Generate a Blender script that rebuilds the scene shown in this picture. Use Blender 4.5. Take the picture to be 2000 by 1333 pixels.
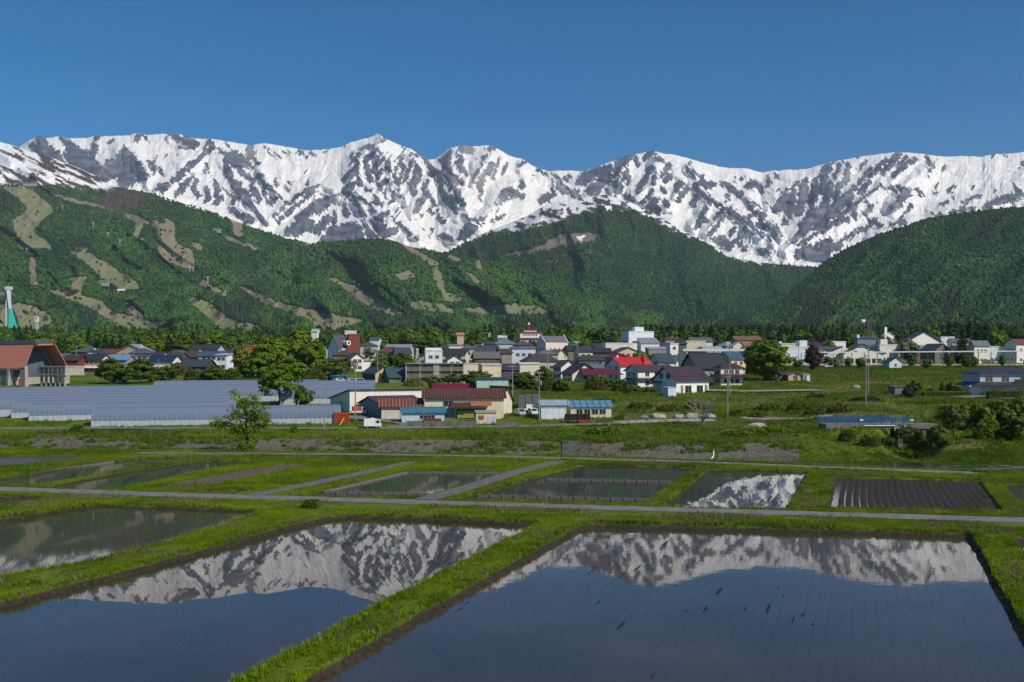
import bpy, math, random
import numpy as np
from mathutils import Vector, Matrix
R = math.radians
for o in list(bpy.data.objects): bpy.data.objects.remove(o)
scn = bpy.context.scene
COL = scn.collection

# ------------------------------------------------------------------ camera, sky, sun, exposure
CAMH, F, HZ = 13.0, 2000.0, 718.0        # eye height over the paddies, focal length in photo pixels, horizon row
cam = bpy.data.cameras.new('camera'); camo = bpy.data.objects.new('camera', cam); COL.objects.link(camo)
camo.location = (0, 0, CAMH); camo.rotation_euler = (R(90), 0, 0)
cam.sensor_width = 36; cam.lens = 36.0; cam.shift_y = 51.5 / 2000; cam.clip_start = 1; cam.clip_end = 60000
scn.camera = camo
SUN_AZ, SUN_EL = 128.0, 40.0             # clockwise from the view direction (+Y)
world = bpy.data.worlds.new('World'); scn.world = world; world.use_nodes = True
nt = world.node_tree; nt.nodes.clear()
sky = nt.nodes.new('ShaderNodeTexSky'); sky.sky_type = 'NISHITA'; sky.sun_disc = False
sky.sun_elevation = R(SUN_EL); sky.sun_rotation = R(SUN_AZ)
sky.altitude = 1500; sky.air_density = 0.75; sky.dust_density = 1.5; sky.ozone_density = 3.0
bg = nt.nodes.new('ShaderNodeBackground'); bg.inputs[1].default_value = 0.106
hsv = nt.nodes.new('ShaderNodeHueSaturation'); hsv.inputs['Saturation'].default_value = 1.42; hsv.inputs['Hue'].default_value = .494      # clear mountain air
wo = nt.nodes.new('ShaderNodeOutputWorld')
nt.links.new(sky.outputs[0], hsv.inputs['Color']); nt.links.new(hsv.outputs[0], bg.inputs[0]); nt.links.new(bg.outputs[0], wo.inputs[0])
sl = bpy.data.lights.new('sun', 'SUN'); sl.energy = 4.0; sl.angle = R(0.53); sl.color = (1.0, 0.94, 0.84)
so = bpy.data.objects.new('sun', sl); COL.objects.link(so)
sd = Vector((math.sin(R(SUN_AZ)) * math.cos(R(SUN_EL)), math.cos(R(SUN_AZ)) * math.cos(R(SUN_EL)), math.sin(R(SUN_EL))))
so.rotation_euler = sd.to_track_quat('Z', 'Y').to_euler(); so.location = (60, -60, 120)
vs = scn.view_settings; vs.view_transform = 'Standard'; vs.look = 'None'; vs.gamma = 1; vs.exposure = 0.0; vs.use_curve_mapping = False
scn.cycles.max_bounces = 6; scn.cycles.diffuse_bounces = 2; scn.cycles.glossy_bounces = 3; scn.cycles.transparent_max_bounces = 8
scn.cycles.volume_bounces = 0; scn.cycles.caustics_reflective = False; scn.cycles.caustics_refractive = False
scn.cycles.use_denoising = True

# ------------------------------------------------------------------ helpers: materials
def lin(h):
    if isinstance(h, tuple): return (*h, 1.0)
    h = h.lstrip('#'); c = [int(h[i:i + 2], 16) / 255 for i in (0, 2, 4)]
    return (*[x / 12.92 if x <= .04045 else ((x + .055) / 1.055) ** 2.4 for x in c], 1.0)
_M = {}
def N(t, kind, **kw):
    n = t.nodes.new(kind)
    for k, v in kw.items():
        if k.startswith('i_'): n.inputs[k[2:].replace('_', ' ')].default_value = v
        else: setattr(n, k, v)
    return n
def newmat(name):
    m = bpy.data.materials.new(name); m.use_nodes = True; t = m.node_tree; t.nodes.clear()
    out = t.nodes.new('ShaderNodeOutputMaterial'); b = t.nodes.new('ShaderNodeBsdfPrincipled')
    t.links.new(b.outputs[0], out.inputs[0]); return m, t, b, out
def ramp(t, stops, interp='LINEAR'):
    r = t.nodes.new('ShaderNodeValToRGB'); r.color_ramp.interpolation = interp
    e = r.color_ramp.elements
    while len(e) < len(stops): e.new(0.5)
    for i, (p, c) in enumerate(stops): e[i].position = p; e[i].color = c if len(c) == 4 else (*c, 1)
    return r
def paint(color, rough=.7, var=.18, scale=1.2, bump=0.0, metal=0.0, streak=0.0, dirt=(.09, .075, .06), spec=.3):
    """a painted or weathered surface: its colour, mottled, with a little dirt in vertical streaks"""
    key = ('paint', color, rough, var, scale, bump, metal, streak)
    if key in _M: return _M[key]
    m, t, b, out = newmat('paint'); L = t.links.new; c = lin(color)
    tc = N(t, 'ShaderNodeTexCoord'); nz = N(t, 'ShaderNodeTexNoise'); nz.inputs['Scale'].default_value = scale; nz.inputs['Detail'].default_value = 6
    L(tc.outputs['Object'], nz.inputs['Vector'])
    r = ramp(t, [(.3, tuple(x * (1 - var) for x in c[:3])), (.7, tuple(min(1, x * (1 + var * .5)) for x in c[:3]))]); L(nz.outputs[0], r.inputs[0])
    col = r.outputs[0]
    if streak:
        mp = N(t, 'ShaderNodeMapping'); mp.inputs['Scale'].default_value = (2.2, 2.2, .25); L(tc.outputs['Object'], mp.inputs[0])
        n2 = N(t, 'ShaderNodeTexNoise'); n2.inputs['Scale'].default_value = 1.0; n2.inputs['Detail'].default_value = 5; L(mp.outputs[0], n2.inputs['Vector'])
        rr = ramp(t, [(.5, (0, 0, 0)), (.75, (1, 1, 1))]); L(n2.outputs[0], rr.inputs[0])
        mx = N(t, 'ShaderNodeMix', data_type='RGBA'); mu = N(t, 'ShaderNodeMath', operation='MULTIPLY'); mu.inputs[1].default_value = streak
        L(rr.outputs[0], mu.inputs[0]); L(mu.outputs[0], mx.inputs[0]); L(col, mx.inputs[6]); mx.inputs[7].default_value = (*dirt, 1); col = mx.outputs[2]
    L(col, b.inputs['Base Color']); b.inputs['Roughness'].default_value = rough; b.inputs['Metallic'].default_value = metal
    b.inputs['Specular IOR Level'].default_value = spec
    if bump:
        bp = N(t, 'ShaderNodeBump'); bp.inputs['Strength'].default_value = bump; bp.inputs['Distance'].default_value = .05
        L(nz.outputs[0], bp.inputs['Height']); L(bp.outputs[0], b.inputs['Normal'])
    _M[key] = m; return m
def glassm():
    if 'glass' in _M: return _M['glass']
    m, t, b, out = newmat('window_glass'); b.inputs['Base Color'].default_value = (.025, .03, .035, 1); b.inputs['Roughness'].default_value = .08
    b.inputs['Specular IOR Level'].default_value = .6; _M['glass'] = m; return m
def leafm(name, c0, c1, trans=.3, inst=False):
    key = ('leaf', name)
    if key in _M: return _M[key]
    m, t, b, out = newmat('foliage_' + name); L = t.links.new
    if inst: a = N(t, 'ShaderNodeAttribute', attribute_type='INSTANCER', attribute_name='tint'); fac = a.outputs['Fac']
    else:
        tc = N(t, 'ShaderNodeTexCoord'); nz = N(t, 'ShaderNodeTexNoise'); nz.inputs['Scale'].default_value = 1.3; nz.inputs['Detail'].default_value = 4
        L(tc.outputs['Object'], nz.inputs['Vector']); mr = N(t, 'ShaderNodeMapRange'); mr.inputs[1].default_value = .3; mr.inputs[2].default_value = .7
        L(nz.outputs[0], mr.inputs[0]); fac = mr.outputs[0]
    r = ramp(t, [(0, c0), (1, c1)]); L(fac, r.inputs[0]); L(r.outputs[0], b.inputs['Base Color'])
    b.inputs['Roughness'].default_value = .65; b.inputs['Specular IOR Level'].default_value = .2
    tr = N(t, 'ShaderNodeBsdfTranslucent'); mx = N(t, 'ShaderNodeMixShader'); mx.inputs[0].default_value = trans
    L(r.outputs[0], tr.inputs[0]); L(b.outputs[0], mx.inputs[1]); L(tr.outputs[0], mx.inputs[2]); L(mx.outputs[0], out.inputs[0])
    _M[key] = m; return m

# ------------------------------------------------------------------ helpers: meshes and objects
class MB:
    def __init__(s): s.v = []; s.f = []
    def add(s, v, f):
        k = len(s.v); s.v += [tuple(p) for p in v]; s.f += [tuple(i + k for i in q) for q in f]; return s
    def box(s, x0, x1, y0, y1, z0, z1):
        return s.add([(x0, y0, z0), (x1, y0, z0), (x1, y1, z0), (x0, y1, z0), (x0, y0, z1), (x1, y0, z1), (x1, y1, z1), (x0, y1, z1)],
                     [(0, 3, 2, 1), (4, 5, 6, 7), (0, 1, 5, 4), (1, 2, 6, 5), (2, 3, 7, 6), (3, 0, 4, 7)])
    def prism(s, poly, axis, a0, a1):
        """poly: 2-D points in the plane across axis ('x' -> (y,z), 'y' -> (x,z), 'z' -> (x,y))"""
        def P(p, a): return {'x': (a, p[0], p[1]), 'y': (p[0], a, p[1]), 'z': (p[0], p[1], a)}[axis]
        n = len(poly)
        return s.add([P(p, a0) for p in poly] + [P(p, a1) for p in poly],
                     [tuple(range(n))[::-1], tuple(range(n, 2 * n))] + [(i, (i + 1) % n, n + (i + 1) % n, n + i) for i in range(n)])
    def slab(s, q, t):
        """a quad q given thickness t downwards"""
        n = len(q); lo = [(p[0], p[1], p[2] - t) for p in q]
        return s.add(list(q) + lo, [tuple(range(n)), tuple(range(2 * n - 1, n - 1, -1))] + [(i, n + i, n + (i + 1) % n, (i + 1) % n) for i in range(n)])
    def tube(s, pts, rad, n=6, cap=True):
        k = len(s.v); pts = [Vector(p) for p in pts]
        rad = rad if isinstance(rad, (list, tuple)) else [rad] * len(pts)
        for i, p in enumerate(pts):
            d = (pts[min(i + 1, len(pts) - 1)] - pts[max(i - 1, 0)]).normalized()
            u = d.cross(Vector((0, 0, 1)) if abs(d.z) < .9 else Vector((1, 0, 0))).normalized(); w = d.cross(u)
            for j in range(n):
                a = 2 * math.pi * j / n; q = p + (u * math.cos(a) + w * math.sin(a)) * rad[i]; s.v.append(tuple(q))
        for i in range(len(pts) - 1):
            for j in range(n):
                s.f.append((k + i * n + j, k + i * n + (j + 1) % n, k + (i + 1) * n + (j + 1) % n, k + (i + 1) * n + j))
        if cap: s.f.append(tuple(k + j for j in range(n))[::-1]); s.f.append(tuple(k + (len(pts) - 1) * n + j for j in range(n)))
        return s
    def mesh(s, name):
        me = bpy.data.meshes.new(name); me.from_pydata(s.v, [], s.f); me.update(); return me
    def build(s, name, mat, parent=None, smooth=False):
        return link(name, s.mesh(name), mat, parent, smooth)
def link(name, me, mat=None, parent=None, smooth=False):
    o = bpy.data.objects.new(name, me); COL.objects.link(o)
    if mat is not None and not me.materials: me.materials.append(mat)
    if parent is not None: o.parent = parent
    if smooth: me.polygons.foreach_set('use_smooth', [True] * len(me.polygons))
    return o
def fixnormals(me):
    import bmesh
    bm = bmesh.new(); bm.from_mesh(me); bmesh.ops.recalc_face_normals(bm, faces=bm.faces); bm.to_mesh(me); bm.free()
def npmesh(name, V, Q, mat=None, smooth=True):
    """fast mesh from arrays: V (n,3), Q (m,4) or (m,3)"""
    me = bpy.data.meshes.new(name); V = np.asarray(V, np.float32); Q = np.asarray(Q, np.int32); k = Q.shape[1]
    me.vertices.add(len(V)); me.vertices.foreach_set('co', V.ravel())
    me.loops.add(Q.size); me.loops.foreach_set('vertex_index', Q.ravel())
    me.polygons.add(len(Q)); me.polygons.foreach_set('loop_start', np.arange(0, Q.size, k, dtype=np.int32))
    me.polygons.foreach_set('use_smooth', np.full(len(Q), smooth))
    me.update(calc_edges=True)
    if mat: me.materials.append(mat)
    return me
def gridfaces(nr, nc):
    i = np.arange(nr - 1)[:, None] * nc + np.arange(nc - 1)[None, :]
    return np.stack([i, i + 1, i + nc + 1, i + nc], -1).reshape(-1, 4)
def fattr(me, name, a, dom='POINT'):
    at = me.attributes.new(name, 'FLOAT', dom); at.data.foreach_set('value', np.asarray(a, np.float32).ravel())
def cattr(me, name, rgb):
    at = me.attributes.new(name, 'FLOAT_COLOR', 'POINT'); rgb = np.asarray(rgb, np.float32).reshape(-1, 3)
    at.data.foreach_set('color', np.concatenate([rgb, np.ones((len(rgb), 1), np.float32)], 1).ravel())
def tag(o, label=None, cat=None, group=None, kind=None):
    if label: o['label'] = label
    if cat: o['category'] = cat
    if group: o['group'] = group
    if kind: o['kind'] = kind
    return o
def empty(name, loc, rz=0.0):
    o = bpy.data.objects.new(name, None); COL.objects.link(o); o.location = loc; o.rotation_euler = (0, 0, rz); o.empty_display_size = .5; return o
def thing(name, label, cat, loc, rz=0.0, group=None): return tag(empty(name, loc, rz), label, cat, group)

# ------------------------------------------------------------------ helpers: noise and polygons (numpy)
def _hash(ix, iy, seed):
    h = (ix.astype(np.int64) * 374761393 + iy.astype(np.int64) * 668265263 + seed * 1442695041) & 0xffffffff
    h = ((h ^ (h >> 13)) * 1274126177) & 0xffffffff; h = h ^ (h >> 16)
    return (h & 0xffff) / 65535.0
def vnoise(x, y, seed=0):
    ix = np.floor(x); iy = np.floor(y); fx = x - ix; fy = y - iy; ix = ix.astype(np.int64); iy = iy.astype(np.int64)
    u = fx * fx * fx * (fx * (fx * 6 - 15) + 10); v = fy * fy * fy * (fy * (fy * 6 - 15) + 10)
    a = _hash(ix, iy, seed); b = _hash(ix + 1, iy, seed); c = _hash(ix, iy + 1, seed); d = _hash(ix + 1, iy + 1, seed)
    return (a * (1 - u) + b * u) * (1 - v) + (c * (1 - u) + d * u) * v
def fbm(x, y, oct=5, seed=0, ridged=False, gain=.5):
    s = 0; amp = 1; tot = 0; x = np.asarray(x, float); y = np.asarray(y, float)
    for i in range(oct):
        n = vnoise(x, y, seed + i * 17)
        if ridged: n = 1 - np.abs(2 * n - 1)
        s = s + amp * n; tot += amp; amp *= gain; x, y = x * 1.94 + y * .31 + 3.1, y * 1.94 - x * .31 + 7.7
    return s / tot
def sstep(a, b, x):
    t = np.clip((x - a) / (b - a), 0, 1); return t * t * (3 - 2 * t)
def inpoly(x, y, poly):
    r = np.zeros(np.shape(x), bool); n = len(poly)
    for i in range(n):
        x0, y0 = poly[i]; x1, y1 = poly[(i + 1) % n]
        if y0 == y1: continue
        c = ((y0 > y) != (y1 > y)) & (x < (x1 - x0) * (y - y0) / (y1 - y0) + x0); r ^= c
    return r
def polydist(x, y, poly, closed=True):
    d = np.full(np.shape(x), 1e9); n = len(poly)
    for i in range(n if closed else n - 1):
        x0, y0 = poly[i][:2]; x1, y1 = poly[(i + 1) % n][:2]; dx, dy = x1 - x0, y1 - y0; l2 = dx * dx + dy * dy + 1e-12
        t = np.clip(((x - x0) * dx + (y - y0) * dy) / l2, 0, 1); d = np.minimum(d, np.hypot(x - x0 - t * dx, y - y0 - t * dy))
    return d
def sdist(x, y, poly):
    d = polydist(x, y, poly); return np.where(inpoly(x, y, poly), -d, d)
def blur(a, r, axis):
    k = 2 * r + 1; p = np.pad(a, [(r + 1, r) if i == axis else (0, 0) for i in range(a.ndim)], 'edge'); c = np.cumsum(p, axis)
    sl1 = [slice(None)] * a.ndim; sl0 = list(sl1); sl1[axis] = slice(k, None); sl0[axis] = slice(0, -k)
    return (c[tuple(sl1)] - c[tuple(sl0)]) / k
def blur2(a, r, n=2):
    for _ in range(n): a = blur(blur(a, r, 0), r, 1)
    return a

# ------------------------------------------------------------------ the lie of the land
# depth (m) at which the sloping valley floor shows at a given photo row
_TP = [(650, 2200), (660, 1500), (675, 1000), (690, 700), (700, 560), (715, 450), (740, 350), (770, 280), (800, 245), (838, 210)]
def Yof(py): return float(np.interp(py, [p for p, _ in _TP], [d for _, d in _TP]))
_GY = np.array([0, 195, 205] + [d for _, d in _TP[::-1]] + [6000, 16000.]); _GZ = np.array([.35, .35, .36] + [CAMH + (HZ - p) / F * d for p, d in _TP[::-1]] + [120, 200.])
# the far farm road, river and stone revetment, as depth against photo column
RX = np.array([-600, 0, 680, 950, 1300, 1625, 1887, 2300, 2800.])
ROADY = np.array([165, 158, 149.7, 145.4, 138, 128.4, 122, 112, 100.])
WATY = np.array([178, 175, 171, 168, 163, 157, 152, 143, 130.])      # toe of the far bank
TOPY = np.array([186, 183, 179, 176, 171, 168, 166, 160, 148.])      # top of the far bank
def unproj(px, py, z): Y = (CAMH - z) * F / (py - HZ); return ((px - 1000) / F * Y, Y)
def wpx(px, Y): return (px - 1000) / F * Y
def Gbase(X, Y):
    X = np.asarray(X, float); Y = np.asarray(Y, float); px = 1000 + F * X / np.maximum(Y, 1)
    z = np.interp(Y, _GY, _GZ)
    ry = np.interp(px, RX, ROADY); wy = np.interp(px, RX, WATY); ty = np.interp(px, RX, TOPY)
    zb = np.interp(px, [0, 1200, 1450, 1700, 2200], [-1.2, -1.35, -1.7, -2.0, -2.0])
    bz = .35 - .15 * sstep(86, 100, Y)
    near = sstep(0, 1, (Y - ry - 3) / (np.maximum(wy - 9 - ry - 3, 2)))
    zc = np.where(Y < wy, bz + (zb - bz) * near, zb + (np.interp(px, [0, 1500, 1650, 2000], [.35, .35, .6, 1.0]) - zb) * np.clip((Y - wy) / (ty - wy), 0, 1))
    rb = np.interp(px, [0, 1480, 1600, 1700, 2000, 2400], [.0, .0, 1.3, 1.75, 1.9, 1.9]) * sstep(0, 1, (Y - ty) / 18) * (1 - sstep(212, 285, Y))
    top = np.interp(px, [0, 1500, 1650, 2000], [.35, .35, .6, 1.0])
    z = np.where(Y > ty, np.maximum(z, top * 0 + .35) + (top - .35) * (1 - sstep(0, 1, (Y - ty) / 30)) + rb, np.where(Y > ry + 3, zc, bz))
    # the side channel that runs under the bridge
    cx = wpx(np.interp(Y, [150, 175, 200, 230], [1800, 1775, 1770, 1800]), Y)
    ch = np.exp(-((X - cx) / 4.0) ** 4) * sstep(150, 160, Y) * (1 - sstep(206, 228, Y))
    return z * (1 - ch) + (-1.9) * ch
def G(X, Y): return float(Gbase(np.array([X]), np.array([Y]))[0])
# ------------------------------------------------------------------ mountains: sheets of terrain given by skyline, foot and depth
SKY_MAIN = [(-260, 300), (-60, 305), (20, 300), (42, 285), (56, 275), (77, 265.5), (94, 270), (119, 267), (133, 271), (168, 270), (189, 264.5), (210, 267), (252, 264.5), (271, 260), (287, 264.5), (329, 261), (357, 264), (378, 271), (413, 271.5), (455, 278), (490, 284), (518, 280), (560, 287), (595, 294), (637, 292), (665, 288), (685, 278), (720, 270), (733, 264), (738, 261), (743, 265), (751, 270), (780, 284), (804, 292), (825, 306), (835, 312), (851, 310), (867, 298), (881, 289), (905, 284), (930, 286), (961, 284), (975, 292), (996, 305), (1024, 312), (1035, 322), (1070, 335), (1091, 334), (1119, 334), (1136, 336), (1157, 329), (1185, 319), (1224, 305), (1255, 299), (1276, 293.5), (1297, 301), (1318, 303), (1338, 308), (1370, 317), (1405, 326), (1433, 329), (1457, 329), (1489, 338), (1503, 334.5), (1524, 333), (1576, 331), (1597, 324), (1622, 317), (1650, 312), (1678, 306.5), (1720, 301), (1748, 297), (1790, 300), (1839, 306.5), (1877, 305), (1916, 306.5), (1944, 301), (1965, 301), (2000, 297), (2080, 303), (2260, 325)]
# bare rock in the snow: tapered strokes (x, y, half width) down the ribs, in photo coordinates
ROCK = '''75,268,9 95,300,16 120,325,14|60,280,6 80,312,10|119,270,4 150,300,14 185,330,16|140,300,18 170,335,18 190,350,10|190,266,5 180,285,4
185,285,7 176,315,9 168,330,6|213,280,3 220,276,2|272,264,7 268,272,5|285,268,3 292,279,2|245,288,5 235,315,14 215,335,16 195,352,10|245,288,5 258,315,13 272,340,14 285,345,6|250,310,18 250,340,22 245,355,16|247,286,2 287,343,3|245,287,2 184,341,3
296,320,8 300,334,6|311,330,5 316,340,4|330,262,5 345,268,8 370,278,9 385,282,5|350,290,4 346,302,3|325,270,3 328,278,2|310,366,10 330,358,6|302,310,2 306,304,2|325,303,3 324,307,2|380,275,3 378,290,3
408,273,4 415,285,9 398,300,6|408,274,3 392,306,5 360,334,7 335,356,5 315,374,6|425,290,4 445,302,9 462,320,10 472,336,7|455,296,5 478,318,8 493,329,3|436,300,4 441,320,6 446,340,9 458,360,10 478,386,9 500,413,6 520,438,5|440,280,3 452,290,3|400,318,2 412,345,2 440,372,2 458,388,3
374,345,6 360,362,7 345,378,6|384,352,4 378,365,6 388,382,5|402,366,6 408,384,7 400,396,4|418,350,4 424,366,8 422,380,6|430,385,6 420,398,6|470,378,7 455,396,5|452,410,8 470,420,9 490,432,8|405,328,3 400,336,3
486,288,7 491,296,8 484,306,4|495,308,4 503,318,4|516,286,2 540,310,2|525,289,2 552,310,2|557,296,3 565,304,3|585,297,5 597,307,5|605,297,4 618,303,4|630,296,4 640,293,4
505,341,5 512,352,6 520,362,6|480,344,6 492,352,6|478,370,5 486,385,4|490,362,4 494,380,5|498,372,6 508,390,6|520,362,7 530,370,4|515,372,2 522,398,3|536,388,6 528,396,6|507,342,2 547,386,2|537,348,3 540,360,5|563,357,3|556,366,4 564,373,3|598,334,5 592,346,2|605,346,2 600,362,2|578,380,3
624,362,3 597,373,4 562,397,4 535,424,4|612,372,4 590,392,4 565,412,6 545,432,4|640,384,5 610,405,8 590,425,12 575,450,12|620,410,8 640,400,7|600,440,14 560,455,8|640,425,7 620,450,10|650,381,2 687,377,4 722,400,2|676,374,10 690,360,7
655,455,16 690,452,16 640,470,14 700,465,12|655,412,4 652,430,7|672,402,3 676,418,7|695,392,3 708,415,8|687,388,2 712,440,3 742,466,3|712,440,4 722,458,9|757,416,5 735,432,12 750,455,12 770,450,8|722,398,4 730,412,5|765,425,3 790,446,4 815,468,4|670,440,6 690,436,5
738,264,2 746,274,4|727,283,6 705,290,4|690,298,5 683,307,4|665,288,3 672,286,2|702,300,4 690,312,5 682,324,3|735,290,4 722,303,7 712,315,5|738,292,4 750,312,5 762,332,4|741,312,7 735,325,7 740,335,4|700,318,5 690,335,9 672,350,7|715,320,6 720,345,8 724,352,5|697,335,4 703,360,6|682,358,5 680,374,8|714,360,3 715,374,4 724,372,3
745,334,6 738,345,5|755,350,5 742,362,6 740,372,4|770,340,4 775,352,7 780,360,3|752,370,3 751,390,3|768,374,3 766,390,5 757,400,3|732,380,3 733,394,7 742,398,5|724,395,3 724,412,3|777,368,3 785,382,3|775,410,4 773,420,4|756,300,3 762,304,2|742,275,3
788,300,4 778,320,6 772,332,5|787,322,5 782,345,6|806,316,3 795,340,6 788,354,3|813,320,3 815,340,9 805,360,9 808,376,6|800,300,3 815,305,4|825,306,5 832,318,5|785,286,2 798,296,3|838,325,5 848,336,7 838,342,4
858,338,6 857,352,5 864,360,4|835,352,3 828,370,4 838,380,4|832,380,6 820,395,9 812,412,6|842,388,5 848,400,6|862,366,6 865,380,8 870,392,7|878,360,5 888,372,8 898,390,9 905,402,8|880,382,6 885,400,9 893,415,6|870,395,4 878,405,4|840,410,4 843,418,4|855,412,3 858,425,5 866,435,5 872,428,4|905,420,5 918,428,6 930,430,4|820,418,2 824,422,2
866,305,4 858,316,4|878,295,5 870,318,11 872,338,13 885,350,12 900,355,7|905,290,10 920,293,8|893,300,3 900,312,6|895,318,6 902,332,7 912,340,4|955,290,6 966,287,5|930,308,4 925,318,3|945,306,5 940,322,4|935,330,3 928,345,4 924,355,4|945,340,5 938,358,8 937,370,6|960,322,6 952,335,6|975,310,3 962,345,4|990,320,3 980,340,3|935,385,5 937,392,3
995,370,6 985,380,10 972,398,5|968,405,2 932,432,4|910,442,8 925,445,8 905,460,8 895,466,4|972,408,3 968,415,3|985,420,4 960,432,3|940,436,3|846,448,4 840,458,4|858,460,7 870,462,8 880,468,5|825,445,3 828,452,3|872,445,3
1022,316,5 1012,325,4|1021,350,3 1018,362,6|1000,378,10 1018,380,6|1042,345,3 1044,350,2|1078,350,3 1080,366,4|1096,357,4|1050,330,2 1075,352,2|1083,374,4|1128,372,3 1132,384,3|1065,340,3 1068,346,3|1100,360,2 1118,384,2|1060,388,10 1075,382,8|1122,370,2 1160,380,3|1075,336,3 1090,350,5 1105,350,7|1112,345,5
1178,325,4 1160,340,10 1140,350,12 1125,358,5|1190,330,10 1180,350,14 1170,362,8|1215,312,12 1205,330,8 1200,345,5|1165,365,10 1150,372,8|1226,330,5 1218,350,7 1205,375,6 1200,385,4|1230,305,7 1224,318,4|1242,310,4 1243,322,4|1210,345,5 1200,362,5|1185,372,3 1188,376,2|1228,345,5 1224,360,4
1270,300,6 1258,310,4|1282,308,5 1290,314,5|1276,296,4 1280,302,4|1275,328,5 1262,334,4|1265,340,7 1254,360,8 1245,375,5|1280,345,4 1275,355,4|1305,325,7 1292,344,4|1307,342,7 1298,352,4|1292,362,2 1297,372,4|1231,388,8 1222,380,4|1268,385,6 1272,372,4|1282,390,5 1268,405,9 1285,412,9|1300,395,5 1302,402,7|1328,358,8 1315,378,5|1340,368,6 1325,388,5|1258,392,4 1254,398,3|1345,322,5 1340,335,3
1348,330,4 1355,345,6|1362,358,6 1376,358,7 1390,362,8|1372,342,5|1392,340,2|1360,385,8 1352,400,7 1358,395,6|1411,358,5 1428,368,8 1442,380,6|1420,380,4 1418,392,4|1434,355,3|1449,348,5|1437,345,3|1360,368,3 1388,390,4 1417,407,4 1440,425,4 1462,437,5 1492,462,3|1385,396,4 1372,418,6 1358,446,4|1412,410,6 1398,425,5|1425,408,5 1440,420,6 1452,428,5|1415,418,3 1400,440,6 1384,458,4|1375,430,8 1362,440,5|1410,465,10 1425,480,9 1395,468,6|1435,445,3 1428,455,5|1440,475,6 1455,488,4|1455,450,5 1470,455,4
1455,363,4 1468,360,8 1485,364,7|1500,345,5 1502,355,6 1495,365,4|1485,375,5|1516,345,8 1512,340,4|1460,390,5 1472,400,7 1462,410,4|1448,375,4 1450,378,3|1478,415,5 1465,425,8 1462,435,5|1490,422,7 1480,438,6 1500,440,5|1505,432,5 1518,455,5|1525,463,3|1500,462,5 1510,478,4|1485,490,6 1500,495,5|1475,398,3 1484,406,3|1494,400,3 1492,395,2|1520,368,3 1515,374,2
1575,346,3 1530,376,3|1535,380,7 1525,400,11 1512,412,8|1550,370,6 1545,395,12 1538,420,9|1570,358,8 1568,385,12 1560,415,9|1592,350,6 1590,380,11 1583,400,6|1612,325,6 1595,352,3|1625,318,5 1608,352,7 1605,375,8|1622,360,7 1615,385,10 1606,410,7|1533,425,6 1534,435,7|1655,322,4 1655,340,9 1650,355,8|1640,320,5 1630,345,5|1640,360,7 1630,385,8|1690,315,3 1678,330,4|1677,305,4 1690,300,3
1700,330,4 1680,355,6 1660,375,6 1630,400,8 1600,425,8 1565,455,8 1545,472,5|1590,415,12 1570,440,9|1640,405,8 1615,425,8 1590,445,6|1665,385,6 1645,402,6|1700,355,6 1680,375,6|1730,312,5 1715,330,8 1700,345,5|1755,302,8 1740,320,8 1725,335,6|1768,308,5 1755,325,5|1785,312,6 1765,325,6 1745,342,5|1720,362,3 1680,390,4 1650,415,5 1620,440,6 1590,458,5 1560,478,5
1643,425,9 1635,435,8|1668,422,8 1670,410,5|1655,428,5|1580,490,16 1610,500,14 1560,495,10 1640,480,8|1600,475,8 1620,470,6|1690,395,3|1700,440,5 1670,455,3 1640,470,4|1740,365,6 1750,375,5|1770,375,12 1755,395,8 1745,405,8|1755,365,5|1790,370,5 1800,382,3|1810,312,7 1820,325,5 1812,340,4|1825,314,2 1815,345,3|1845,325,4 1838,345,2|1830,360,2 1823,378,2|1868,360,4 1855,375,3|1900,355,2|1900,366,4|1850,395,5 1835,400,3|1955,340,2 1963,335,2|1945,372,3|1912,383,5 1890,392,4|1980,358,4 1985,370,4|1978,312,2|1992,330,3|1700,430,6 1720,440,4|1780,400,3 1760,425,3
1990,378,10 1960,390,8 1930,400,7|1900,408,5 1870,412,4 1830,420,3|1820,415,3|1770,430,5 1740,440,4|1940,303,4|1965,303,3|1996,318,3|1700,405,6 1690,415,5|1880,395,2|1860,385,3|1930,385,2'''
def cu(prof, px): return np.interp(px, [p[0] for p in prof], [p[1] for p in prof])
def strokes(txt, PX, PY, x0, y0, dx, dy):
    """largest of (1 - distance / width) over tapered strokes, on a regular grid"""
    S = np.full(PX.shape, -9.0); nr, nc = PX.shape
    for s in txt.replace('\n', '|').split('|'):
        p = [tuple(float(c) for c in q.split(',')) for q in s.split()]
        if not p: continue
        if len(p) == 1: p = [p[0], (p[0][0] + .1, p[0][1], p[0][2])]
        for (ax, ay, aw), (bx, by, bw) in zip(p[:-1], p[1:]):
            m = max(aw, bw) * 2.2 + 10
            j0 = max(0, int((min(ax, bx) - m - x0) / dx)); j1 = min(nc, int((max(ax, bx) + m - x0) / dx) + 2)
            i0 = max(0, int((min(ay, by) - m - y0) / dy)); i1 = min(nr, int((max(ay, by) + m - y0) / dy) + 2)
            if j1 <= j0 or i1 <= i0: continue
            X = PX[i0:i1, j0:j1]; Y = PY[i0:i1, j0:j1]; ex, ey = bx - ax, by - ay
            t = np.clip(((X - ax) * ex + (Y - ay) * ey) / (ex * ex + ey * ey + 1e-9), 0, 1)
            d = np.hypot(X - ax - t * ex, Y - ay - t * ey); w = aw + (bw - aw) * t
            S[i0:i1, j0:j1] = np.maximum(S[i0:i1, j0:j1], (w - d) / 5.0)
    return S
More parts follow.
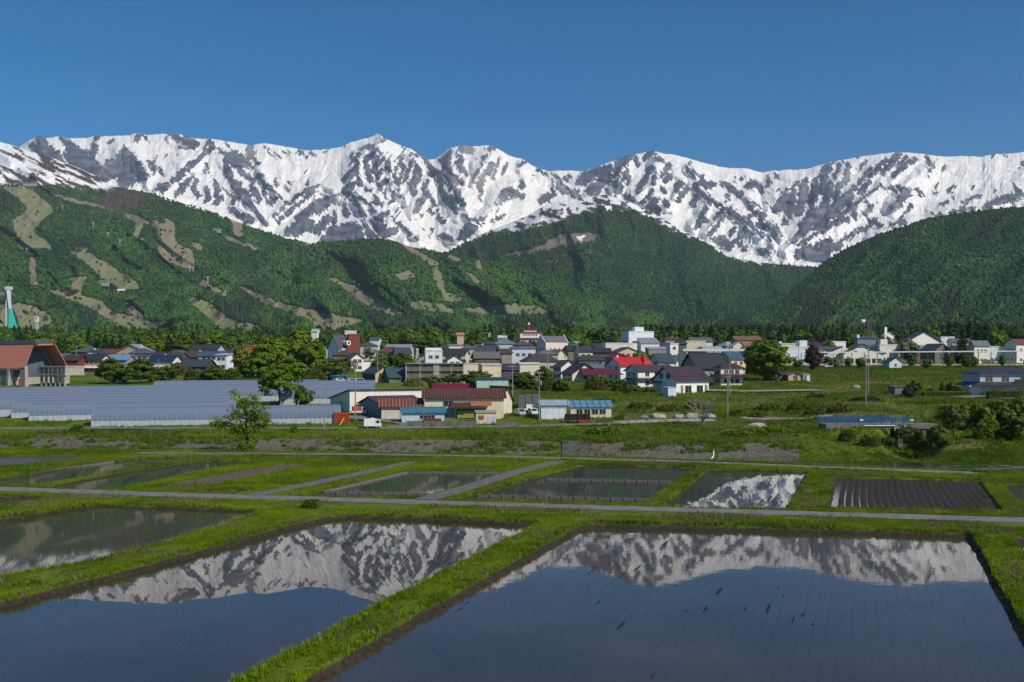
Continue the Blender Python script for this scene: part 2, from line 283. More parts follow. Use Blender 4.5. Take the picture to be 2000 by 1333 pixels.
def sheet(name, mat, x0, x1, dx, top, foot, nrow, dtop, dfoot, relief, fields, label=None, back=1500.0, jag=0.0, power=1.0):
    """terrain between a skyline and a foot line; relief(PX,PY,T) moves the ground towards or away in metres. Returns a sampler."""
    px = np.arange(x0, x1 + dx, dx); nc = len(px); t = np.linspace(0, 1, nrow)
    tp = cu(top, px) + (fbm(px / 9.0, px * 0 + 3.3, 4, 5) - .5) * jag; fp = cu(foot, px)
    PX = np.repeat(px[None, :], nrow, 0); T = np.repeat(t[:, None], nc, 1); PY = tp[None, :] + (fp - tp)[None, :] * T
    dt = cu(dtop, px) if isinstance(dtop, list) else dtop
    D = dt + (dfoot - dt) * T ** power + relief(PX, PY, T)
    X = (PX - 1000) / F * D; Z = CAMH + (HZ - PY) / F * D
    V = np.stack([X, D, Z], -1)
    # the far side, falling away behind the crest
    bk = []
    for k, fr in ((3, .25), (2, .6), (1, 1.0)):
        e = V[0].copy(); h = e[:, 2] - 60; e[:, 1] += back * fr; e[:, 0] *= (1 + back * fr / V[0][:, 1]); e[:, 2] -= h * .75 * fr + 8; bk.append(e)
    VV = np.concatenate([np.stack(bk[::-1], 0), V], 0); nb = len(bk)
    me = npmesh(name, VV.reshape(-1, 3), gridfaces(nrow + nb, nc)[:, ::-1], mat)
    f = fields(PX, PY, T, D)
    for k, a in f.items():
        a2 = np.concatenate([np.repeat(a[:1], nb, 0), a], 0)
        if a.ndim == 3: cattr(me, k, a2)
        else: fattr(me, k, a2)
    o = link(name, me); tag(o, kind='structure')
    def sample(qx, qy):
        j = np.clip((qx - x0) / dx, 0, nc - 1.001); j0 = j.astype(int); fj = j - j0
        a = tp[j0] * (1 - fj) + tp[j0 + 1] * fj; b = fp[j0] * (1 - fj) + fp[j0 + 1] * fj
        i = np.clip((qy - a) / (b - a) * (nrow - 1), 0, nrow - 1.001); i0 = i.astype(int); fi = i - i0
        def g(A): return (A[i0, j0] * (1 - fj) + A[i0, j0 + 1] * fj) * (1 - fi) + (A[i0 + 1, j0] * (1 - fj) + A[i0 + 1, j0 + 1] * fj) * fi
        d = g(D); return np.stack([(qx - 1000) / F * d, d, CAMH + (HZ - qy) / F * d], -1), a, b
    return o, sample

# ---- snow range
def snow_material():
    m, t, b, out = newmat('snow_and_rock'); L = t.links.new
    tc = N(t, 'ShaderNodeTexCoord'); at = N(t, 'ShaderNodeAttribute', attribute_name='rock'); g = tc.outputs['Object']
    n1 = N(t, 'ShaderNodeTexNoise'); n1.inputs['Scale'].default_value = 1 / 28.; n1.inputs['Detail'].default_value = 7; n1.inputs['Roughness'].default_value = .62; L(g, n1.inputs['Vector'])
    mu = N(t, 'ShaderNodeMath', operation='MULTIPLY_ADD'); mu.inputs[1].default_value = .6; mu.inputs[2].default_value = -.30; L(n1.outputs[0], mu.inputs[0])
    ad = N(t, 'ShaderNodeMath', operation='ADD'); L(at.outputs['Fac'], ad.inputs[0]); L(mu.outputs[0], ad.inputs[1])
    cut = ramp(t, [(.47, (0, 0, 0)), (.53, (1, 1, 1))]); L(ad.outputs[0], cut.inputs[0])
    n2 = N(t, 'ShaderNodeTexNoise'); n2.inputs['Scale'].default_value = 1 / 170.; n2.inputs['Detail'].default_value = 8; n2.inputs['Roughness'].default_value = .65; L(g, n2.inputs['Vector'])
    rk = ramp(t, [(.34, (.035, .043, .065)), (.48, (.085, .096, .13)), (.60, (.17, .17, .19)), (.72, (.29, .25, .23))]); L(n2.outputs[0], rk.inputs[0])
    tan = N(t, 'ShaderNodeAttribute', attribute_name='tan')
    rm = N(t, 'ShaderNodeMix', data_type='RGBA'); L(tan.outputs['Fac'], rm.inputs[0]); L(rk.outputs[0], rm.inputs[6]); rm.inputs[7].default_value = (.33, .30, .28, 1)
    mp = N(t, 'ShaderNodeMapping'); mp.inputs['Scale'].default_value = (1 / 60., 1 / 60., 1 / 260.); L(g, mp.inputs[0])
    n3 = N(t, 'ShaderNodeTexNoise'); n3.inputs['Scale'].default_value = 1; n3.inputs['Detail'].default_value = 6; L(mp.outputs[0], n3.inputs['Vector'])
    sn = ramp(t, [(.35, (.88, .855, .815)), (.62, (.80, .76, .70)), (.78, (.60, .54, .47))]); L(n3.outputs[0], sn.inputs[0])
    mx = N(t, 'ShaderNodeMix', data_type='RGBA'); L(cut.outputs[0], mx.inputs[0]); L(sn.outputs[0], mx.inputs[6]); L(rm.outputs[2], mx.inputs[7])
    L(mx.outputs[2], b.inputs['Base Color']); b.inputs['Roughness'].default_value = .85; b.inputs['Specular IOR Level'].default_value = .1
    bp = N(t, 'ShaderNodeBump'); bp.inputs['Strength'].default_value = .55; bp.inputs['Distance'].default_value = 30
    m2 = N(t, 'ShaderNodeMath', operation='MULTIPLY'); L(n2.outputs[0], m2.inputs[0]); L(cut.outputs[0], m2.inputs[1]); L(m2.outputs[0], bp.inputs['Height']); L(bp.outputs[0], b.inputs['Normal'])
    return m
_X0, _DX = -230, 1.1
_cache = {}
def rockfield(PX, PY):
    # warp so that no stroke keeps a drawn edge
    wx = (fbm(PX / 8, PY / 8, 4, 11) - .5) * 6; wy = (fbm(PX / 8, PY / 8, 4, 31) - .5) * 9
    gx = np.arange(-230, 2231, 1.25); gy = np.arange(255, 541, 1.25); GX, GY = np.meshgrid(gx, gy)
    S = strokes(ROCK, GX, GY, -230, 255, 1.25, 1.25)
    a = np.clip((PX + wx + 230) / 1.25, 0, len(gx) - 2).astype(int); b = np.clip((PY + wy - 255) / 1.25, 0, len(gy) - 2).astype(int)
    return S[b, a]
def spur(PX, PY):
    """broad ribs of the range: nearness to the main crests, 0..1"""
    L_ = ['245,284,30 184,345,24', '245,284,26 290,350,24', '408,272,30 355,336,30 312,376,26', '408,272,26 440,305,34 460,360,40 520,440,30', '505,339,16 548,388,16', '624,360,30 562,396,34 527,430,30', '641,363,26 690,378,34 755,416,36 820,470,30', '615,400,24 560,455,26',
          '739,262,30 731,287,26 762,338,34 795,390,24', '731,287,22 680,350,34 675,376,26', '800,290,24 813,320,26 800,375,24', '835,316,24 875,355,40 911,400,44 930,434,34', '837,350,24 810,412,26', '892,288,30 868,325,34 905,358,24', '965,286,30 935,330,26 922,356,20', '999,368,26 960,410,24 894,466,24', '1026,313,26 1098,355,30 1161,380,26',
          '1178,322,36 1120,358,30', '1226,310,26 1200,380,26', '1276,294,30 1290,350,24 1245,380,30', '1290,380,30 1262,404,26 1305,405,20', '1330,350,26 1310,390,22', '1350,330,24 1386,388,30 1458,433,36 1508,483,28', '1386,393,22 1357,447,20', '1417,415,22 1382,460,22', '1458,388,22 1480,413,24 1526,467,24',
          '1600,325,34 1530,374,40 1500,408,24', '1656,314,30 1610,380,40 1600,400,26', '1748,298,40 1700,350,40 1584,428,44 1544,472,28', '1790,305,26 1700,378,36 1638,424,34 1530,491,26', '1825,313,26 1765,375,40 1740,405,26', '2000,372,44 1947,394,34 1850,418,28 1700,470,24', '75,266,26 130,330,40 190,350,26', '340,262,30 380,290,26']
    B = np.zeros(PX.shape)
    for s in L_:
        p = [tuple(float(c) for c in q.split(',')) for q in s.split()]
        for a, b in zip(p[:-1], p[1:]):
            ex, ey = b[0] - a[0], b[1] - a[1]; m = 70
            jj = np.nonzero((PX[0] > min(a[0], b[0]) - m) & (PX[0] < max(a[0], b[0]) + m))[0]
            if not len(jj): continue
            sl_ = slice(jj[0], jj[-1] + 1); X = PX[:, sl_]; Y = PY[:, sl_]
            t = np.clip(((X - a[0]) * ex + (Y - a[1]) * ey) / (ex * ex + ey * ey), 0, 1)
            d = np.hypot(X - a[0] - t * ex, Y - a[1] - t * ey); w = a[2] + (b[2] - a[2]) * t
            B[:, sl_] = np.maximum(B[:, sl_], np.clip(1 - d / w, 0, 1))
    return B
def rel_main(PX, PY, T):
    S = rockfield(PX, PY); _cache['S'] = S; wx = (fbm(PX / 30, PY / 30, 3, 7) - .5) * 26; wy = (fbm(PX / 30, PY / 30, 3, 8) - .5) * 26
    B = spur(PX + wx, PY + wy); rk = blur2(sstep(-.6, 1.2, S), 2, 1)
    fine = fbm((PX + wx + PY * .3) / 20, (PY + wy) / 34, 5, 41, True, .55) - .5
    r = -(B * 260 + rk * 45 + fine * 75 + (fbm(PX / 90, PY / 60, 4, 51, True) - .5) * 170)
    return r * sstep(0, .10, T) - 25 * fine * (1 - sstep(0, .1, T))
def fld_main(PX, PY, T, D):
    S = _cache['S']; n = fbm(PX / 7, PY / 8, 5, 61, False, .6); big = fbm(PX / 46, PY / 30, 3, 71)
    low = sstep(425, 500, PY) * .22
    sk = PX + (PY - 380) * (fbm(PX / 120, PY / 90, 2, 66) - .5) * 5      # streaks follow the fall of the slope
    sk2 = PX - (PY - 380) * .8; sk3 = PX + (PY - 380) * .8; wd = sstep(.42, .58, fbm(PX / 60, PY / 60, 2, 69)); st = fbm(sk2 / 2.6, PY / 15, 3, 67, False, .5) * wd + fbm(sk3 / 2.6, PY / 15, 3, 70, False, .5) * (1 - wd); tri = fbm(sk / 9, PY / 13, 3, 68, True)
    rl = fbm(sk2 / 13, PY / 60, 3, 72, True, .55) * wd + fbm(sk3 / 13, PY / 60, 3, 73, True, .55) * (1 - wd); r2 = fbm((sk2 + 40) / 9, PY / 45, 3, 74, True, .55) * wd + fbm((sk3 + 40) / 9, PY / 45, 3, 75, True, .55) * (1 - wd)
    rock = .485 + np.clip(S, -1.3, 1.2) * .50 + (n - .5) * .26 + (fbm(PX / 2.0, PY / 2.4, 2, 62) - .5) * .55 + (st - .5) * .55 + .42 * sstep(.72, .86, rl) * sstep(-2.2, -.4, S) - .36 * sstep(.74, .86, r2) + (tri - .55) * .25 + (big - .5) * .2 + low * (n - .35)
    # open snow fields keep only a few rocks
    for cx, cy, rx, ry in ((585, 325, 50, 30), (850, 460, 40, 25), (935, 405, 40, 20), (1900, 340, 110, 26), (1560, 340, 40, 10), (330, 310, 20, 30), (1420, 335, 60, 10), (655, 310, 22, 26), (1060, 360, 40, 18)):
        rock = rock - .30 * np.exp(-(((PX - cx) / rx) ** 2 + ((PY - cy) / ry) ** 2) ** 2)
    tan = np.zeros(PX.shape)
    for cx, cy, rx, ry in ((490, 296, 14, 16), (920, 292, 40, 12), (900, 350, 16, 18), (950, 345, 40, 30), (625, 297, 20, 8), (960, 400, 40, 25), (1650, 345, 20, 20), (740, 268, 14, 12), (800, 410, 16, 30)):
        tan = np.maximum(tan, .8 * np.exp(-(((PX - cx) / rx) ** 2 + ((PY - cy) / ry) ** 2)))
    return {'rock': np.clip(rock, 0, 1), 'tan': tan}
FOOT_MAIN = [(-260, 430), (100, 400), (350, 440), (600, 520), (900, 540), (1300, 540), (1700, 540), (2260, 520)]
sheet('snow_mountains', snow_material(), _X0, 2240, _DX, SKY_MAIN, FOOT_MAIN, 240, 10600, 7600, rel_main, fld_main, jag=3.0)

# ---- wooded hills
def hill_material():
    m, t, b, out = newmat('hillside'); L = t.links.new
    a = N(t, 'ShaderNodeAttribute', attribute_name='col'); tc = N(t, 'ShaderNodeTexCoord')
    nz = N(t, 'ShaderNodeTexNoise'); nz.inputs['Scale'].default_value = 1 / 14.; nz.inputs['Detail'].default_value = 6; L(tc.outputs['Object'], nz.inputs['Vector'])
    mr = N(t, 'ShaderNodeMapRange'); mr.inputs[3].default_value = .65; mr.inputs[4].default_value = 1.35; L(nz.outputs[0], mr.inputs[0])
    mx = N(t, 'ShaderNodeVectorMath', operation='SCALE'); L(a.outputs['Color'], mx.inputs[0]); L(mr.outputs[0], mx.inputs['Scale'])
    L(mx.outputs[0], b.inputs['Base Color']); b.inputs['Roughness'].default_value = .9; b.inputs['Specular IOR Level'].default_value = .1
    return m
HILLM = hill_material()
C_FLOOR = np.array((.022, .045, .014)); C_GRASS = np.array((.165, .195, .08)); C_DRY = np.array((.225, .195, .125)); C_DIRT = np.array((.27, .195, .14)); C_SCRUB = np.array((.085, .058, .048)); C_SNOW = np.array((.80, .79, .78)); C_ROCK = np.array((.20, .17, .15))
# ski runs and clearings on the hill at the left: polygon, dirt share
RUNS = [([(8, 368), (58, 366), (76, 384), (100, 405), (100, 412), (84, 426), (64, 446), (66, 458), (96, 478), (100, 488), (70, 482), (40, 484), (28, 432), (52, 418), (56, 408), (40, 390)], .25),
        ([(95, 378), (140, 390), (190, 400), (230, 415), (340, 444), (345, 448), (333, 452), (345, 480), (372, 488), (376, 498), (380, 522), (360, 522), (330, 512), (312, 490), (316, 468), (310, 446), (290, 436), (258, 432), (240, 418), (195, 404), (140, 394)], .75),
        ([(137, 492), (172, 494), (215, 520), (248, 542), (270, 556), (270, 562), (222, 566), (200, 552), (196, 538), (168, 512)], .3),
        ([(95, 569), (137, 566), (150, 546), (163, 550), (152, 578), (200, 590), (222, 612), (262, 622), (300, 632), (316, 632), (308, 662), (258, 656), (242, 642), (208, 622), (180, 604), (150, 590)], .6),
        ([(362, 581), (382, 584), (410, 595), (440, 618), (470, 632), (500, 636), (530, 652), (525, 660), (460, 658), (425, 640), (410, 622), (385, 602)], .35),
        ([(470, 562), (488, 566), (540, 590), (580, 602), (630, 612), (680, 622), (712, 627), (680, 634), (655, 640), (650, 648), (625, 646), (600, 622), (560, 610), (510, 590)], .55),
        ([(641, 545), (660, 548), (690, 560), (730, 580), (760, 596), (796, 618), (770, 616), (735, 604), (705, 592), (675, 566)], .75),
        ([(0, 600), (40, 594), (70, 602), (100, 618), (92, 632), (60, 645), (0, 648)], .5), ([(250, 590), (262, 600), (280, 618), (268, 624), (256, 610)], .8),
        ([(270, 428), (278, 436), (274, 446), (262, 470)], .6), ([(325, 428), (338, 434), (340, 460), (328, 458)], .9), ([(318, 464), (345, 478), (352, 486), (330, 476)], .9), ([(60, 505), (66, 505), (70, 555), (62, 555)], .8), ([(455, 430), (470, 436), (474, 462), (460, 458)], .9), ([(444, 462), (500, 484), (496, 488), (444, 468)], .7), ([(378, 474), (395, 482), (392, 488), (380, 484)], .9), ([(598, 473), (620, 478), (616, 488), (600, 484)], .7), ([(395, 548), (440, 574), (434, 578), (392, 556)], .7), ([(130, 546), (168, 540), (160, 550)], .6)]
RUNS2 = [RUNS[5], RUNS[6], ([(776, 471), (790, 474), (820, 494), (852, 512), (856, 518), (838, 516), (800, 490)], .8), ([(854, 520), (864, 548), (870, 572), (898, 580), (898, 588), (872, 588), (856, 560), (846, 530)], .25), ([(800, 592), (830, 590), (862, 596), (890, 610), (840, 606), (804, 602)], .2), ([(905, 605), (925, 604), (960, 600), (1000, 596), (1050, 600), (1082, 612), (1040, 612), (1000, 612), (960, 614), (930, 610)], .35), ([(930, 512), (938, 512), (942, 530), (936, 528)], .8), ([(912, 534), (924, 538), (936, 552), (930, 554)], .6), ([(876, 500), (898, 504), (888, 512)], .5), ([(770, 536), (800, 530), (812, 540), (780, 546)], .6)]
def runs_mask(PX, PY, runs):
    wx = PX + (fbm(PX / 9, PY / 9, 4, 3) - .5) * 8; wy = PY + (fbm(PX / 9, PY / 9, 4, 4) - .5) * 6
    m = np.zeros(PX.shape); dirt = np.zeros(PX.shape)
    for poly, dk in runs:
        k = inpoly(wx, wy, poly) | inpoly(wx + 3, wy + 1.5, poly) | inpoly(wx - 3, wy - 1.5, poly) | inpoly(wx, wy + 2, poly); m[k] = 1; dirt[k] = dk
    return m, dirt
def runcol(PX, PY, m, dirt, base):
    n = fbm(PX / 16 + PY / 30, PY / 6, 4, 21); n2 = fbm(PX / 5, PY / 3, 3, 22)
    w = np.clip(dirt + (n - .5) * 1.6, 0, 1)[..., None]
    c = C_GRASS * (1 - w) + (C_DRY * (1 - n2[..., None]) + C_DIRT * n2[..., None]) * w
    return base * (1 - m[..., None]) + c * m[..., None]
def snowtop_b(PX, PY):
    """patches of snow and brown scrub on the upper hill at the left"""
    up = sstep(0, 1, (372 + (PX < 90) * 2 - PY + (PX - 110) * .06) / 14) * (1 - sstep(205, 235, PX))
    pat = fbm((PX - PY * .2) / 26, (PY - PX * .45) / 6, 4, 91)
    return up, sstep(.46, .53, pat + .05 * sstep(340, 300, PY))
TOP_B = [(-260, 235), (-80, 262), (0, 277), (40, 290), (90, 305), (150, 327), (190, 345), (215, 360), (260, 367), (300, 375), (345, 390), (400, 405), (470, 432), (520, 450), (560, 462), (620, 474), (680, 490), (760, 520), (860, 560), (960, 610)]
def foldnoise(PX, PY, seed, k=.42, a=70, b=26):
    u = PX + (fbm(PX / 60, PY / 60, 3, seed + 5) - .5) * 60; v = PY - PX * k + (fbm(PX / 60, PY / 60, 3, seed + 9) - .5) * 40
    return fbm(u / a, v / b, 3, seed, True, .42) - .5
def rel_b(PX, PY, T): return -(foldnoise(PX + PY * .9, PY, 101, .0, 120, 330) * 560 + foldnoise(PX - PY * 1.2, PY, 104, .0, 55, 160) * 150) * sstep(0, .12, T) * (1 - .7 * sstep(.8, 1, T))
def fld_b(PX, PY, T, D):
    c = np.broadcast_to(C_FLOOR, PX.shape + (3,)).copy(); m, d = runs_mask(PX, PY, RUNS); c = runcol(PX, PY, m, d, c)
    up, pat = snowtop_b(PX, PY); s = up[..., None]; p = pat[..., None]; c = c * (1 - s) + (C_SCRUB * (1 - p) + C_SNOW * p) * s
    sc = np.exp(-(((PX - 240) / 52) ** 2 + ((PY - 392) / 24) ** 2) ** 2)[..., None]; c = c * (1 - sc) + C_SCRUB * sc
    rg = sstep(1.5, 0, PY - cu(TOP_B, PX) - 3) * sstep(290, 320, PX) * (1 - sstep(420, 470, PX)); rg = (rg * (fbm(PX / 12, PX * 0, 2, 4) > .45))[..., None]
    return {'col': c * (1 - rg) + C_SNOW * rg}
TOP_B = [(x, y + (4 if x > 200 else 0)) for x, y in TOP_B]
OB, SB = sheet('ski_hill', HILLM, -240, 960, 2.0, TOP_B, [(-260, 664), (960, 664)], 200, [(-260, 6000), (0, 5400), (400, 4800), (960, 3700)], 2300, rel_b, fld_b, jag=2.5, power=.85)
TOP_B2 = [(540, 560), (560, 510), (590, 478), (620, 470), (650, 468), (700, 463), (745, 462), (770, 467), (800, 478), (850, 487), (880, 491), (940, 505), (1000, 515), (1060, 535), (1100, 550), (1140, 572), (1200, 590), (1250, 603), (1300, 612), (1420, 630)]
def rel_b2(PX, PY, T): return -(foldnoise(PX - PY * .8, PY, 131, .0, 110, 260) * 420 + foldnoise(PX - PY * 1.2, PY, 134, .0, 50, 140) * 120) * sstep(0, .15, T) * (1 - .7 * sstep(.8, 1, T))
def fld_b2(PX, PY, T, D):
    c = np.broadcast_to(C_FLOOR, PX.shape + (3,)).copy(); m, d = runs_mask(PX, PY, RUNS2); return {'col': runcol(PX, PY, m, d, c)}
TOP_B2 = [(x, y + 4) for x, y in TOP_B2]
OB2, SB2 = sheet('wooded_hill', HILLM, 545, 1420, 2.0, TOP_B2, [(500, 664), (1420, 664)], 120, [(545, 4100), (760, 3900), (1420, 3000)], 2300, rel_b2, fld_b2, jag=2.0, power=.9)
TOP_C = [(780, 560), (820, 520), (870, 487), (900, 470), (950, 446), (1000, 432), (1030, 420), (1060, 402), (1100, 392), (1150, 382), (1180, 379), (1210, 386), (1240, 397), (1280, 418), (1340, 452), (1380, 470), (1420, 486), (1480, 497), (1550, 505), (1620, 508), (1700, 520), (1800, 540)]
SLIDE = [(1000, 492), (1040, 488), (1070, 472), (1100, 458), (1130, 456), (1170, 458), (1185, 452), (1160, 472), (1120, 480), (1070, 492), (1010, 502), (970, 508)]
SLIDE2 = [(1030, 505), (1075, 500), (1110, 498), (1150, 488), (1170, 482), (1150, 500), (1120, 512), (1090, 525), (1060, 520)]
def csnow(PX, PY):
    h = PY - cu(TOP_C, PX); lim = np.interp(PX, [960, 1000, 1060, 1150, 1240, 1340, 1420], [2, 18, 40, 34, 16, 9, 2]); up = sstep(4, -4, h - lim + (fbm(PX / 14, PY / 9, 3, 77) - .5) * 22)
    pat = sstep(.47, .53, fbm((PX + PY) / 20, (PY - PX * .3) / 7, 4, 78) + .10 * (1 - np.clip(h / 20, 0, 1)) - .03); return up, pat
def rel_c(PX, PY, T):
    ridge = np.exp(-((PX - 1180 - (PY - 380) * .1) / 60.) ** 2) * 300 + np.exp(-((PX - 1340 + (PY - 480) * -.5) / 60.) ** 2) * 180 + np.exp(-((PX - 1010 - (PY - 440) * -.2) / 80.) ** 2) * 260
    return -(ridge + (fbm((PX - PY * .4) / 90, PY / 260, 3, 141, True, .42) - .5) * 700 + (fbm(PX / 40, PY / 110, 3, 143, True) - .5) * 130) * sstep(0, .12, T) * (1 - .6 * sstep(.8, 1, T))
def fld_c(PX, PY, T, D):
    c = np.broadcast_to(C_FLOOR, PX.shape + (3,)).copy(); up, pat = csnow(PX, PY); s = up[..., None]; p = pat[..., None]; c = c * (1 - s) + (C_SCRUB * .8 * (1 - p) + C_SNOW * p) * s
    wx = PX + (fbm(PX / 9, PY / 9, 3, 3) - .5) * 12; wy = PY + (fbm(PX / 9, PY / 9, 3, 4) - .5) * 9; k = inpoly(wx, wy, SLIDE); n = fbm((PX + PY * .6) / 4, (PY) / 14, 3, 8)[..., None]
    c[k] = (C_SCRUB * 1.3 * (1 - n) + C_ROCK * n)[k]; k = inpoly(wx, wy, SLIDE2) & (fbm(PX / 8, PY / 14, 3, 88) > .5); c[k] = C_ROCK * .9
    k = inpoly(wx, wy, [(1125, 462), (1140, 460), (1137, 472), (1130, 470)]); c[k] = C_SNOW; return {'col': c}
TOP_C = [(x, y + (15 if x > 1400 else 8 if x < 1000 else 2)) for x, y in TOP_C]
OC, SC = sheet('round_mountain', HILLM, 785, 1800, 2.0, TOP_C, [(700, 650), (1800, 650)], 150, [(785, 5200), (1180, 6200), (1800, 5600)], 3100, rel_c, fld_c, jag=2.5)
TOP_D = [(1380, 640), (1440, 616), (1500, 600), (1530, 578), (1560, 552), (1604, 511), (1650, 482), (1713, 454), (1765, 438), (1814, 421), (1877, 411), (1947, 403), (2000, 399), (2120, 390), (2260, 385)]
def rel_d(PX, PY, T):
    knob = np.exp(-(((PX - 1840) / 90) ** 2 + ((PY - 545) / 45) ** 2)) * 200 + np.exp(-(((PX - 1680) / 80) ** 2 + ((PY - 600) / 30) ** 2)) * 160
    return -(knob + foldnoise(PX + PY * 1.1, PY, 151, .0, 110, 260) * 420 + foldnoise(PX + PY * 1.1, PY, 154, .0, 50, 140) * 130) * sstep(0, .12, T) * (1 - .6 * sstep(.85, 1, T))
def fld_d(PX, PY, T, D): return {'col': np.broadcast_to(C_FLOOR, PX.shape + (3,)).copy()}
TOP_D = [(x, y + 5) for x, y in TOP_D]
OD, SD = sheet('green_hill', HILLM, 1385, 2240, 2.0, TOP_D, [(1300, 662), (2260, 662)], 120, [(1385, 2600), (1600, 3700), (2240, 3500)], 1900, rel_d, fld_d, jag=2.0, power=.9)
# ------------------------------------------------------------------ scattering (masses nobody could count)
def scatter(name, P, scl, rz, tint, protos, kind='stuff', label=None, cat=None, tilt=None):
    n = len(P); me = bpy.data.meshes.new(name); me.vertices.add(n); me.vertices.foreach_set('co', np.asarray(P, np.float32).ravel())
    a = me.attributes.new('rot', 'FLOAT_VECTOR', 'POINT'); rv = np.zeros((n, 3), np.float32); rv[:, 2] = rz
    if tilt is not None: rv[:, :2] = tilt
    a.data.foreach_set('vector', rv.ravel())
    a = me.attributes.new('scl', 'FLOAT_VECTOR', 'POINT'); s = np.asarray(scl, np.float32); s = np.repeat(s[:, None], 3, 1) if s.ndim == 1 else s; a.data.foreach_set('vector', s.ravel())
    fattr(me, 'tint', tint); a = me.attributes.new('pick', 'INT', 'POINT'); a.data.foreach_set('value', np.random.RandomState(n).randint(0, len(protos), n).astype(np.int32))
    o = link(name, me); tag(o, label, cat, kind=kind)
    c = bpy.data.collections.new(name + '_shapes')
    for k, p in enumerate(protos): c.objects.link(p)
    g = bpy.data.node_groups.new(name + '_scatter', 'GeometryNodeTree')
    g.interface.new_socket('Geometry', in_out='INPUT', socket_type='NodeSocketGeometry'); g.interface.new_socket('Geometry', in_out='OUTPUT', socket_type='NodeSocketGeometry')
    gi = g.nodes.new('NodeGroupInput'); go = g.nodes.new('NodeGroupOutput'); L = g.links.new
    ci = g.nodes.new('GeometryNodeCollectionInfo'); ci.inputs['Collection'].default_value = c; ci.inputs['Separate Children'].default_value = True; ci.inputs['Reset Children'].default_value = True
    ip = g.nodes.new('GeometryNodeInstanceOnPoints'); ip.inputs['Pick Instance'].default_value = True
    def na(nm, ty):
        x = g.nodes.new('GeometryNodeInputNamedAttribute'); x.data_type = ty; x.inputs['Name'].default_value = nm; return [q for q in x.outputs if q.enabled][0]
    L(gi.outputs[0], ip.inputs['Points']); L(ci.outputs[0], ip.inputs['Instance']); L(na('rot', 'FLOAT_VECTOR'), ip.inputs['Rotation']); L(na('scl', 'FLOAT_VECTOR'), ip.inputs['Scale']); L(na('pick', 'INT'), ip.inputs['Instance Index'])
    L(ip.outputs[0], go.inputs[0]); md = o.modifiers.new('scatter', 'NODES'); md.node_group = g
    return o
def proto(name, me, mat):
    if mat and not me.materials: me.materials.append(mat)
    return bpy.data.objects.new(name, me)
def quads(C, Nrm, size, rng, asp=1.0):
    """square leaf faces at C facing Nrm"""
    n = len(C); Nrm = Nrm / (np.linalg.norm(Nrm, axis=1, keepdims=True) + 1e-9); r = rng.normal(size=(n, 3)); u = np.cross(Nrm, r); u /= np.linalg.norm(u, axis=1, keepdims=True) + 1e-9; w = np.cross(Nrm, u)
    s = np.asarray(size).reshape(-1, 1) * np.ones((n, 1)); u = u * s; w = w * s * asp
    V = np.stack([C - u - w, C + u - w * .6, C + u * .7 + w, C - u * .8 + w * .8], 1).reshape(-1, 3); return V, np.arange(4 * n).reshape(-1, 4)
def crown_mesh(name, seed, nclump=46, nleaf=52, leaf=.030, rx=.36, z0=.28, z1=1.0, clump=.11, flat=.75, hollow=.55, cone=0.0):
    """a crown of leaf faces gathered in clumps; unit height"""
    g = np.random.RandomState(seed); C = []; Nn = []; zc = (z0 + z1) / 2; hz = (z1 - z0) / 2
    for k in range(nclump):
        d = g.normal(size=3); d /= np.linalg.norm(d); rr = (hollow + (1 - hollow) * g.rand()) * (1 + .22 * (g.rand() - .5))
        c = np.array([d[0] * rx * rr, d[1] * rx * rr, d[2] * hz * rr])
        if cone: f = 1 - cone * (c[2] / hz * .5 + .5); c[0] *= f; c[1] *= f
        cr = clump * (.7 + .6 * g.rand()); e = g.normal(size=(nleaf, 3)); e /= np.linalg.norm(e, axis=1, keepdims=True); q = e * cr * (g.rand(nleaf, 1) ** .35); q[:, 2] *= flat
        C.append(c + q + (0, 0, zc)); Nn.append(e + d * .7 + (0, 0, .5) + g.normal(size=(nleaf, 3)) * .45)
    C = np.concatenate(C); Nn = np.concatenate(Nn); k = C[:, 2] > z0 * .5; V, Q = quads(C[k], Nn[k], leaf * (.6 + .8 * g.rand(k.sum())), g)
    return npmesh(name, V, Q, smooth=False)
def conifer_mesh(name, seed, layers=16, rx=.2, z0=.08, leaf=.034, per=46):
    g = np.random.RandomState(seed); C = []; Nn = []
    for k in range(layers):
        f = k / (layers - 1); z = z0 + (1 - z0) * f; r = rx * (1 - f) ** .85 * (.8 + .4 * g.rand()) + .012; n = max(8, int(per * (1 - f * .8)))
        a = g.rand(n) * 6.283; rr = r * np.sqrt(g.rand(n)) * (1 + .18 * np.sin(a * 5 + k)); C.append(np.stack([np.cos(a) * rr, np.sin(a) * rr, z - rr * .45 + g.normal(size=n) * .012], 1))
        Nn.append(np.stack([np.cos(a) * .6, np.sin(a) * .6, np.full(n, .8)], 1) + g.normal(size=(n, 3)) * .3)
    C = np.concatenate(C); Nn = np.concatenate(Nn); V, Q = quads(C, Nn, leaf * (.6 + .8 * g.rand(len(C))), g, .8); return npmesh(name, V, Q, smooth=False)
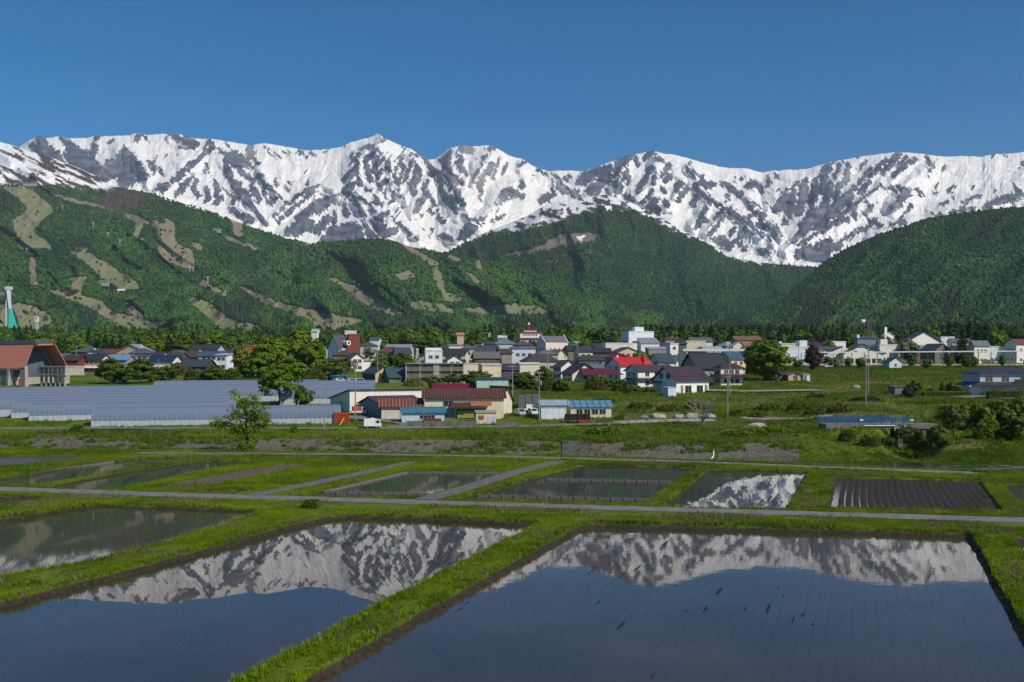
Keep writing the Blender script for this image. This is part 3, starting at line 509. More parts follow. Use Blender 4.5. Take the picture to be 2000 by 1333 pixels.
def trunk_mesh(name, seed, h=.5, r=.018, limbs=6, spread=.24, top=.82, bare=False):
    g = random.Random(seed); m = MB(); pts = [(0, 0, -.03)]; x = y = 0
    for k in range(1, 6): x += g.uniform(-.012, .012); y += g.uniform(-.012, .012); pts.append((x, y, h * k / 5 * (1.3 if k == 5 else 1)))
    m.tube(pts, [r * 1.35, r * 1.05, r * .95, r * .85, r * .7, r * .45], 7)
    for k in range(limbs):
        a = 6.283 * k / limbs + g.uniform(-.4, .4); i = g.randint(2, 4); p0 = Vector(pts[i]); l = g.uniform(.6, 1.0) * spread; e = Vector((math.cos(a) * l, math.sin(a) * l, g.uniform(.5, 1.0) * (top - p0.z)))
        mid = p0 + e * .5 + Vector((math.cos(a) * l * .12, math.sin(a) * l * .12, -.02)); m.tube([p0, mid, p0 + e], [r * .6, r * .38, r * .12], 5)
        for q in range(3 if not bare else 6):
            t = g.uniform(.4, .95); b0 = p0 + e * t; b = a + g.uniform(-1.1, 1.1); l2 = g.uniform(.3, .6) * spread; e2 = b0 + Vector((math.cos(b) * l2, math.sin(b) * l2, g.uniform(.2, .9) * l2)); m.tube([b0, e2], [r * .26, r * .06], 4, False)
            if bare:
                for w in range(4):
                    c0 = b0.lerp(e2, g.uniform(.3, 1)); c = b + g.uniform(-1.2, 1.2); l3 = l2 * g.uniform(.4, .8); m.tube([c0, c0 + Vector((math.cos(c) * l3, math.sin(c) * l3, g.uniform(.3, 1.1) * l3))], [r * .13, r * .05], 3, False)
    return m.mesh(name)
BARK = paint('#4a4038', .9, .3, 6, .3); BARKG = paint('#8a8378', .9, .3, 6, .3)

# ---- forest on the hills
def canopy_mesh(name, seed):
    g = np.random.RandomState(seed); import bmesh
    bm = bmesh.new(); bmesh.ops.create_icosphere(bm, subdivisions=2, radius=1)
    V = np.array([v.co[:] for v in bm.verts]); k = 1 + .34 * (vnoise(V[:, 0] * 2 + seed * 9, V[:, 1] * 2 + V[:, 2] * 2.3, seed) - .4) + g.normal(size=len(V)) * .09
    V = V * k[:, None] * (.5, .5, .52); V[:, 2] += .42
    for v, q in zip(bm.verts, V): v.co = q
    me = bpy.data.meshes.new(name); bm.to_mesh(me); bm.free(); return me
def cone_mesh(name, seed):
    g = np.random.RandomState(seed); m = MB(); n = 7; pts = []
    for z, r in ((.0, .2), (.12, .27), (.34, .2), (.36, .24), (.6, .13), (.62, .16), (1.05, .01)): pts.append([(math.cos(6.283 * j / n + z) * r * g.uniform(.8, 1.2), math.sin(6.283 * j / n + z) * r * g.uniform(.8, 1.2), z) for j in range(n)])
    V = [p for r_ in pts for p in r_]; m.add(V, [(i * n + j, i * n + (j + 1) % n, (i + 1) * n + (j + 1) % n, (i + 1) * n + j) for i in range(len(pts) - 1) for j in range(n)]); return m.mesh(name)
LEAF_HILL = leafm('hill', (.015, .054, .010), (.085, .205, .020), .2, True)
LEAF_CON = leafm('conifer', (.012, .032, .014), (.030, .066, .020), .1, True)
def forest():
    g = np.random.RandomState(5); broad = [proto('far_crown', canopy_mesh('far_crown', k), LEAF_HILL) for k in range(5)]; cones = [proto('far_conifer', cone_mesh('far_conifer', k), LEAF_CON) for k in range(3)]
    PB = []; PC = []
    def grow(S, top, foot, x0, x1, n, reject, conprob, size, tintf):
        qx = g.uniform(x0, x1, n); tp = cu(top, qx); qy = tp + 1.5 + (foot - tp - 1.5) * g.rand(n) ** .92; k = ~reject(qx, qy); qx = qx[k]; qy = qy[k]
        P, a, b = S(qx, qy); ok = (qy < b - 1) & (qy > a + .5); P = P[ok]; qx = qx[ok]; qy = qy[ok]; cp = conprob(qx, qy); con = g.rand(len(P)) < cp
        sz = size * (.55 + .75 * g.rand(len(P)) ** 1.6); tn = np.clip(tintf(qx, qy) + g.normal(size=len(P)) * .09, 0, 1)
        PB.append((P[~con], sz[~con], tn[~con])); PC.append((P[con], sz[con] * 1.5, g.rand(con.sum())))
    def rb(x, y):
        m, d = runs_mask(x, y, RUNS); m = np.maximum(m, np.maximum(np.maximum(runs_mask(x, y - 3, RUNS)[0], runs_mask(x, y - 6, RUNS)[0]), np.maximum(runs_mask(x - 2.5, y - 9, RUNS)[0], runs_mask(x + 2.5, y - 3, RUNS)[0]))); up, p = snowtop_b(x, y); sc = (((x - 240) / 50) ** 2 + ((y - 392) / 22) ** 2) < 1; return (m > .5) & (g.rand(len(x)) < .975) | (up > .35) & (g.rand(len(x)) < .99) | sc & (g.rand(len(x)) < .85)
    patch = lambda x, y, s: fbm(x / 55, y / 30, 3, s)
    fine = lambda x, y, s: fbm(x / 9, y / 6, 3, s)
    grow(SB, TOP_B, 662, -200, 950, 52000, rb, lambda x, y: .05 + .75 * sstep(.56, .66, patch(x, y, 7)) * sstep(540, 600, y), 9, lambda x, y: .36 + .6 * (fine(x, y, 81) - .5) + 1.0 * (patch(x, y, 82) - .5))
    def r2(x, y): m, d = runs_mask(x, y, RUNS2); m = np.maximum(m, np.maximum(runs_mask(x, y - 3, RUNS2)[0], runs_mask(x, y - 6, RUNS2)[0])); return (m > .5) & (g.rand(len(x)) < .97)
    grow(SB2, TOP_B2, 662, 560, 1410, 24000, r2, lambda x, y: .06 + .6 * sstep(.55, .65, patch(x, y, 17)) * sstep(560, 610, y), 8.5, lambda x, y: .44 + .6 * (fine(x, y, 83) - .5) + .9 * (patch(x, y, 84) - .5))
    def rc(x, y):
        up, p = csnow(x, y); wx = x + (fbm(x / 9, y / 9, 3, 3) - .5) * 12; wy = y + (fbm(x / 9, y / 9, 3, 4) - .5) * 9
        return (up > .4) & (g.rand(len(x)) < .985) | inpoly(wx, wy, SLIDE) | inpoly(wx, wy, SLIDE2) & (g.rand(len(x)) < .55)
    grow(SC, TOP_C, 640, 820, 1740, 46000, rc, lambda x, y: .12 + .45 * sstep(.5, .62, patch(x, y, 27)) * sstep(440, 480, y), 11.5, lambda x, y: .17 + .4 * (fine(x, y, 85) - .5) + .6 * (patch(x, y, 86) - .5))
    grow(SD, TOP_D, 660, 1390, 2200, 32000, lambda x, y: x < 0, lambda x, y: .10 + .8 * sstep(.5, .6, patch(x, y, 37)) * sstep(520, 570, y), 8, lambda x, y: .20 + .7 * (fine(x, y, 87) - .5) + .9 * (patch(x, y, 88) - .5))
    for nm, L_, pr in (('hillside_forest', PB, broad), ('hillside_conifers', PC, cones)):
        P = np.concatenate([a[0] for a in L_]); s = np.concatenate([a[1] for a in L_]); t = np.concatenate([a[2] for a in L_]); n = len(P)
        scatter(nm, P, np.stack([s, s, s * g.uniform(.8, 1.25, n)], 1), g.rand(n) * 6.28, t, pr, label='dense spring woodland covering the hillsides' if 'forest' in nm else 'dark conifers scattered through the hillside woodland', cat=None)
forest()

# ---- woods along the foot of the hills
LEAF_BELT = leafm('belt', (.045, .100, .014), (.15, .25, .030), .3, True)
def belt():
    g = np.random.RandomState(9)
    br = [proto('wood_crown', crown_mesh('wood_crown', 200 + k, 30, 26, .05, .42, .12, 1.0, .16), LEAF_BELT) for k in range(4)]
    co = [proto('wood_conifer', conifer_mesh('wood_conifer', 220 + k, 13, .2, .05, .05, 30), leafm('belt_conifer', (.020, .052, .016), (.050, .105, .024), .2, True)) for k in range(3)]
    for nm, pr, n, con, lab in (('valley_wood', br, 3000, False, 'mixed broadleaf wood along the foot of the hills'), ('valley_conifers', co, 1300, True, 'dark conifer belt along the foot of the hills')):
        Y = np.exp(g.uniform(math.log(640), math.log(1700), n)); px = g.uniform(-150, 2150, n)
        if con: px = np.where(g.rand(n) < .62, g.uniform(1230, 2150, n), px)
        dens = fbm(px / 90, Y / 160, 3, 12 if con else 13); k = (dens > .40) & ~((px < 700) & (Y < 1000) & (g.rand(n) < .6)) & ~((px > 1003) & (px < 1064) & (Y < 930)); px = px[k]; Y = Y[k]; n = len(Y); X = wpx(px, Y); Z = Gbase(X, Y) - .3
        h = (g.uniform(12, 20, n) if con else g.uniform(9, 16, n)); scatter(nm, np.stack([X, Y, Z], 1), h, g.rand(n) * 6.28, np.clip(g.rand(n) * .5 + fbm(px / 40, Y / 200, 2, 3) * .5, 0, 1), pr, label=lab)
belt()
# ------------------------------------------------------------------ paddies: water outlines in photo coordinates, laid out on the flat
PADDY = {  # name: (outline, bottom colour key, seedling row angle from the long edge, seedling density)
 'A': ([(1140, 1034), (1175, 1030), (1500, 1038), (1888, 1050), (1908, 1082), (1950, 1160), (2000, 1255), (2075, 1400), (520, 1400), (620, 1333), (800, 1227), (1000, 1112)], 1.0),
 'B': ([(645, 1016), (680, 1013), (860, 1018), (1048, 1029), (980, 1066), (850, 1132), (740, 1188), (560, 1288), (450, 1345), (360, 1400), (-500, 1400), (-400, 1290), (-60, 1205), (60, 1174), (250, 1124), (480, 1060), (560, 1036)], 1.0),
 'C': ([(188, 990), (330, 995), (480, 1001), (515, 1003), (440, 1030), (340, 1060), (170, 1106), (0, 1136), (-200, 1180), (-260, 1080), (-80, 1036), (0, 1022), (90, 1006)], 1.4),
 'D': ([(-160, 974), (0, 974), (92, 972), (72, 984), (0, 995), (-180, 1018)], .6),
 'E': ([(-120, 893), (165, 892), (130, 902), (0, 913), (-160, 930)], .6),
 'F': ([(-60, 944), (0, 935), (224, 903), (290, 897), (378, 894), (315, 906), (224, 922), (105, 941), (40, 948), (-40, 952)], .8),
 'G': ([(92, 951), (262, 922), (406, 903), (518, 899), (465, 910), (368, 927), (228, 954), (160, 957)], .8),
 'H': ([(384, 962), (488, 957), (497, 962), (465, 967), (402, 966)], .2),
 'I': ([(637, 961), (796, 924), (974, 926), (957, 932), (904, 949), (852, 964), (815, 975), (603, 973)], .8),
 'K': ([(1140, 912), (1240, 912), (1360, 916), (1320, 939), (1308, 946), (1274, 974), (1254, 987), (900, 979), (934, 970), (962, 966), (985, 957), (1046, 939), (1074, 931)], .8),
 'N': ([(1392, 919), (1480, 920), (1574, 924), (1531, 997), (1300, 991)], .35),
 'O': ([(1636, 936), (1780, 938), (1910, 942), (1955, 1001), (1800, 998), (1620, 994)], 1.6),
 'P': ([(1962, 949), (2080, 951), (2110, 992), (2000, 988)], .8),
 'Q': ([(1986, 1059), (2090, 1056), (2150, 1150), (2020, 1116)], .8)}
for k_ in 'FGNO':
    pl_, d_ = PADDY[k_]; mp_ = sum(q[1] for q in pl_) / len(pl_); PADDY[k_] = ([(x, y + (3.5 if y > mp_ else 0)) for x, y in pl_], d_)
PW = {k: [unproj(x, y, 0.0) for x, y in v[0]] for k, v in PADDY.items()}
def ctr(poly): return (sum(p[0] for p in poly) / len(poly), sum(p[1] for p in poly) / len(poly))
MIDROAD = [(-500, 940), (0, 955), (175, 961), (350, 967), (700, 977), (950, 985.5), (1300, 997), (1625, 1008), (2000, 1020), (2400, 1034)]
FARROAD = [(270, 886), (400, 886.5), (680, 888), (950, 892), (1300, 901.5), (1625, 914), (1800, 921), (1900, 925)]
PATH1 = [(490, 968), (600, 947), (700, 926), (803, 903)]; PATH2 = [(828, 977), (915, 952), (1002, 924), (1090, 902)]
def wl(px, z=.35): return [unproj(x, y, z) for x, y in px]
ROADS = [(wl(MIDROAD, .22), 1.55), (wl(FARROAD, .2), 1.5), (wl(PATH1, .2), 1.0), (wl(PATH2, .2), 1.15)]
FIELD = [unproj(x, y, .35) for x, y in [(273, 957), (420, 926), (553, 905), (623, 902), (518, 924), (336, 961)]]
LAWN = [unproj(x, y, .35) for x, y in [(400, 950), (520, 920), (640, 915), (560, 950), (500, 962)]]
def pdist(X, Y):
    """signed distance to the nearest paddy water edge (negative inside)"""
    d = np.full(X.shape, 99.0)
    for k, p in PW.items():
        x0 = min(q[0] for q in p) - 4; x1 = max(q[0] for q in p) + 4; y0 = min(q[1] for q in p) - 4; y1 = max(q[1] for q in p) + 4
        m = (X > x0) & (X < x1) & (Y > y0) & (Y < y1)
        if m.any(): d[m] = np.minimum(d[m], sdist(X[m], Y[m], p))
    return d
def rdist(X, Y):
    d = np.full(X.shape, 99.0)
    for p, hw in ROADS:
        m = (Y < 190)
        if m.any(): d[m] = np.minimum(d[m], polydist(X[m], Y[m], p, False) - hw)
    return d
def ground():
    s = np.linspace(-.66, .66, 860); v = np.concatenate([np.linspace(.36, .078, 420), np.linspace(.0775, .052, 60)])
    Y1 = CAMH / v; Y2 = np.geomspace(Y1[-1] * 1.006, 2600, 150)[1:]; Y3 = np.array([3200, 4500, 7000, 10000, 13000.]); Y = np.concatenate([Y1, Y2, Y3])
    YY = np.repeat(Y[:, None], len(s), 1); XX = s[None, :] * YY
    Z = Gbase(XX, YY); near = YY < 165
    pd = np.full(XX.shape, 99.); rd = np.full(XX.shape, 99.); pd[near] = pdist(XX[near], YY[near]); rd[near] = rdist(XX[near], YY[near])
    wob = (fbm(XX / 1.3, YY / 1.3, 3, 5) - .5) * .35
    e = pd + wob * np.clip(YY / 90, .4, 1); edge = np.clip((e + .45) / .95, 0, 1)
    z2 = -.22 + (Z + .22) * edge ** .8; Z = np.where(near, z2, Z)
    lump = (fbm(XX / 2.2, YY / 2.2, 4, 6) - .5) * .22 * sstep(.3, 1.5, pd) * sstep(.2, 1.2, rd) + (fbm(XX / 9, YY / 9, 3, 16) - .5) * .9 * sstep(185, 230, YY) * (1 - sstep(400, 600, YY)); Z = Z + np.where(YY < 700, lump, 0)
    fld = np.zeros(XX.shape); fm = (YY < 150); fld[fm] = inpoly(XX[fm] + wob[fm] * 2, YY[fm], FIELD)
    Z = Z - .05 * fld
    me = npmesh('ground', np.stack([XX, YY, Z], -1).reshape(-1, 3), gridfaces(len(Y), len(s)), None)
    mud = sstep(.52, .18, pd + wob) * near; mud = np.where(pd < 90, mud, 0)
    fattr(me, 'mud', mud); fattr(me, 'field', np.maximum(fld, .75 * sstep(.9, .1, rd) * near * (fbm(XX / 2, YY / 2, 2, 9) > .42)))
    # dry and reddish stretches of the banks
    px = 1000 + F * XX / YY; py = HZ + F * (CAMH - Z) / YY; dry = np.zeros(XX.shape)
    for cx, cy, rx, ry, w in ((1570, 955, 26, 45, .8), (1500, 1008, 300, 8, .75), (1330, 955, 30, 30, .5), (1970, 970, 40, 40, .8), (1200, 1012, 120, 10, .5), (590, 958, 40, 12, .7), (60, 968, 120, 6, .7), (470, 1310, 60, 30, .5), (620, 1220, 60, 25, .35), (860, 893, 60, 10, .5), (250, 852, 260, 12, .6), (1300, 850, 200, 14, .4), (900, 875, 400, 14, .5), (1700, 745, 300, 16, .85), (1760, 775, 300, 22, .6), (1900, 880, 120, 20, .5), (1200, 800, 200, 26, .65), (1550, 800, 220, 30, .7)):
        dry = np.maximum(dry, w * np.exp(-(((px - cx) / rx) ** 2 + ((py - cy) / ry) ** 2)))
    fattr(me, 'dry', dry); fattr(me, 'town', sstep(330, 420, YY) * .6 * (1 - sstep(480, 600, np.where(px > 1420, YY * 0 + 600, YY * 0))))
    m, t, b, out = newmat('earth_and_grass'); L = t.links.new; tc = N(t, 'ShaderNodeTexCoord').outputs['Object']
    def noise(sc, det=6):
        q = N(t, 'ShaderNodeTexNoise'); q.inputs['Scale'].default_value = sc; q.inputs['Detail'].default_value = det; L(tc, q.inputs['Vector']); return q.outputs[0]
    def at(nm): return N(t, 'ShaderNodeAttribute', attribute_name=nm).outputs['Fac']
    def mix(f, a, c):
        q = N(t, 'ShaderNodeMix', data_type='RGBA'); L(f, q.inputs[0])
        for i, x in ((6, a), (7, c)):
            if isinstance(x, tuple): q.inputs[i].default_value = (*x, 1)
            else: L(x, q.inputs[i])
        return q.outputs[2]
    g1 = ramp(t, [(.3, (.040, .085, .006)), (.52, (.090, .155, .010)), (.72, (.16, .20, .022))]); L(noise(.45), g1.inputs[0])
    g2 = ramp(t, [(.35, (.035, .075, .008)), (.65, (.15, .165, .030))]); L(noise(.06, 4), g2.inputs[0])
    f5 = N(t, 'ShaderNodeValue'); f5.outputs[0].default_value = .45; col = mix(f5.outputs[0], g1.outputs[0], g2.outputs[0])
    n3 = noise(1.7); ad = N(t, 'ShaderNodeMath', operation='MULTIPLY_ADD'); L(at('dry'), ad.inputs[0]); ad.inputs[1].default_value = 1.0; mm = N(t, 'ShaderNodeMath', operation='SUBTRACT'); L(n3, mm.inputs[0]); mm.inputs[1].default_value = .52; L(mm.outputs[0], ad.inputs[2])
    dr = ramp(t, [(.12, (0, 0, 0)), (.75, (1, 1, 1))]); L(ad.outputs[0], dr.inputs[0]); col = mix(dr.outputs[0], col, (.17, .125, .06))
    soil = ramp(t, [(.35, (.085, .066, .052)), (.65, (.16, .125, .10))]); L(noise(3.0), soil.inputs[0]); col = mix(at('field'), col, soil.outputs[0])
    mudc = ramp(t, [(.35, (.022, .017, .012)), (.65, (.055, .041, .029))]); L(noise(4.0), mudc.inputs[0]); col = mix(at('mud'), col, mudc.outputs[0])
    L(col, b.inputs['Base Color']); b.inputs['Roughness'].default_value = .95; b.inputs['Specular IOR Level'].default_value = .1
    bp = N(t, 'ShaderNodeBump'); bp.inputs['Strength'].default_value = .6; bp.inputs['Distance'].default_value = .12; L(noise(2.5, 8), bp.inputs['Height']); L(bp.outputs[0], b.inputs['Normal'])
    me.materials.append(m); tag(link('ground', me), kind='structure')
ground()
def water_material(name, bottom, rough, bump, scale=(1, 1, 1)):
    m, t, b, out = newmat(name); L = t.links.new; tc = N(t, 'ShaderNodeTexCoord'); b.inputs['IOR'].default_value = 1.33; b.inputs['Roughness'].default_value = rough; b.inputs['Specular IOR Level'].default_value = .5
    nz = N(t, 'ShaderNodeTexNoise'); nz.inputs['Scale'].default_value = .12; nz.inputs['Detail'].default_value = 5; L(tc.outputs['Object'], nz.inputs['Vector'])
    r = ramp(t, [(.35, tuple(x * .6 for x in bottom)), (.7, bottom)]); L(nz.outputs[0], r.inputs[0]); L(r.outputs[0], b.inputs['Base Color'])
    n2 = N(t, 'ShaderNodeTexNoise'); n2.inputs['Scale'].default_value = 1.1; n2.inputs['Detail'].default_value = 3; mp = N(t, 'ShaderNodeMapping'); mp.inputs['Scale'].default_value = scale; L(tc.outputs['Object'], mp.inputs[0]); L(mp.outputs[0], n2.inputs['Vector'])
    bp = N(t, 'ShaderNodeBump'); bp.inputs['Strength'].default_value = bump; bp.inputs['Distance'].default_value = .01; L(n2.outputs[0], bp.inputs['Height']); L(bp.outputs[0], b.inputs['Normal']); return m
WMAT = {'A': water_material('paddy_water', (.062, .049, .036), .018, .12), 'B': water_material('paddy_water_still', (.055, .043, .031), .006, .012), 'C': water_material('paddy_water_muddy', (.055, .048, .036), .03, .06), 'O': water_material('paddy_water_shallow', (.05, .037, .028), .05, .3, (3, .35, 1)), 'N': water_material('paddy_water_calm', (.03, .026, .02), .008, .03)}
WMAT['E'] = water_material('paddy_water_dull', (.06, .055, .05), .22, .4)
for k, p in PW.items():
    c = ctr(p); V = [(x + .55 * (x - c[0]) / max(1, math.hypot(x - c[0], y - c[1])), y + .55 * (y - c[1]) / max(1, math.hypot(x - c[0], y - c[1])), 0.0) for x, y in p]
    mb = MB(); mb.add(V, [tuple(range(len(V)))]); me = mb.mesh('paddy_water'); fixnormals(me)
    if me.polygons[0].normal.z < 0: me.flip_normals()
    tag(link('paddy_water', me, WMAT.get(k, WMAT['C'] if k in 'EFGHIK' else WMAT['A'])), kind='structure')
# river at the right
rv = MB(); xs = np.linspace(1150, 2300, 24); n_ = np.interp(xs, RX, WATY)
for a in range(len(xs)): rv.v += [(wpx(xs[a], n_[a] - 13), n_[a] - 13, -1.62), (wpx(xs[a], n_[a] + 3), n_[a] + 3, -1.55)]
rv.f += [(2 * i, 2 * i + 2, 2 * i + 3, 2 * i + 1) for i in range(len(xs) - 1)]
def rapids():
    m = water_material('river_water', (.045, .05, .045), .05, 1.0, (.6, 2.2, 1)); t = m.node_tree; b = [n for n in t.nodes if n.type == 'BSDF_PRINCIPLED'][0]; L = t.links.new
    tc = N(t, 'ShaderNodeTexCoord'); nz = N(t, 'ShaderNodeTexNoise'); nz.inputs['Scale'].default_value = .9; nz.inputs['Detail'].default_value = 7; mp = N(t, 'ShaderNodeMapping'); mp.inputs['Scale'].default_value = (.5, 1.6, 1); L(tc.outputs['Object'], mp.inputs[0]); L(mp.outputs[0], nz.inputs['Vector'])
    r = ramp(t, [(.56, (.04, .045, .04)), (.66, (.7, .72, .74))]); L(nz.outputs[0], r.inputs[0]); sx = N(t, 'ShaderNodeSeparateXYZ'); L(tc.outputs['Object'], sx.inputs[0]); mr = N(t, 'ShaderNodeMapRange'); mr.inputs[1].default_value = 60; mr.inputs[2].default_value = 70; L(sx.outputs[0], mr.inputs[0])
    mx = N(t, 'ShaderNodeMix', data_type='RGBA'); L(mr.outputs[0], mx.inputs[0]); mx.inputs[6].default_value = (.04, .045, .04, 1); L(r.outputs[0], mx.inputs[7]); L(mx.outputs[2], b.inputs['Base Color']); return m
tag(rv.build('river', rapids()), kind='structure')
# roads
ASPH = paint('#7c7979', .95, .35, .9, .2, streak=.5, dirt=(.20, .18, .15), spec=.15); ASPH2 = paint('#6f6a68', .95, .3, .9, .2, spec=.15)
def ribbon(name, pts, hw, mat, dz=.05, zf=None, closed_edges=True):
    pts = [Vector((p[0], p[1], 0)) for p in pts]; out = []
    for a, b in zip(pts[:-1], pts[1:]):
        n = max(1, int((b - a).length / 1.5)); out += [a.lerp(b, i / n) for i in range(n)]
    out.append(pts[-1]); V = []
    for i, p in enumerate(out):
        d = (out[min(i + 1, len(out) - 1)] - out[max(i - 1, 0)]).normalized(); nrm = Vector((-d.y, d.x, 0)); w = hw * (1 + .05 * math.sin(i * .9) + .04 * math.sin(i * 2.3))
        for k in (-1, -.5, .5, 1): q = p + nrm * w * k; z = (zf(q.x, q.y) if zf else G(q.x, q.y)) + dz - (.03 if abs(k) == 1 else 0); V.append((q.x, q.y, z))
    mb = MB(); mb.add(V, [(4 * i + j, 4 * i + j + 1, 4 * i + j + 5, 4 * i + j + 4) for i in range(len(out) - 1) for j in range(3)]); me = mb.mesh(name); fixnormals(me)
    if sum(f.normal.z for f in me.polygons) < 0: me.flip_normals()
    return tag(link(name, me, mat), kind='structure')
ribbon('farm_road', ROADS[0][0], ROADS[0][1], ASPH); ribbon('riverside_road', ROADS[1][0], ROADS[1][1], ASPH, .09)
ribbon('field_path', ROADS[2][0], ROADS[2][1], ASPH2); ribbon('field_path', ROADS[3][0], ROADS[3][1], ASPH2)
def gribbon(name, px, hw, mat, dz=.07): return ribbon(name, [(wpx(x, Yof(y)), Yof(y)) for x, y in px], hw, mat, dz, lambda X, Y: max(G(X, Y), G(X, Y - 1), G(X, Y + 1)))
gribbon('village_road', [(-150, 845), (0, 842), (300, 841), (600, 840), (740, 838), (900, 836), (1060, 834), (1180, 830), (1280, 827)], 1.5, ASPH, .14)
gribbon('village_lane', [(770, 838), (810, 833), (790, 827), (740, 822), (690, 818), (655, 822)], 2.6, ASPH, .16)
gribbon('gravel_yard', [(1205, 829), (1260, 826), (1330, 825), (1395, 824)], 2.3, paint('#a39d95', .95, .25, 1.5, .3), .22)
gribbon('gravel_track', [(1450, 819), (1500, 823), (1570, 829), (1620, 827)], 1.6, paint('#9b9287', .95, .25, 1.5, .3), .2)
gribbon('hamlet_road', [(1380, 766), (1450, 768), (1540, 767), (1600, 766)], 2.6, paint('#98928b', .95, .2, 1.5, .2), .5)
gribbon('house_drive', [(1870, 784), (1910, 780), (1960, 786), (2060, 792)], 2.6, ASPH, .5)

# ---- grass
LEAF_GRASS = leafm('grass', (.045, .115, .002), (.27, .36, .008), .4, True)
LEAF_DRY = leafm('dry_grass', (.13, .115, .04), (.27, .24, .10), .3, True)
def tuft_mesh(name, seed, n=14, w=.012, spread=.16, h=1.0):
    g = np.random.RandomState(seed); V = []; Q = []
    for k in range(n):
        a = g.rand() * 6.283; r = spread * math.sqrt(g.rand()); x, y = math.cos(a) * r, math.sin(a) * r; b = g.rand() * 6.283; l = h * (.5 + .6 * g.rand()); ln = .35 * g.rand() + .1; ux, uy = -math.sin(b) * w, math.cos(b) * w; k0 = len(V)
        for t, wf in ((0, 1), (.55, .9), (1, .12)):
            cx, cy, cz = x + math.cos(b) * ln * l * t * t, y + math.sin(b) * ln * l * t * t, l * t; V += [(cx - ux * wf, cy - uy * wf, cz), (cx + ux * wf, cy + uy * wf, cz)]
        Q += [(k0, k0 + 1, k0 + 3, k0 + 2), (k0 + 2, k0 + 3, k0 + 5, k0 + 4)]
    return npmesh(name, V, Q, smooth=False)
def grass():
    g = np.random.RandomState(21)
    near = [proto('grass_tuft', tuft_mesh('grass_tuft', k, 16, .05, .55), LEAF_GRASS) for k in range(4)]; dry = [proto('dry_tuft', tuft_mesh('dry_tuft', 9 + k, 11, .035, .4), LEAF_DRY) for k in range(2)]
    def pick(n, y0, y1, keep, lim=.62):
        Y = np.sqrt(g.uniform(y0 * y0, y1 * y1, n)); X = g.uniform(-lim, lim, n) * Y; pd = pdist(X, Y) if y0 < 165 else np.full(n, 99.); rd = rdist(X, Y) if y0 < 190 else np.full(n, 99.); k = keep(X, Y, pd, rd); return X[k], Y[k], pd[k]
    fl = lambda X, Y: inpoly(X, Y, FIELD)
    X, Y, pd = pick(330000, 40, 112, lambda X, Y, p, r: (p > .32) & (r > .15) & (p < 40)); n = len(X); tall = sstep(1.4, .5, pd) * (g.rand(n) < .5)
    h = (.10 + .11 * g.rand(n) + .22 * tall * g.rand(n)) * (.75 + .5 * fbm(X / 3, Y / 3, 2, 8)); tn = np.clip(-.25 + 1.0 * fbm(X / 2.5, Y / 2.5, 4, 33) + .6 * fbm(X / 9, Y / 9, 2, 37) + g.normal(size=n) * .14, 0, 1)
    scatter('bank_grass', np.stack([X, Y, (.30 - .15 * sstep(86, 100, Y)) * (1 - sstep(.5, .05, pd))], 1), h, g.rand(n) * 6.28, tn, near, label='green grass on the paddy banks')
    X, Y, pd = pick(190000, 112, 162, lambda X, Y, p, r: (p > .5) & (r > .3) & ~fl(X, Y)); n = len(X); h = (.14 + .2 * g.rand(n)) * (.6 + .8 * fbm(X / 5, Y / 5, 2, 8)); z = Gbase(X, Y)
    scatter('meadow_grass', np.stack([X, Y, z - .05], 1), h, g.rand(n) * 6.28, np.clip(-.38 + 1.0 * fbm(X / 5, Y / 5, 4, 34) + .7 * fbm(X / 16, Y / 10, 2, 38) + g.normal(size=n) * .14, 0, 1), near, label='green grass between the paddies and the river')
    X, Y, pd = pick(110000, 162, 330, lambda X, Y, p, r: (((1000 + F * X / Y) > 980) | (Y < 222)) & (p > -1)); n = len(X); px = 1000 + F * X / Y; k = ~((Y > np.interp(px, RX, WATY) - 1) & (Y < np.interp(px, RX, TOPY) + .3) & (px < 1560)) & (np.abs(np.interp(px, [0, 600, 900, 1180, 1280, 1300], [206.5, 208, 211.8, 217.5, 220, 400]) - Y) > 1.9); X = X[k]; Y = Y[k]; n = len(X)
    h = (.25 + .5 * g.rand(n) ** 2) * (.4 + 1.2 * fbm(X / 9, Y / 9, 3, 8)); scatter('far_bank_grass', np.stack([X, Y, Gbase(X, Y) - .05], 1), h, g.rand(n) * 6.28, np.clip(-.35 + .8 * fbm(X / 8, Y / 8, 4, 35) + .7 * fbm(X / 25, Y / 12, 2, 39) + g.normal(size=n) * .16, 0, 1), near, label='rough grass beyond the river')
    # dry stalks along edges and on the far slope
    X, Y, pd = pick(110000, 44, 160, lambda X, Y, p, r: (p > .3) & (r > .3) & (((p < 1.1) & (fbm(X / 6, Y / 6, 3, 55) > .56)) | (fbm(X / 5, Y / 5, 3, 56) > .60))); n = len(X)
    scatter('dry_stalks', np.stack([X, Y, Gbase(X, Y) - .05], 1), .18 + .3 * g.rand(n), g.rand(n) * 6.28, g.rand(n), dry, label='dry stalks among the bank grass')
    X, Y, pd = pick(70000, 330, 455, lambda X, Y, p, r: (1000 + F * X / Y) > 1380); n = len(X); scatter('field_grass', np.stack([X, Y, Gbase(X, Y) - .05], 1), (.3 + .5 * g.rand(n)) * (.4 + 1.2 * fbm(X / 16, Y / 7, 3, 8)), g.rand(n) * 6.28, np.clip(-.12 + .8 * fbm(X / 30, Y / 8, 4, 36) + g.normal(size=n) * .16, 0, 1), near, label='rough grass of the open field below the station')
    X, Y, pd = pick(34000, 330, 450, lambda X, Y, p, r: ((1000 + F * X / Y) > 1380) & (fbm(X / 40, Y / 7, 3, 58) > .50)); n = len(X); scatter('field_weeds', np.stack([X, Y, Gbase(X, Y) - .05], 1), .5 + .4 * g.rand(n), g.rand(n) * 6.28, g.rand(n) * .8, dry, label='dry weeds in the open field below the station')
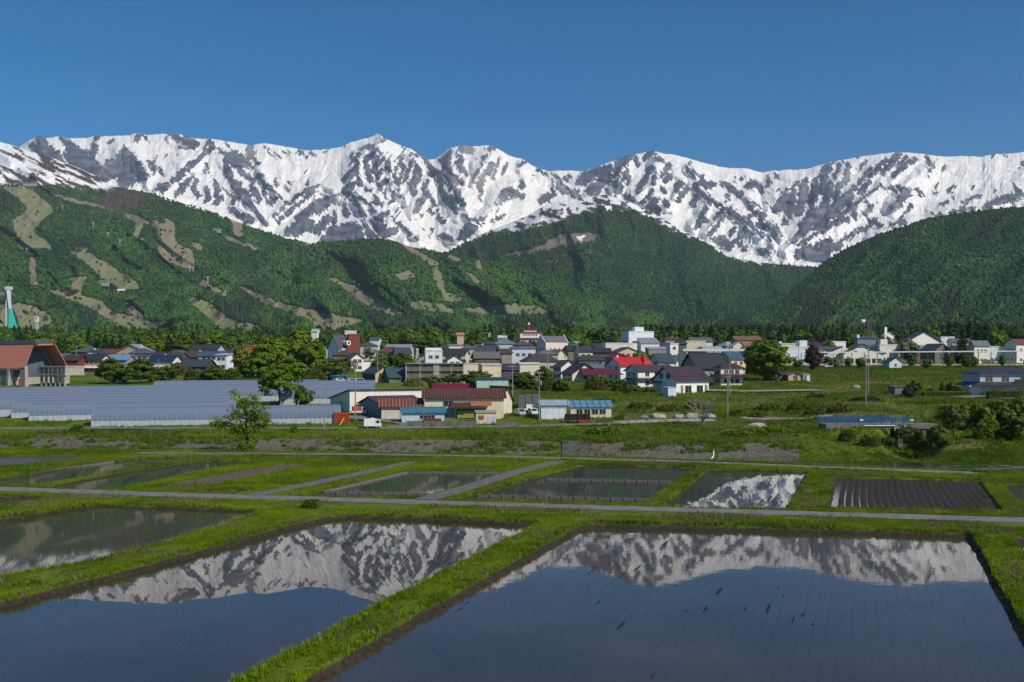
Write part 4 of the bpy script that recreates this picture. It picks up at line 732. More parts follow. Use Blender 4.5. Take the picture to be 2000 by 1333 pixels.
    X, Y, pd = pick(26000, 165, 192, lambda X, Y, p, r: ((1000 + F * X / Y) < 1570) & (fbm(X / 5, Y / 2.5, 3, 59) > .53)); n = len(X); px = 1000 + F * X / Y; k = (Y > np.interp(px, RX, WATY) - 1) & (Y < np.interp(px, RX, TOPY) + 1); X = X[k]; Y = Y[k]; n = len(X); scatter('wall_plants', np.stack([X, Y, Gbase(X, Y)], 1), .35 + .5 * g.rand(n), g.rand(n) * 6.28, g.rand(n) * .55, near, label='weeds growing from the river wall')
    X, Y, pd = pick(9000, 160, 192, lambda X, Y, p, r: ((1000 + F * X / Y) < 1570) & (fbm(X / 4, Y / 3, 3, 60) > .56)); n = len(X); px = 1000 + F * X / Y; k = (Y > np.interp(px, RX, WATY) - 4) & (Y < np.interp(px, RX, TOPY) + 1); X = X[k]; Y = Y[k]; n = len(X); scatter('wall_straw', np.stack([X, Y, Gbase(X, Y)], 1), .4 + .5 * g.rand(n), g.rand(n) * 6.28, g.rand(n), dry, label='straw hanging on the river wall')
    X, Y, pd = pick(34000, 165, 330, lambda X, Y, p, r: (fbm(X / 14, Y / 10, 3, 57) > .50) & (((1000 + F * X / Y) > 1000) | (Y < 200))); n = len(X)
    scatter('dry_weeds', np.stack([X, Y, Gbase(X, Y) - .05], 1), .4 + .5 * g.rand(n), g.rand(n) * 6.28, g.rand(n) * .7, dry, label='dry weeds on the slope beyond the river')
    # taller weeds on the dyke edge next to the camera
    P = []
    for (ax, ay), (bx, by), n in (((450, 1345), (850, 1133), 900), ((850, 1133), (1040, 1032), 500), ((0, 1135), (510, 1003), 900), ((1910, 1080), (2000, 1255), 260), ((640, 1000), (1150, 1012), 700), ((0, 1010), (190, 985), 400)):
        t = g.rand(n); x = ax + (bx - ax) * t; y = ay + (by - ay) * t; W = [unproj(a, b, .2) for a, b in zip(x, y)]; P += [(w[0] + g.normal() * .35, w[1] + g.normal() * .35) for w in W]
    P = np.array(P); pd = pdist(P[:, 0], P[:, 1]); P = P[pd > .15]; n = len(P)
    scatter('tall_weeds', np.concatenate([P, np.full((n, 1), .2)], 1), .15 + .36 * g.rand(n) ** 2, g.rand(n) * 6.28, np.clip(.5 + .5 * g.rand(n), 0, 1), [proto('weed', tuft_mesh('weed', 40 + k, 22, .035, .22), LEAF_GRASS) for k in range(3)], label='tall fresh weeds along the paddy edges')
grass()
# ---- rice seedlings, set in rows
def seedlings():
    g = np.random.RandomState(31); pr = [proto('seedling', tuft_mesh('seedling', 60 + k, 5, .05, .18), leafm('seedling', (.05, .085, .015), (.14, .18, .03), .3, True)) for k in range(3)]; PP = []; SS = []
    for k, (dx, dy, sp, st, sz, keep) in {'A': (.343, 1, .60, .24, .085, .65), 'B': (.40, 1, .45, .28, .09, .7), 'C': (1, .33, .40, .26, .11, .8), 'K': (.343, 1, .6, .35, .06, .5), 'O': (.343, 1, .8, .2, .11, .95), 'F': (1, 1.2, .6, .35, .08, .5), 'G': (1, 1.2, .6, .35, .09, .6), 'P': (.343, 1, .6, .35, .08, .6), 'Q': (.343, 1, .4, .22, .12, .8)}.items():
        p = PW[k]; l = math.hypot(dx, dy); dx /= l; dy /= l; c = ctr(p); r = max(math.hypot(q[0] - c[0], q[1] - c[1]) for q in p); u = np.arange(-r, r, st); v = np.arange(-r, r, sp); U, V = np.meshgrid(u, v); U = U.ravel() + g.normal(size=U.size) * .035; V = V.ravel()
        V = V + .25 * np.sin(U / 9.0) * (k == 'O') + g.normal(size=V.size) * .02 + (fbm(U / 14, V / 14, 2, 3) - .5) * .5; X = c[0] + U * dx - V * dy; Y = c[1] + U * dy + V * dx
        m = inpoly(X, Y, p) & (np.abs(X / Y) < .6) & (g.rand(len(X)) < keep * (.55 + .9 * (fbm(X / 4, Y / 4, 2, 44) > .42))); m &= (polydist(X, Y, p) > .5) & (Y > 40); PP.append(np.stack([X[m], Y[m], np.full(m.sum(), -.03)], 1)); SS.append(sz * (.7 + .6 * g.rand(m.sum())))
    P = np.concatenate(PP); n = len(P); scatter('rice_seedlings', P, np.concatenate(SS), g.rand(n) * 6.28, g.rand(n), pr, label='young rice seedlings standing in rows in the flooded paddies')
    # furrows standing out of the drained paddy at the right
    p = PW['O']; fm = MB(); xa = min(q[0] for q in p); xb = max(q[0] for q in p); ya = min(q[1] for q in p); yb = max(q[1] for q in p); x = xa - 12
    while x < xb:
        ys = np.arange(ya, yb, .5); xs_ = x + .12 * np.sin(ys / 6.0) + (ys - ya) * .343; ok = inpoly(xs_, ys, p) & (polydist(xs_, ys, p) > .3); hh = .018 + .075 * fbm(xs_ / .9, ys / 4.5, 3, 71); k0 = None
        for a, b, q, hq in zip(xs_, ys, ok, hh):
            if not q: k0 = None; continue
            i = len(fm.v); fm.v += [(a - .37, b, -.03), (a - .16, b, hq - .015), (a + .16, b, hq - .015), (a + .37, b, -.03)]
            if k0 is not None: fm.f += [(k0 + j, k0 + j + 1, i + j + 1, i + j) for j in range(3)]
            k0 = i
        x += .72
    me = fm.mesh('mud_furrows'); fixnormals(me); tag(link('mud_furrows', me, paint('#33281f', .8, .4, 3, .5)), kind='stuff')
    # mud left standing above the water
    mb = MB()
    for x, y, l, w in ((1245, 1110, 3.2, .35), (1160, 1112, 2.2, .22), (1215, 1125, 1.6, .25), (1405, 1155, 3.2, .45), (1378, 1190, 2.0, .3), (1500, 1190, 3.0, .32), (1213, 1222, 2.4, .3), (1168, 1178, 1.6, .22), (1530, 1165, .9, .25), (1568, 1203, .9, .4), (1550, 1210, 2.0, .22), (1588, 1220, .7, .3), (1160, 1108, 1.0, .3), (1150, 1120, 1.2, .2), (1340, 1195, .8, .25), (1320, 1145, .8, .2), (900, 1190, 1.2, .25), (912, 1178, 1.0, .2), (1275, 1322, 1.4, .2), (1520, 1150, .7, .2), (1455, 1190, 1.0, .2), (1300, 1062, 3.5, .5), (1370, 1058, 2.4, .3), (1640, 990, 2, .5)):
        X, Y = unproj(x, y, 0); d = Vector((.343, 1, 0)).normalized(); q = Vector((d.y, -d.x, 0)); k0 = len(mb.v); n = 14
        for ring, zz in ((1.0, -.02), (.6, .025)):
            for j in range(n):
                a = 6.283 * j / n; rr = ring * random.Random(k0 + j).uniform(.6, 1.15); pnt = Vector((X, Y, 0)) + d * math.cos(a) * l * .55 * rr + q * math.sin(a) * w * .34 * rr; mb.v.append((pnt.x, pnt.y, zz))
        mb.f += [(k0 + j, k0 + (j + 1) % n, k0 + n + (j + 1) % n, k0 + n + j) for j in range(n)]; mb.f.append(tuple(k0 + n + j for j in range(n)))
    me = mb.mesh('exposed_mud'); fixnormals(me); tag(link('exposed_mud', me, paint('#2a211a', .7, .5, 5, .5)), kind='stuff')
seedlings()
# ------------------------------------------------------------------ buildings
FRAME = paint('#b9b6b0', .6, .1, 2); DARKTRIM = paint('#3a3433', .6, .15, 2); SLATE = paint('#4a4a50', .55, .25, 1.2)
WIN_CACHE = {}
def window(parent, face, u, z, w, h, a, b, split=2, fm=None):
    """a window on face 'R' (local y=0) or 'L' (local x=0), 'B' (x=a): frame with a pane as its child"""
    key = (face, round(w, 1), round(h, 1), split); t = .07
    if key not in WIN_CACHE:
        m = MB(); p = MB(); W, H = key[1], key[2]
        def bx(mb, u0, u1, z0, z1, d0, d1):
            if face == 'R': mb.box(u0, u1, -d1, -d0, z0, z1)
            elif face == 'L': mb.box(-d1, -d0, u0, u1, z0, z1)
            else: mb.box(d0, d1, u0, u1, z0, z1)
        bx(m, -W / 2 - t, W / 2 + t, -t, 0, .01, .10); bx(m, -W / 2 - t, W / 2 + t, H, H + t, .01, .10)
        for k in range(split + 1): x = -W / 2 + W * k / split; bx(m, x - t / 2, x + t / 2, 0, H, .01, .08)
        bx(p, -W / 2, W / 2, 0, H, .012, .045); WIN_CACHE[key] = (m.mesh('window'), p.mesh('pane'))
    f, g = WIN_CACHE[key]
    o = bpy.data.objects.new('window', f); COL.objects.link(o); o.parent = parent; o.location = {'R': (u, 0, z), 'L': (0, u, z), 'B': (a, u, z)}[face]
    if not f.materials: f.materials.append(FRAME)
    q = bpy.data.objects.new('pane', g); COL.objects.link(q); q.parent = o
    if not g.materials: g.materials.append(glassm())
    return o
def winrow(root, face, length, z0, n, w, h, a, b, lo=.12, hi=.88):
    for k in range(n): window(root, face, length * (lo + (hi - lo) * (k + .5) / n), z0, w, h, a, b)
def frame_of(xl, xm, xr, Y, r, bdef=8.0):
    c, s = math.cos(R(r)), math.sin(R(r)); X = wpx(xm, Y); ur = (xr - 1000) / F; a = (ur * Y - X) / max(.15, c - ur * s)
    if xl is None: return X, a, bdef
    ul = (xl - 1000) / F; den = s + ul * c; b = (X - ul * Y) / den if den > .08 else bdef; return X, a, min(max(b, 3.0), 40.0)
def gable_parts(root, a, b, h, rh, axis, wm, rm, ov=.55, th=.16, hip=0.0, base=-.6):
    """walls and roof of a block a x b; rh is the rise of the roof over the eaves"""
    m = MB()
    if axis == 'R':
        m.prism([(0, base), (b, base), (b, h), (b / 2, h + rh), (0, h)], 'x', 0, a); m.build('wall', wm, root); k = rh / (b / 2); r = MB(); e = ov
        for y0, sgn in ((0, 1), (b, -1)):
            ye = y0 - sgn * e; q = [(-e, ye, h - k * e + th + .02), (a + e, ye, h - k * e + th + .02), (a + e - hip, b / 2, h + rh + th + .02), (-e + hip, b / 2, h + rh + th + .02)]; r.slab(q if sgn > 0 else q[::-1], th)
        r.box(-e + hip - .02, a + e - hip + .02, b / 2 - .14, b / 2 + .14, h + rh + th - .05, h + rh + th + .13)
    elif axis == 'L':
        m.prism([(0, base), (a, base), (a, h), (a / 2, h + rh), (0, h)], 'y', 0, b); m.build('wall', wm, root); k = rh / (a / 2); r = MB(); e = ov
        for x0, sgn in ((0, 1), (a, -1)):
            xe = x0 - sgn * e; q = [(xe, -e, h - k * e + th + .02), (a / 2, -e + hip, h + rh + th + .02), (a / 2, b + e - hip, h + rh + th + .02), (xe, b + e, h - k * e + th + .02)]; r.slab(q if sgn > 0 else q[::-1], th)
        r.box(a / 2 - .14, a / 2 + .14, -e + hip - .02, b + e - hip + .02, h + rh + th - .05, h + rh + th + .13)
    elif axis == 'hip':
        m.box(0, a, 0, b, base, h); m.build('wall', wm, root); r = MB(); e = ov; i = min(a, b) / 2; zt = h + rh + th; z0 = h + th - .1
        A = [(-e, -e, z0), (a + e, -e, z0), (a + e, b + e, z0), (-e, b + e, z0)]
        T = [(i, b / 2, zt), (a - i, b / 2, zt)] if a >= b else [(a / 2, i, zt), (a / 2, b - i, zt)]
        if abs(a - b) < .3: T = [(a / 2 - .2, b / 2, zt), (a / 2 + .2, b / 2, zt)]
        fs = [(0, 1, 5, 4), (2, 3, 4, 5), (1, 2, 5), (3, 0, 4)] if a >= b else [(0, 1, 4), (1, 2, 5, 4), (2, 3, 5), (3, 0, 4, 5)]
        r.add(A + T, fs); r.add([(x, y, z - th) for x, y, z in A] + A, [(3, 2, 1, 0), (0, 1, 5, 4), (1, 2, 6, 5), (2, 3, 7, 6), (3, 0, 4, 7)])
    elif axis == 'flat':
        m.box(0, a, 0, b, base, h); m.build('wall', wm, root); r = MB(); t = .35; r.box(-.12, a + .12, -.12, b + .12, h - .25, h + .05)
        r.box(-.12, a + .12, -.12, .12, h + .05, h + t); r.box(-.12, a + .12, b - .12, b + .12, h + .05, h + t); r.box(-.12, .12, .12, b - .12, h + .05, h + t); r.box(a - .12, a + .12, .12, b - .12, h + .05, h + t)
    elif axis == 'shed':      # high along the right face
        m.prism([(0, base), (b, base), (b, h - rh), (0, h)], 'x', 0, a); m.build('wall', wm, root); r = MB(); k = rh / b; e = ov; r.slab([(-e, -e, h + k * e + th + .02), (a + e, -e, h + k * e + th + .02), (a + e, b + e, h - rh - k * e + th + .02), (-e, b + e, h - rh - k * e + th + .02)], th)
    elif axis == 'lean':      # low along the right face
        m.prism([(0, base), (b, base), (b, h + rh), (0, h)], 'x', 0, a); m.build('wall', wm, root); r = MB(); k = rh / b; e = ov; r.slab([(-e, -e, h - k * e + th + .02), (a + e, -e, h - k * e + th + .02), (a + e, b + e, h + rh + k * e + th + .02), (-e, b + e, h + rh + k * e + th + .02)], th)
    ro = r.build('roof', rm, root); fixnormals(ro.data); return ro
def H(name, label, cat, xl, xm, xr, yb, ye, yr, axis, wall, roof, r=24, Y=None, wr=(2, 2), wl=(1, 1), b=8.0, ov=.55, extra=None, ww=1.5, group=None, streak=.25):
    Y = Y or Yof(yb); X, a, bb = frame_of(xl, xm, xr, Y, r, b); z = G(X, Y); root = thing(name, label, cat, (X, Y, z), R(r), group)
    zt = lambda py: CAMH + (HZ - py) / F * Y - z
    h = max(2.0, zt(ye)); rh = max(.15, zt(yr) - zt(ye)) if axis not in ('flat',) else 0
    if axis == 'shed': h, rh = max(2.2, zt(yr)), max(.2, zt(yr) - zt(ye))
    rm = paint(roof, .5, .22, .9, .05, streak=.12, spec=.4); wm = paint(wall, .8, .10, 1.0, .05, streak=streak)
    ro = gable_parts(root, a, bb, h, rh, axis, wm, rm, ov)
    for face, ln, (n, rows) in (('R', a, wr), ('L', bb, wl)):
        st = h / max(1, rows)
        for q in range(rows):
            if n: winrow(root, face, ln, st * q + min(.95, st * .35), n, min(ww, ln / n * .62), min(1.25, st * .45), a, bb)
    if extra: extra(root, a, bb, h, rh, wm, rm, ro)
    return root, a, bb, h, rh
# small additions
def chimney(fx=.7, h0=1.3, w=.6, col='#d8d4cc'):
    def f(root, a, b, h, rh, wm, rm, ro): m = MB(); x = a * fx; m.box(x - w / 2, x + w / 2, b * .5 - w / 2, b * .5 + w / 2, h + rh * .5, h + rh + h0); m.build('chimney', paint(col), ro)
    return f
def lower_roof(zf=.5, out=1.3, col='#4a3a3c', left=True):
    """a skirt of roof between two storeys"""
    def f(root, a, b, h, rh, wm, rm, ro):
        z = h * zf; m = MB(); m.slab([(-out * left, -out, z), (a + out * .6, -out, z), (a, -.012, z + out * .35), (0, -.012, z + out * .35)], .14)
        if left: m.slab([(-out, b, z), (-out, -out, z), (-.012, 0, z + out * .35), (-.012, b, z + out * .35)], .14)
        o = m.build('lower_roof', paint(col, .5, .2, .9, streak=.1), root); fixnormals(o.data)
    return f
def door(face='R', u=.5, w=1.6, h=2.1, col='#6b5446', name='door'):
    def f(root, a, b, hh, rh, wm, rm, ro):
        m = MB(); 
        if face == 'R': m.box(a * u - w / 2, a * u + w / 2, -.06, -.012, 0, h)
        else: m.box(-.06, -.012, b * u - w / 2, b * u + w / 2, 0, h)
        m.build(name, paint(col, .6, .15, 1.5, streak=.3), root)
    return f
def many(*fs):
    def f(*a):
        for q in fs: q(*a)
    return f
def ribs(dx=.45, col=None, w=.07, axis='R'):
    """standing seams of a metal roof, one part"""
    def f(root, a, b, h, rh, wm, rm, ro):
        m = MB(); e = .55; n = int((a + 2 * e) / dx); k = rh / (b / 2)
        for i in range(n + 1):
            x = -e + i * (a + 2 * e) / n
            if axis == 'R':
                for y0, y1 in ((-e, b / 2), (b + e, b / 2)): z0 = h - k * e + .19; z1 = h + rh + .19; m.slab([(x - w, y0, z0 + .08), (x + w, y0, z0 + .08), (x + w, y1, z1 + .08), (x - w, y1, z1 + .08)], .1)
            else: z0 = h - rh / b * e + .19; z1 = h + rh + rh / b * e + .19; m.slab([(x - w, -e, z0 + .08), (x + w, -e, z0 + .08), (x + w, b + e, z1 + .08), (x - w, b + e, z1 + .08)], .1)
        o = m.build('roof_seams', paint(col, .6, .25, .9) if col else rm, ro); fixnormals(o.data); o['kind'] = 'stuff'
    return f
def awning(u0, u1, z, out, drop, col, name='awning'):
    def f(root, a, b, h, rh, wm, rm, ro):
        m = MB(); m.slab([(a * u0, -out, z - drop), (a * u1, -out, z - drop), (a * u1, -.015, z), (a * u0, -.015, z)], .08); o = m.build(name, paint(col, .7, .35, 1.2, streak=.4), root); fixnormals(o.data)
    return f
def roofbox(fx0, fx1, fy0, fy1, dz, col='#e4e2dd', name='rooftop_block'):
    def f(root, a, b, h, rh, wm, rm, ro): m = MB(); m.box(a * fx0, a * fx1, b * fy0, b * fy1, h + .06, h + dz); m.build(name, paint(col), root)
    return f
W1, W2, CRM, BEI, GRY, LGR, BRN = '#e9e6df', '#dcdad4', '#e3d9bd', '#d3c3a4', '#9aa0a6', '#c9cacb', '#7a5340'
DK, MAR, NAVY, PUR, RED, BLU, GRN, CHA = '#3d3b40', '#5a3338', '#343c4a', '#4d3d49', '#a8282c', '#4f7391', '#34565a', '#2c2d33'

# ---- farm buildings along the lane
_r, _a, _b, _h, _rh = H('warehouse', 'long cream warehouse with dark mono-pitch roof behind the lane', 'warehouse', 645, 683, 838, 811, 782, 763, 'shed', '#e8e2cf', '#57424a', 30, 236, (0, 1), (1, 1), extra=many(door('L', .45, 2.4, 2.6, '#a9bcc4', 'sliding_door')))
H('shed', 'grey gabled shed with roller door beside the tall pole', 'shed', 702, 742, 826, 813, 790, 777, 'R', '#8b9192', '#453f48', 38, 229, (0, 1), (1, 1), extra=door('L', .5, 2.0, 2.5, '#9a8f8c', 'roller_door'))
H('shed', 'white block shed under rust-streaked red corrugated roof', 'shed', 742, 745, 823, 817, 794, 781, 'R', '#cfc6b4', '#6d3f34', 8, 225, (0, 1), (0, 1), b=6, extra=many(ribs(.75, '#9c6a58', .12), door('R', .62, 2.6, 2.6, '#bfa283', 'wooden_door')))
def barn_x(root, a, b, h, rh, wm, rm, ro):
    ribs(.62, '#7a4f40', .12)(root, a, b, h, rh, wm, rm, ro); awning(.33, .57, h * .80, 2.0, 1.0, '#55352f')(root, a, b, h, rh, wm, rm, ro); awning(.575, .84, h * .86, 2.0, 1.0, '#a06a4c', 'rusty_awning')(root, a, b, h, rh, wm, rm, ro)
    m = MB(); m.box(a * .40, a * .63, -.5, -.02, 0, 2.2); m.build('painted_bay_shade', paint('#1f1d1c'), root); m = MB(); m.box(a * .41, a * .62, -.62, -.52, .25, 1.9); m.build('reed_screen', paint('#9a9450', .9, .5, 5), root)  # solid near-black block: shade of the open storage bay put in as colour
    window(root, 'R', a * .30, h * .62, 2.2, 1.1, a, b)
    for u in (.30, .70): m = MB(); m.box(a * u - 1.4, a * u + 1.4, -.08, -.02, 0, 2.4); m.build('grey_panel', paint('#6b7c84'), root)
_barn = H('barn', 'big cream barn with long rust-red corrugated roof', 'barn', 826, 829, 984, 815, 778, 762, 'R', '#dccfae', '#4f352c', 5, 226, (0, 1), (0, 1), b=11, extra=barn_x)
H('barn', 'brown-roofed lean barn standing against the end of the cream barn', 'barn', 950, 982, 1000, 812, 777, 757, 'L', '#d9cfba', '#4d3f3c', 28, 236, (0, 1), (0, 1), b=12)
H('carport', 'open carport under a turquoise metal roof in front of barn', 'carport', 783, 785, 868, 826, 806, 798, 'R', '#bfcdd1', '#3f7286', 5, 219, (0, 1), (0, 1), b=3.5, ov=.4, extra=many(lambda root, a, b, h, rh, wm, rm, ro: (MB().box(a * .5, a * .92, -1.2, -.3, .0, 1.0).build('rusty_bin', paint('#6e3b2a', .8, .4, 3), root), window(root, 'R', a * .6, 1.0, 3.2, .7, a, b, 4))))
H('hut', 'small cream hut with shuttered window below the barn', 'hut', 928, 930, 969, 828, 807, 804.5, 'lean', '#d8c9a8', '#a89c8c', 6, 217, (0, 1), (0, 1), b=3, ov=.2, extra=many(door('R', .75, 1.6, 1.7, '#b7bdd0', 'double_door'), lambda root, a, b, h, rh, wm, rm, ro: MB().box(a * .1, a * .38, -.06, -.01, 1.0, 1.9).build('shutter', paint('#9a5a3c'), root)))
H('workshop', 'low workshop with plain crimson roof behind cream barn', 'workshop', 840, 851, 932, None, 762, 752, 'R', '#8e989c', '#6d1f28', 14, 250, (0, 1), (0, 1), b=9)
H('workshop', 'flat-topped pale mint-green workshop box', 'workshop', 928, 931, 993, None, 742, 739, 'lean', '#a9c6bb', '#3b3a38', 6, 252, (0, 1), (0, 1), b=8, ov=.25, streak=.35)
H('shed', 'white corrugated shed with light blue-grey roof beside pole', 'shed', 1055, 1057, 1106, 818, 791.5, 784, 'R', '#d9dde0', '#8fa1ad', 4, 226, (0, 1), (0, 1), b=7, extra=ribs(.5, '#9fb0ba', .1), ov=.3)
H('shed', 'long cream shed with bright blue panelled roof', 'shed', 1113, 1115, 1194, 817, 795, 786, 'lean', '#d9d0b0', '#5f8aa6', 4, 228, (4, 1), (0, 1), b=7, ov=.35, extra=ribs(1.4, '#44687f', .08, 'S'), ww=1.6)
# ---- houses from the front row back
def front_house(root, a, b, h, rh, wm, rm, ro):
    for u in (.36, .72): window(root, 'R', a * u, .25, 2.4, 2.0, a, b, 2)
    for u in (.17, .93): MB().box(a * u - .45, a * u + .45, -.07, -.015, .15, 2.35).build('shutter', paint('#8a7462'), root)
    for v in (.30, .40, .62, .70): window(root, 'L', b * v, h * 1.02, .75, 1.5, a, b, 1)
    for v in (.25, .5): window(root, 'L', b * v, .9, 1.6, 1.2, a, b)
    m = MB(); m.slab([(-3.4, b * .62, 2.7), (-3.4, b * .98, 2.7), (-.015, b * .98, 3.5), (-.015, b * .62, 3.5)], .16); o = m.build('porch_roof', rm, root); fixnormals(o.data)
    for y in (.65, .95): MB().box(-3.2, -3.05, b * y - .08, b * y + .08, -.4, 2.6).build('porch_post', paint('#3d3230'), root)
    MB().box(-.1, a + .05, -.1, -.02, -.5, .12).build('stone_plinth', paint('#8d8c88', .9, .4, 4, .4), root)
H('house', 'white house with big dark maroon gable roof nearest the bare tree', 'house', 1277, 1321, 1384, 770, 741, 718, 'R', '#ecebe6', '#43323a', 36, 280, (0, 1), (0, 1), extra=front_house, ov=.8)
H('garden_shed', 'plain white garden shed standing against the maroon-roofed house', 'shed', 1298, 1305, 1321, 770, 758.5, 757, 'lean', '#c8d3d8', '#aab5ba', 26, 273, (0, 1), (0, 1), ov=.1)
H('house', 'white two-storey house with dark roof skirt between storeys', 'house', 1222, 1246, 1318, 757, 724, 714, 'R', '#e6e3da', '#4a3c40', 32, 303, (3, 2), (2, 2), extra=lower_roof(.5, 1.2, '#463539'))
H('house', 'cream house with maroon roof and broad gable facing right', 'house', 1098, 1118, 1168, 747, 729, 711, 'L', '#e0d8bf', '#4a2f3b', 30, 330, (1, 1), (2, 2), ov=.8, extra=lambda root, a, b, h, rh, wm, rm, ro: (MB().slab([(a * .1, -4.5, 2.6), (a * 1.7, -4.5, 2.6), (a * 1.4, -.02, 4.6), (a * .3, -.02, 4.6)], .2).build('lower_roof', paint('#582a36', .5, .2, .9), root)))
H('house', 'tall white gabled house with brown roof beside maroon house', 'house', 1080, 1096, 1126, 742, 717, 705, 'L', '#dfdfe0', '#5a4746', 28, 345, (1, 1), (2, 2))
H('house', 'white house under a bright red roof with a steep side gable', 'house', 1184, 1212, 1272, 742, 714, 699, 'R', '#dcdedf', '#b3262c', 34, 338, (2, 1), (2, 2), extra=many(chimney(.12, .9), lambda root, a, b, h, rh, wm, rm, ro: fixnormals(MB().add([(a * .72, -.8, h - .3), (a * 1.08, -.8, h - .3), (a * 1.08, b * .6, h - .3), (a * .72, b * .6, h - .3), (a * .9, b * .3, h + rh + 1.1)], [(0, 1, 4), (1, 2, 4), (2, 3, 4), (3, 0, 4), (3, 2, 1, 0)]).build('turret_roof', rm, root).data)))
H('house', 'long blue-walled two-storey house behind the maroon roofs', 'house', 1124, 1130, 1182, None, 704, 695, 'hip', '#5d7684', '#39373b', 18, 382, (4, 2), (1, 2), b=9)
H('house', 'low house with dark crimson roof behind the red roof', 'house', None, 1190, 1234, None, 699, 690, 'hip', '#8c7f76', '#5a2229', 10, 400, (2, 1), (0, 1))
H('house', 'grey gabled house with navy roof behind white dark-roofed house', 'house', 1268, 1286, 1318, None, 706, 692, 'R', '#c7ccd0', '#36404c', 34, 368, (1, 2), (2, 2))
H('house', 'large house with steep black roof sweeping down to the right', 'house', 1334, 1361, 1416, None, 714, 690, 'R', '#8f979b', '#26272d', 36, 350, (1, 1), (2, 2), ov=1.0)
H('house', 'yellow-walled house with blue tiled roof left of big tree', 'house', 1398, 1428, 1456, None, 701, 688, 'R', '#d8bd85', '#3d566a', 40, 366, (2, 2), (1, 2))
H('house', 'hip-roofed two-storey house with dark brown lower roof by the road', 'house', 1394, 1408, 1450, 751, 719, 711, 'hip', '#d9d2c2', '#3f3236', 26, 312, (3, 2), (2, 2), extra=lower_roof(.52, 2.2, '#41292e'))
H('house', 'dark-roofed bungalow half hidden in shrubs behind apartment gable', 'house', 1016, 1030, 1092, None, 706, 692, 'hip', '#b0a898', '#474042', 22, 402, (3, 1), (1, 1))
H('building', 'plain beige windowless block joined to the apartment building', 'building', 939, 942, 979, None, 714, 711, 'lean', '#dccdb0', '#c9c4ba', 10, 338, (0, 1), (0, 1), b=10, ov=.25)
H('building', 'plain cream windowless block right of the purple roof', 'building', 1013, 1016, 1055, None, 712, 709, 'lean', '#e3d3b8', '#cfcabf', 10, 332, (0, 1), (0, 1), b=10, ov=.25)
H('house', 'low house with flat purple-grey roof between two beige blocks', 'house', None, 979, 1014, None, 722, 712, 'R', '#5a4f57', '#43384a', 6, 350, (2, 1), (0, 1), b=8)
H('house', 'brown timber two-storey house with grey roof above apartments', 'house', 922, 928, 976, None, 699, 688, 'R', '#74472f', '#6a6766', 12, 376, (3, 2), (0, 1), b=9)
H('house', 'small white front-gabled house above the apartment roof', 'house', 868, 874, 903, None, 704, 695, 'L', '#eceae4', '#54555c', 18, 384, (2, 2), (0, 1), b=9)
H('building', 'white cubic building with flat roof left of small gabled house', 'building', 828, 831, 864, None, 685, 683, 'flat', '#dfe1e2', '#d8d6d1', 10, 402, (2, 2), (0, 1), b=9, extra=roofbox(.02, .98, .3, .6, 1.1))
H('house', 'white house with dark hip roof by the wooded knoll', 'house', 768, 775, 803, None, 690, 680, 'R', '#e4e2dd', '#45474e', 20, 415, (2, 2), (1, 1))
H('building', 'white block with broad band of beige cladding on hillside', 'building', 874, 877, 905, None, 676, 673, 'lean', '#e7e0d2', '#8e8378', 10, 470, (2, 2), (0, 1), b=8, ov=.3)
H('building', 'plain pale grey three-storey block with few windows', 'building', 996, 1000, 1046, None, 682, 678, 'lean', '#ccd2d6', '#646a72', 10, 432, (3, 2), (0, 1), b=9, ov=.3)
H('building', 'pink hall with grey gabled side and stepped parapet', 'building', 1049, 1066, 1109, None, 668, 657, 'R', '#e6cfc9', '#6b6a70', 30, 485, (4, 2), (2, 2), ov=.2, ww=.8, extra=lambda root, a, b, h, rh, wm, rm, ro: [MB().prism([(-.3, h - .3), (b + .3, h - .3), (b / 2, h + rh + .9)], 'x', x - .2, x + .2).build('parapet_gable', paint('#cfcfd0'), root) for x in (-.3, a + .3)])
H('house', 'beige gabled house crowded in front of the pink hall', 'house', 1068, 1086, 1108, None, 694, 684, 'L', '#d9cdb4', '#7b756e', 26, 432, (1, 1), (1, 1))
H('house', 'house with broad grey-brown hip roof below the pink hall', 'house', None, 1052, 1090, None, 692, 683, 'hip', '#a89c8c', '#6d655e', 12, 420, (2, 1), (0, 1))
H('hotel', 'red-trimmed white hotel with stepped roof and tower on the hill', 'hotel', 1012, 1016, 1055, None, 651, 645, 'hip', '#ece7e2', '#7d2c30', 10, 900, (6, 4), (0, 1), b=14, ww=1.6, extra=many(lambda root, a, b, h, rh, wm, rm, ro: (MB().box(a * .2, a * .85, b * .2, b * .8, h + .5, h + 3.4).build('upper_storey', paint('#ece7e2'), root), MB().slab([(a * .15, b * .1, h + 3.5), (a * .9, b * .1, h + 3.5), (a * .9, b * .9, h + 3.9), (a * .15, b * .9, h + 3.9)], .4).build('upper_roof', rm, root), MB().box(a * .42, a * .56, b * .4, b * .6, h + 3, h + 7.5).build('tower', paint('#8a3034'), root), MB().box(a * .45, a * .53, b * .42, b * .58, h + 7.5, h + 9.5).build('tower_top', paint('#ece7e2'), root)), lower_roof(.62, 1.6, '#7d2c30')))
H('office', 'white three-storey office block with rooftop plant on the skyline', 'office', 1213, 1228, 1277, None, 648, 645, 'flat', '#dfe0e3', '#d2d2d2', 26, 560, (3, 2), (3, 2), extra=many(roofbox(.30, .66, .2, .6, 2.7, '#dcdde0'), lambda root, a, b, h, rh, wm, rm, ro: MB().tube([(a * .5, b * .4, h + 2.6), (a * .5, b * .4, h + 5)], .12).build('antenna', paint('#8a9096'), root)), ww=3.4)
H('building', 'white mono-pitch building below the three-storey office', 'building', None, 1252, 1288, None, 671, 660, 'lean', '#e3e3e1', '#8b8f94', 6, 520, (2, 1), (0, 1), b=9, ov=.4)
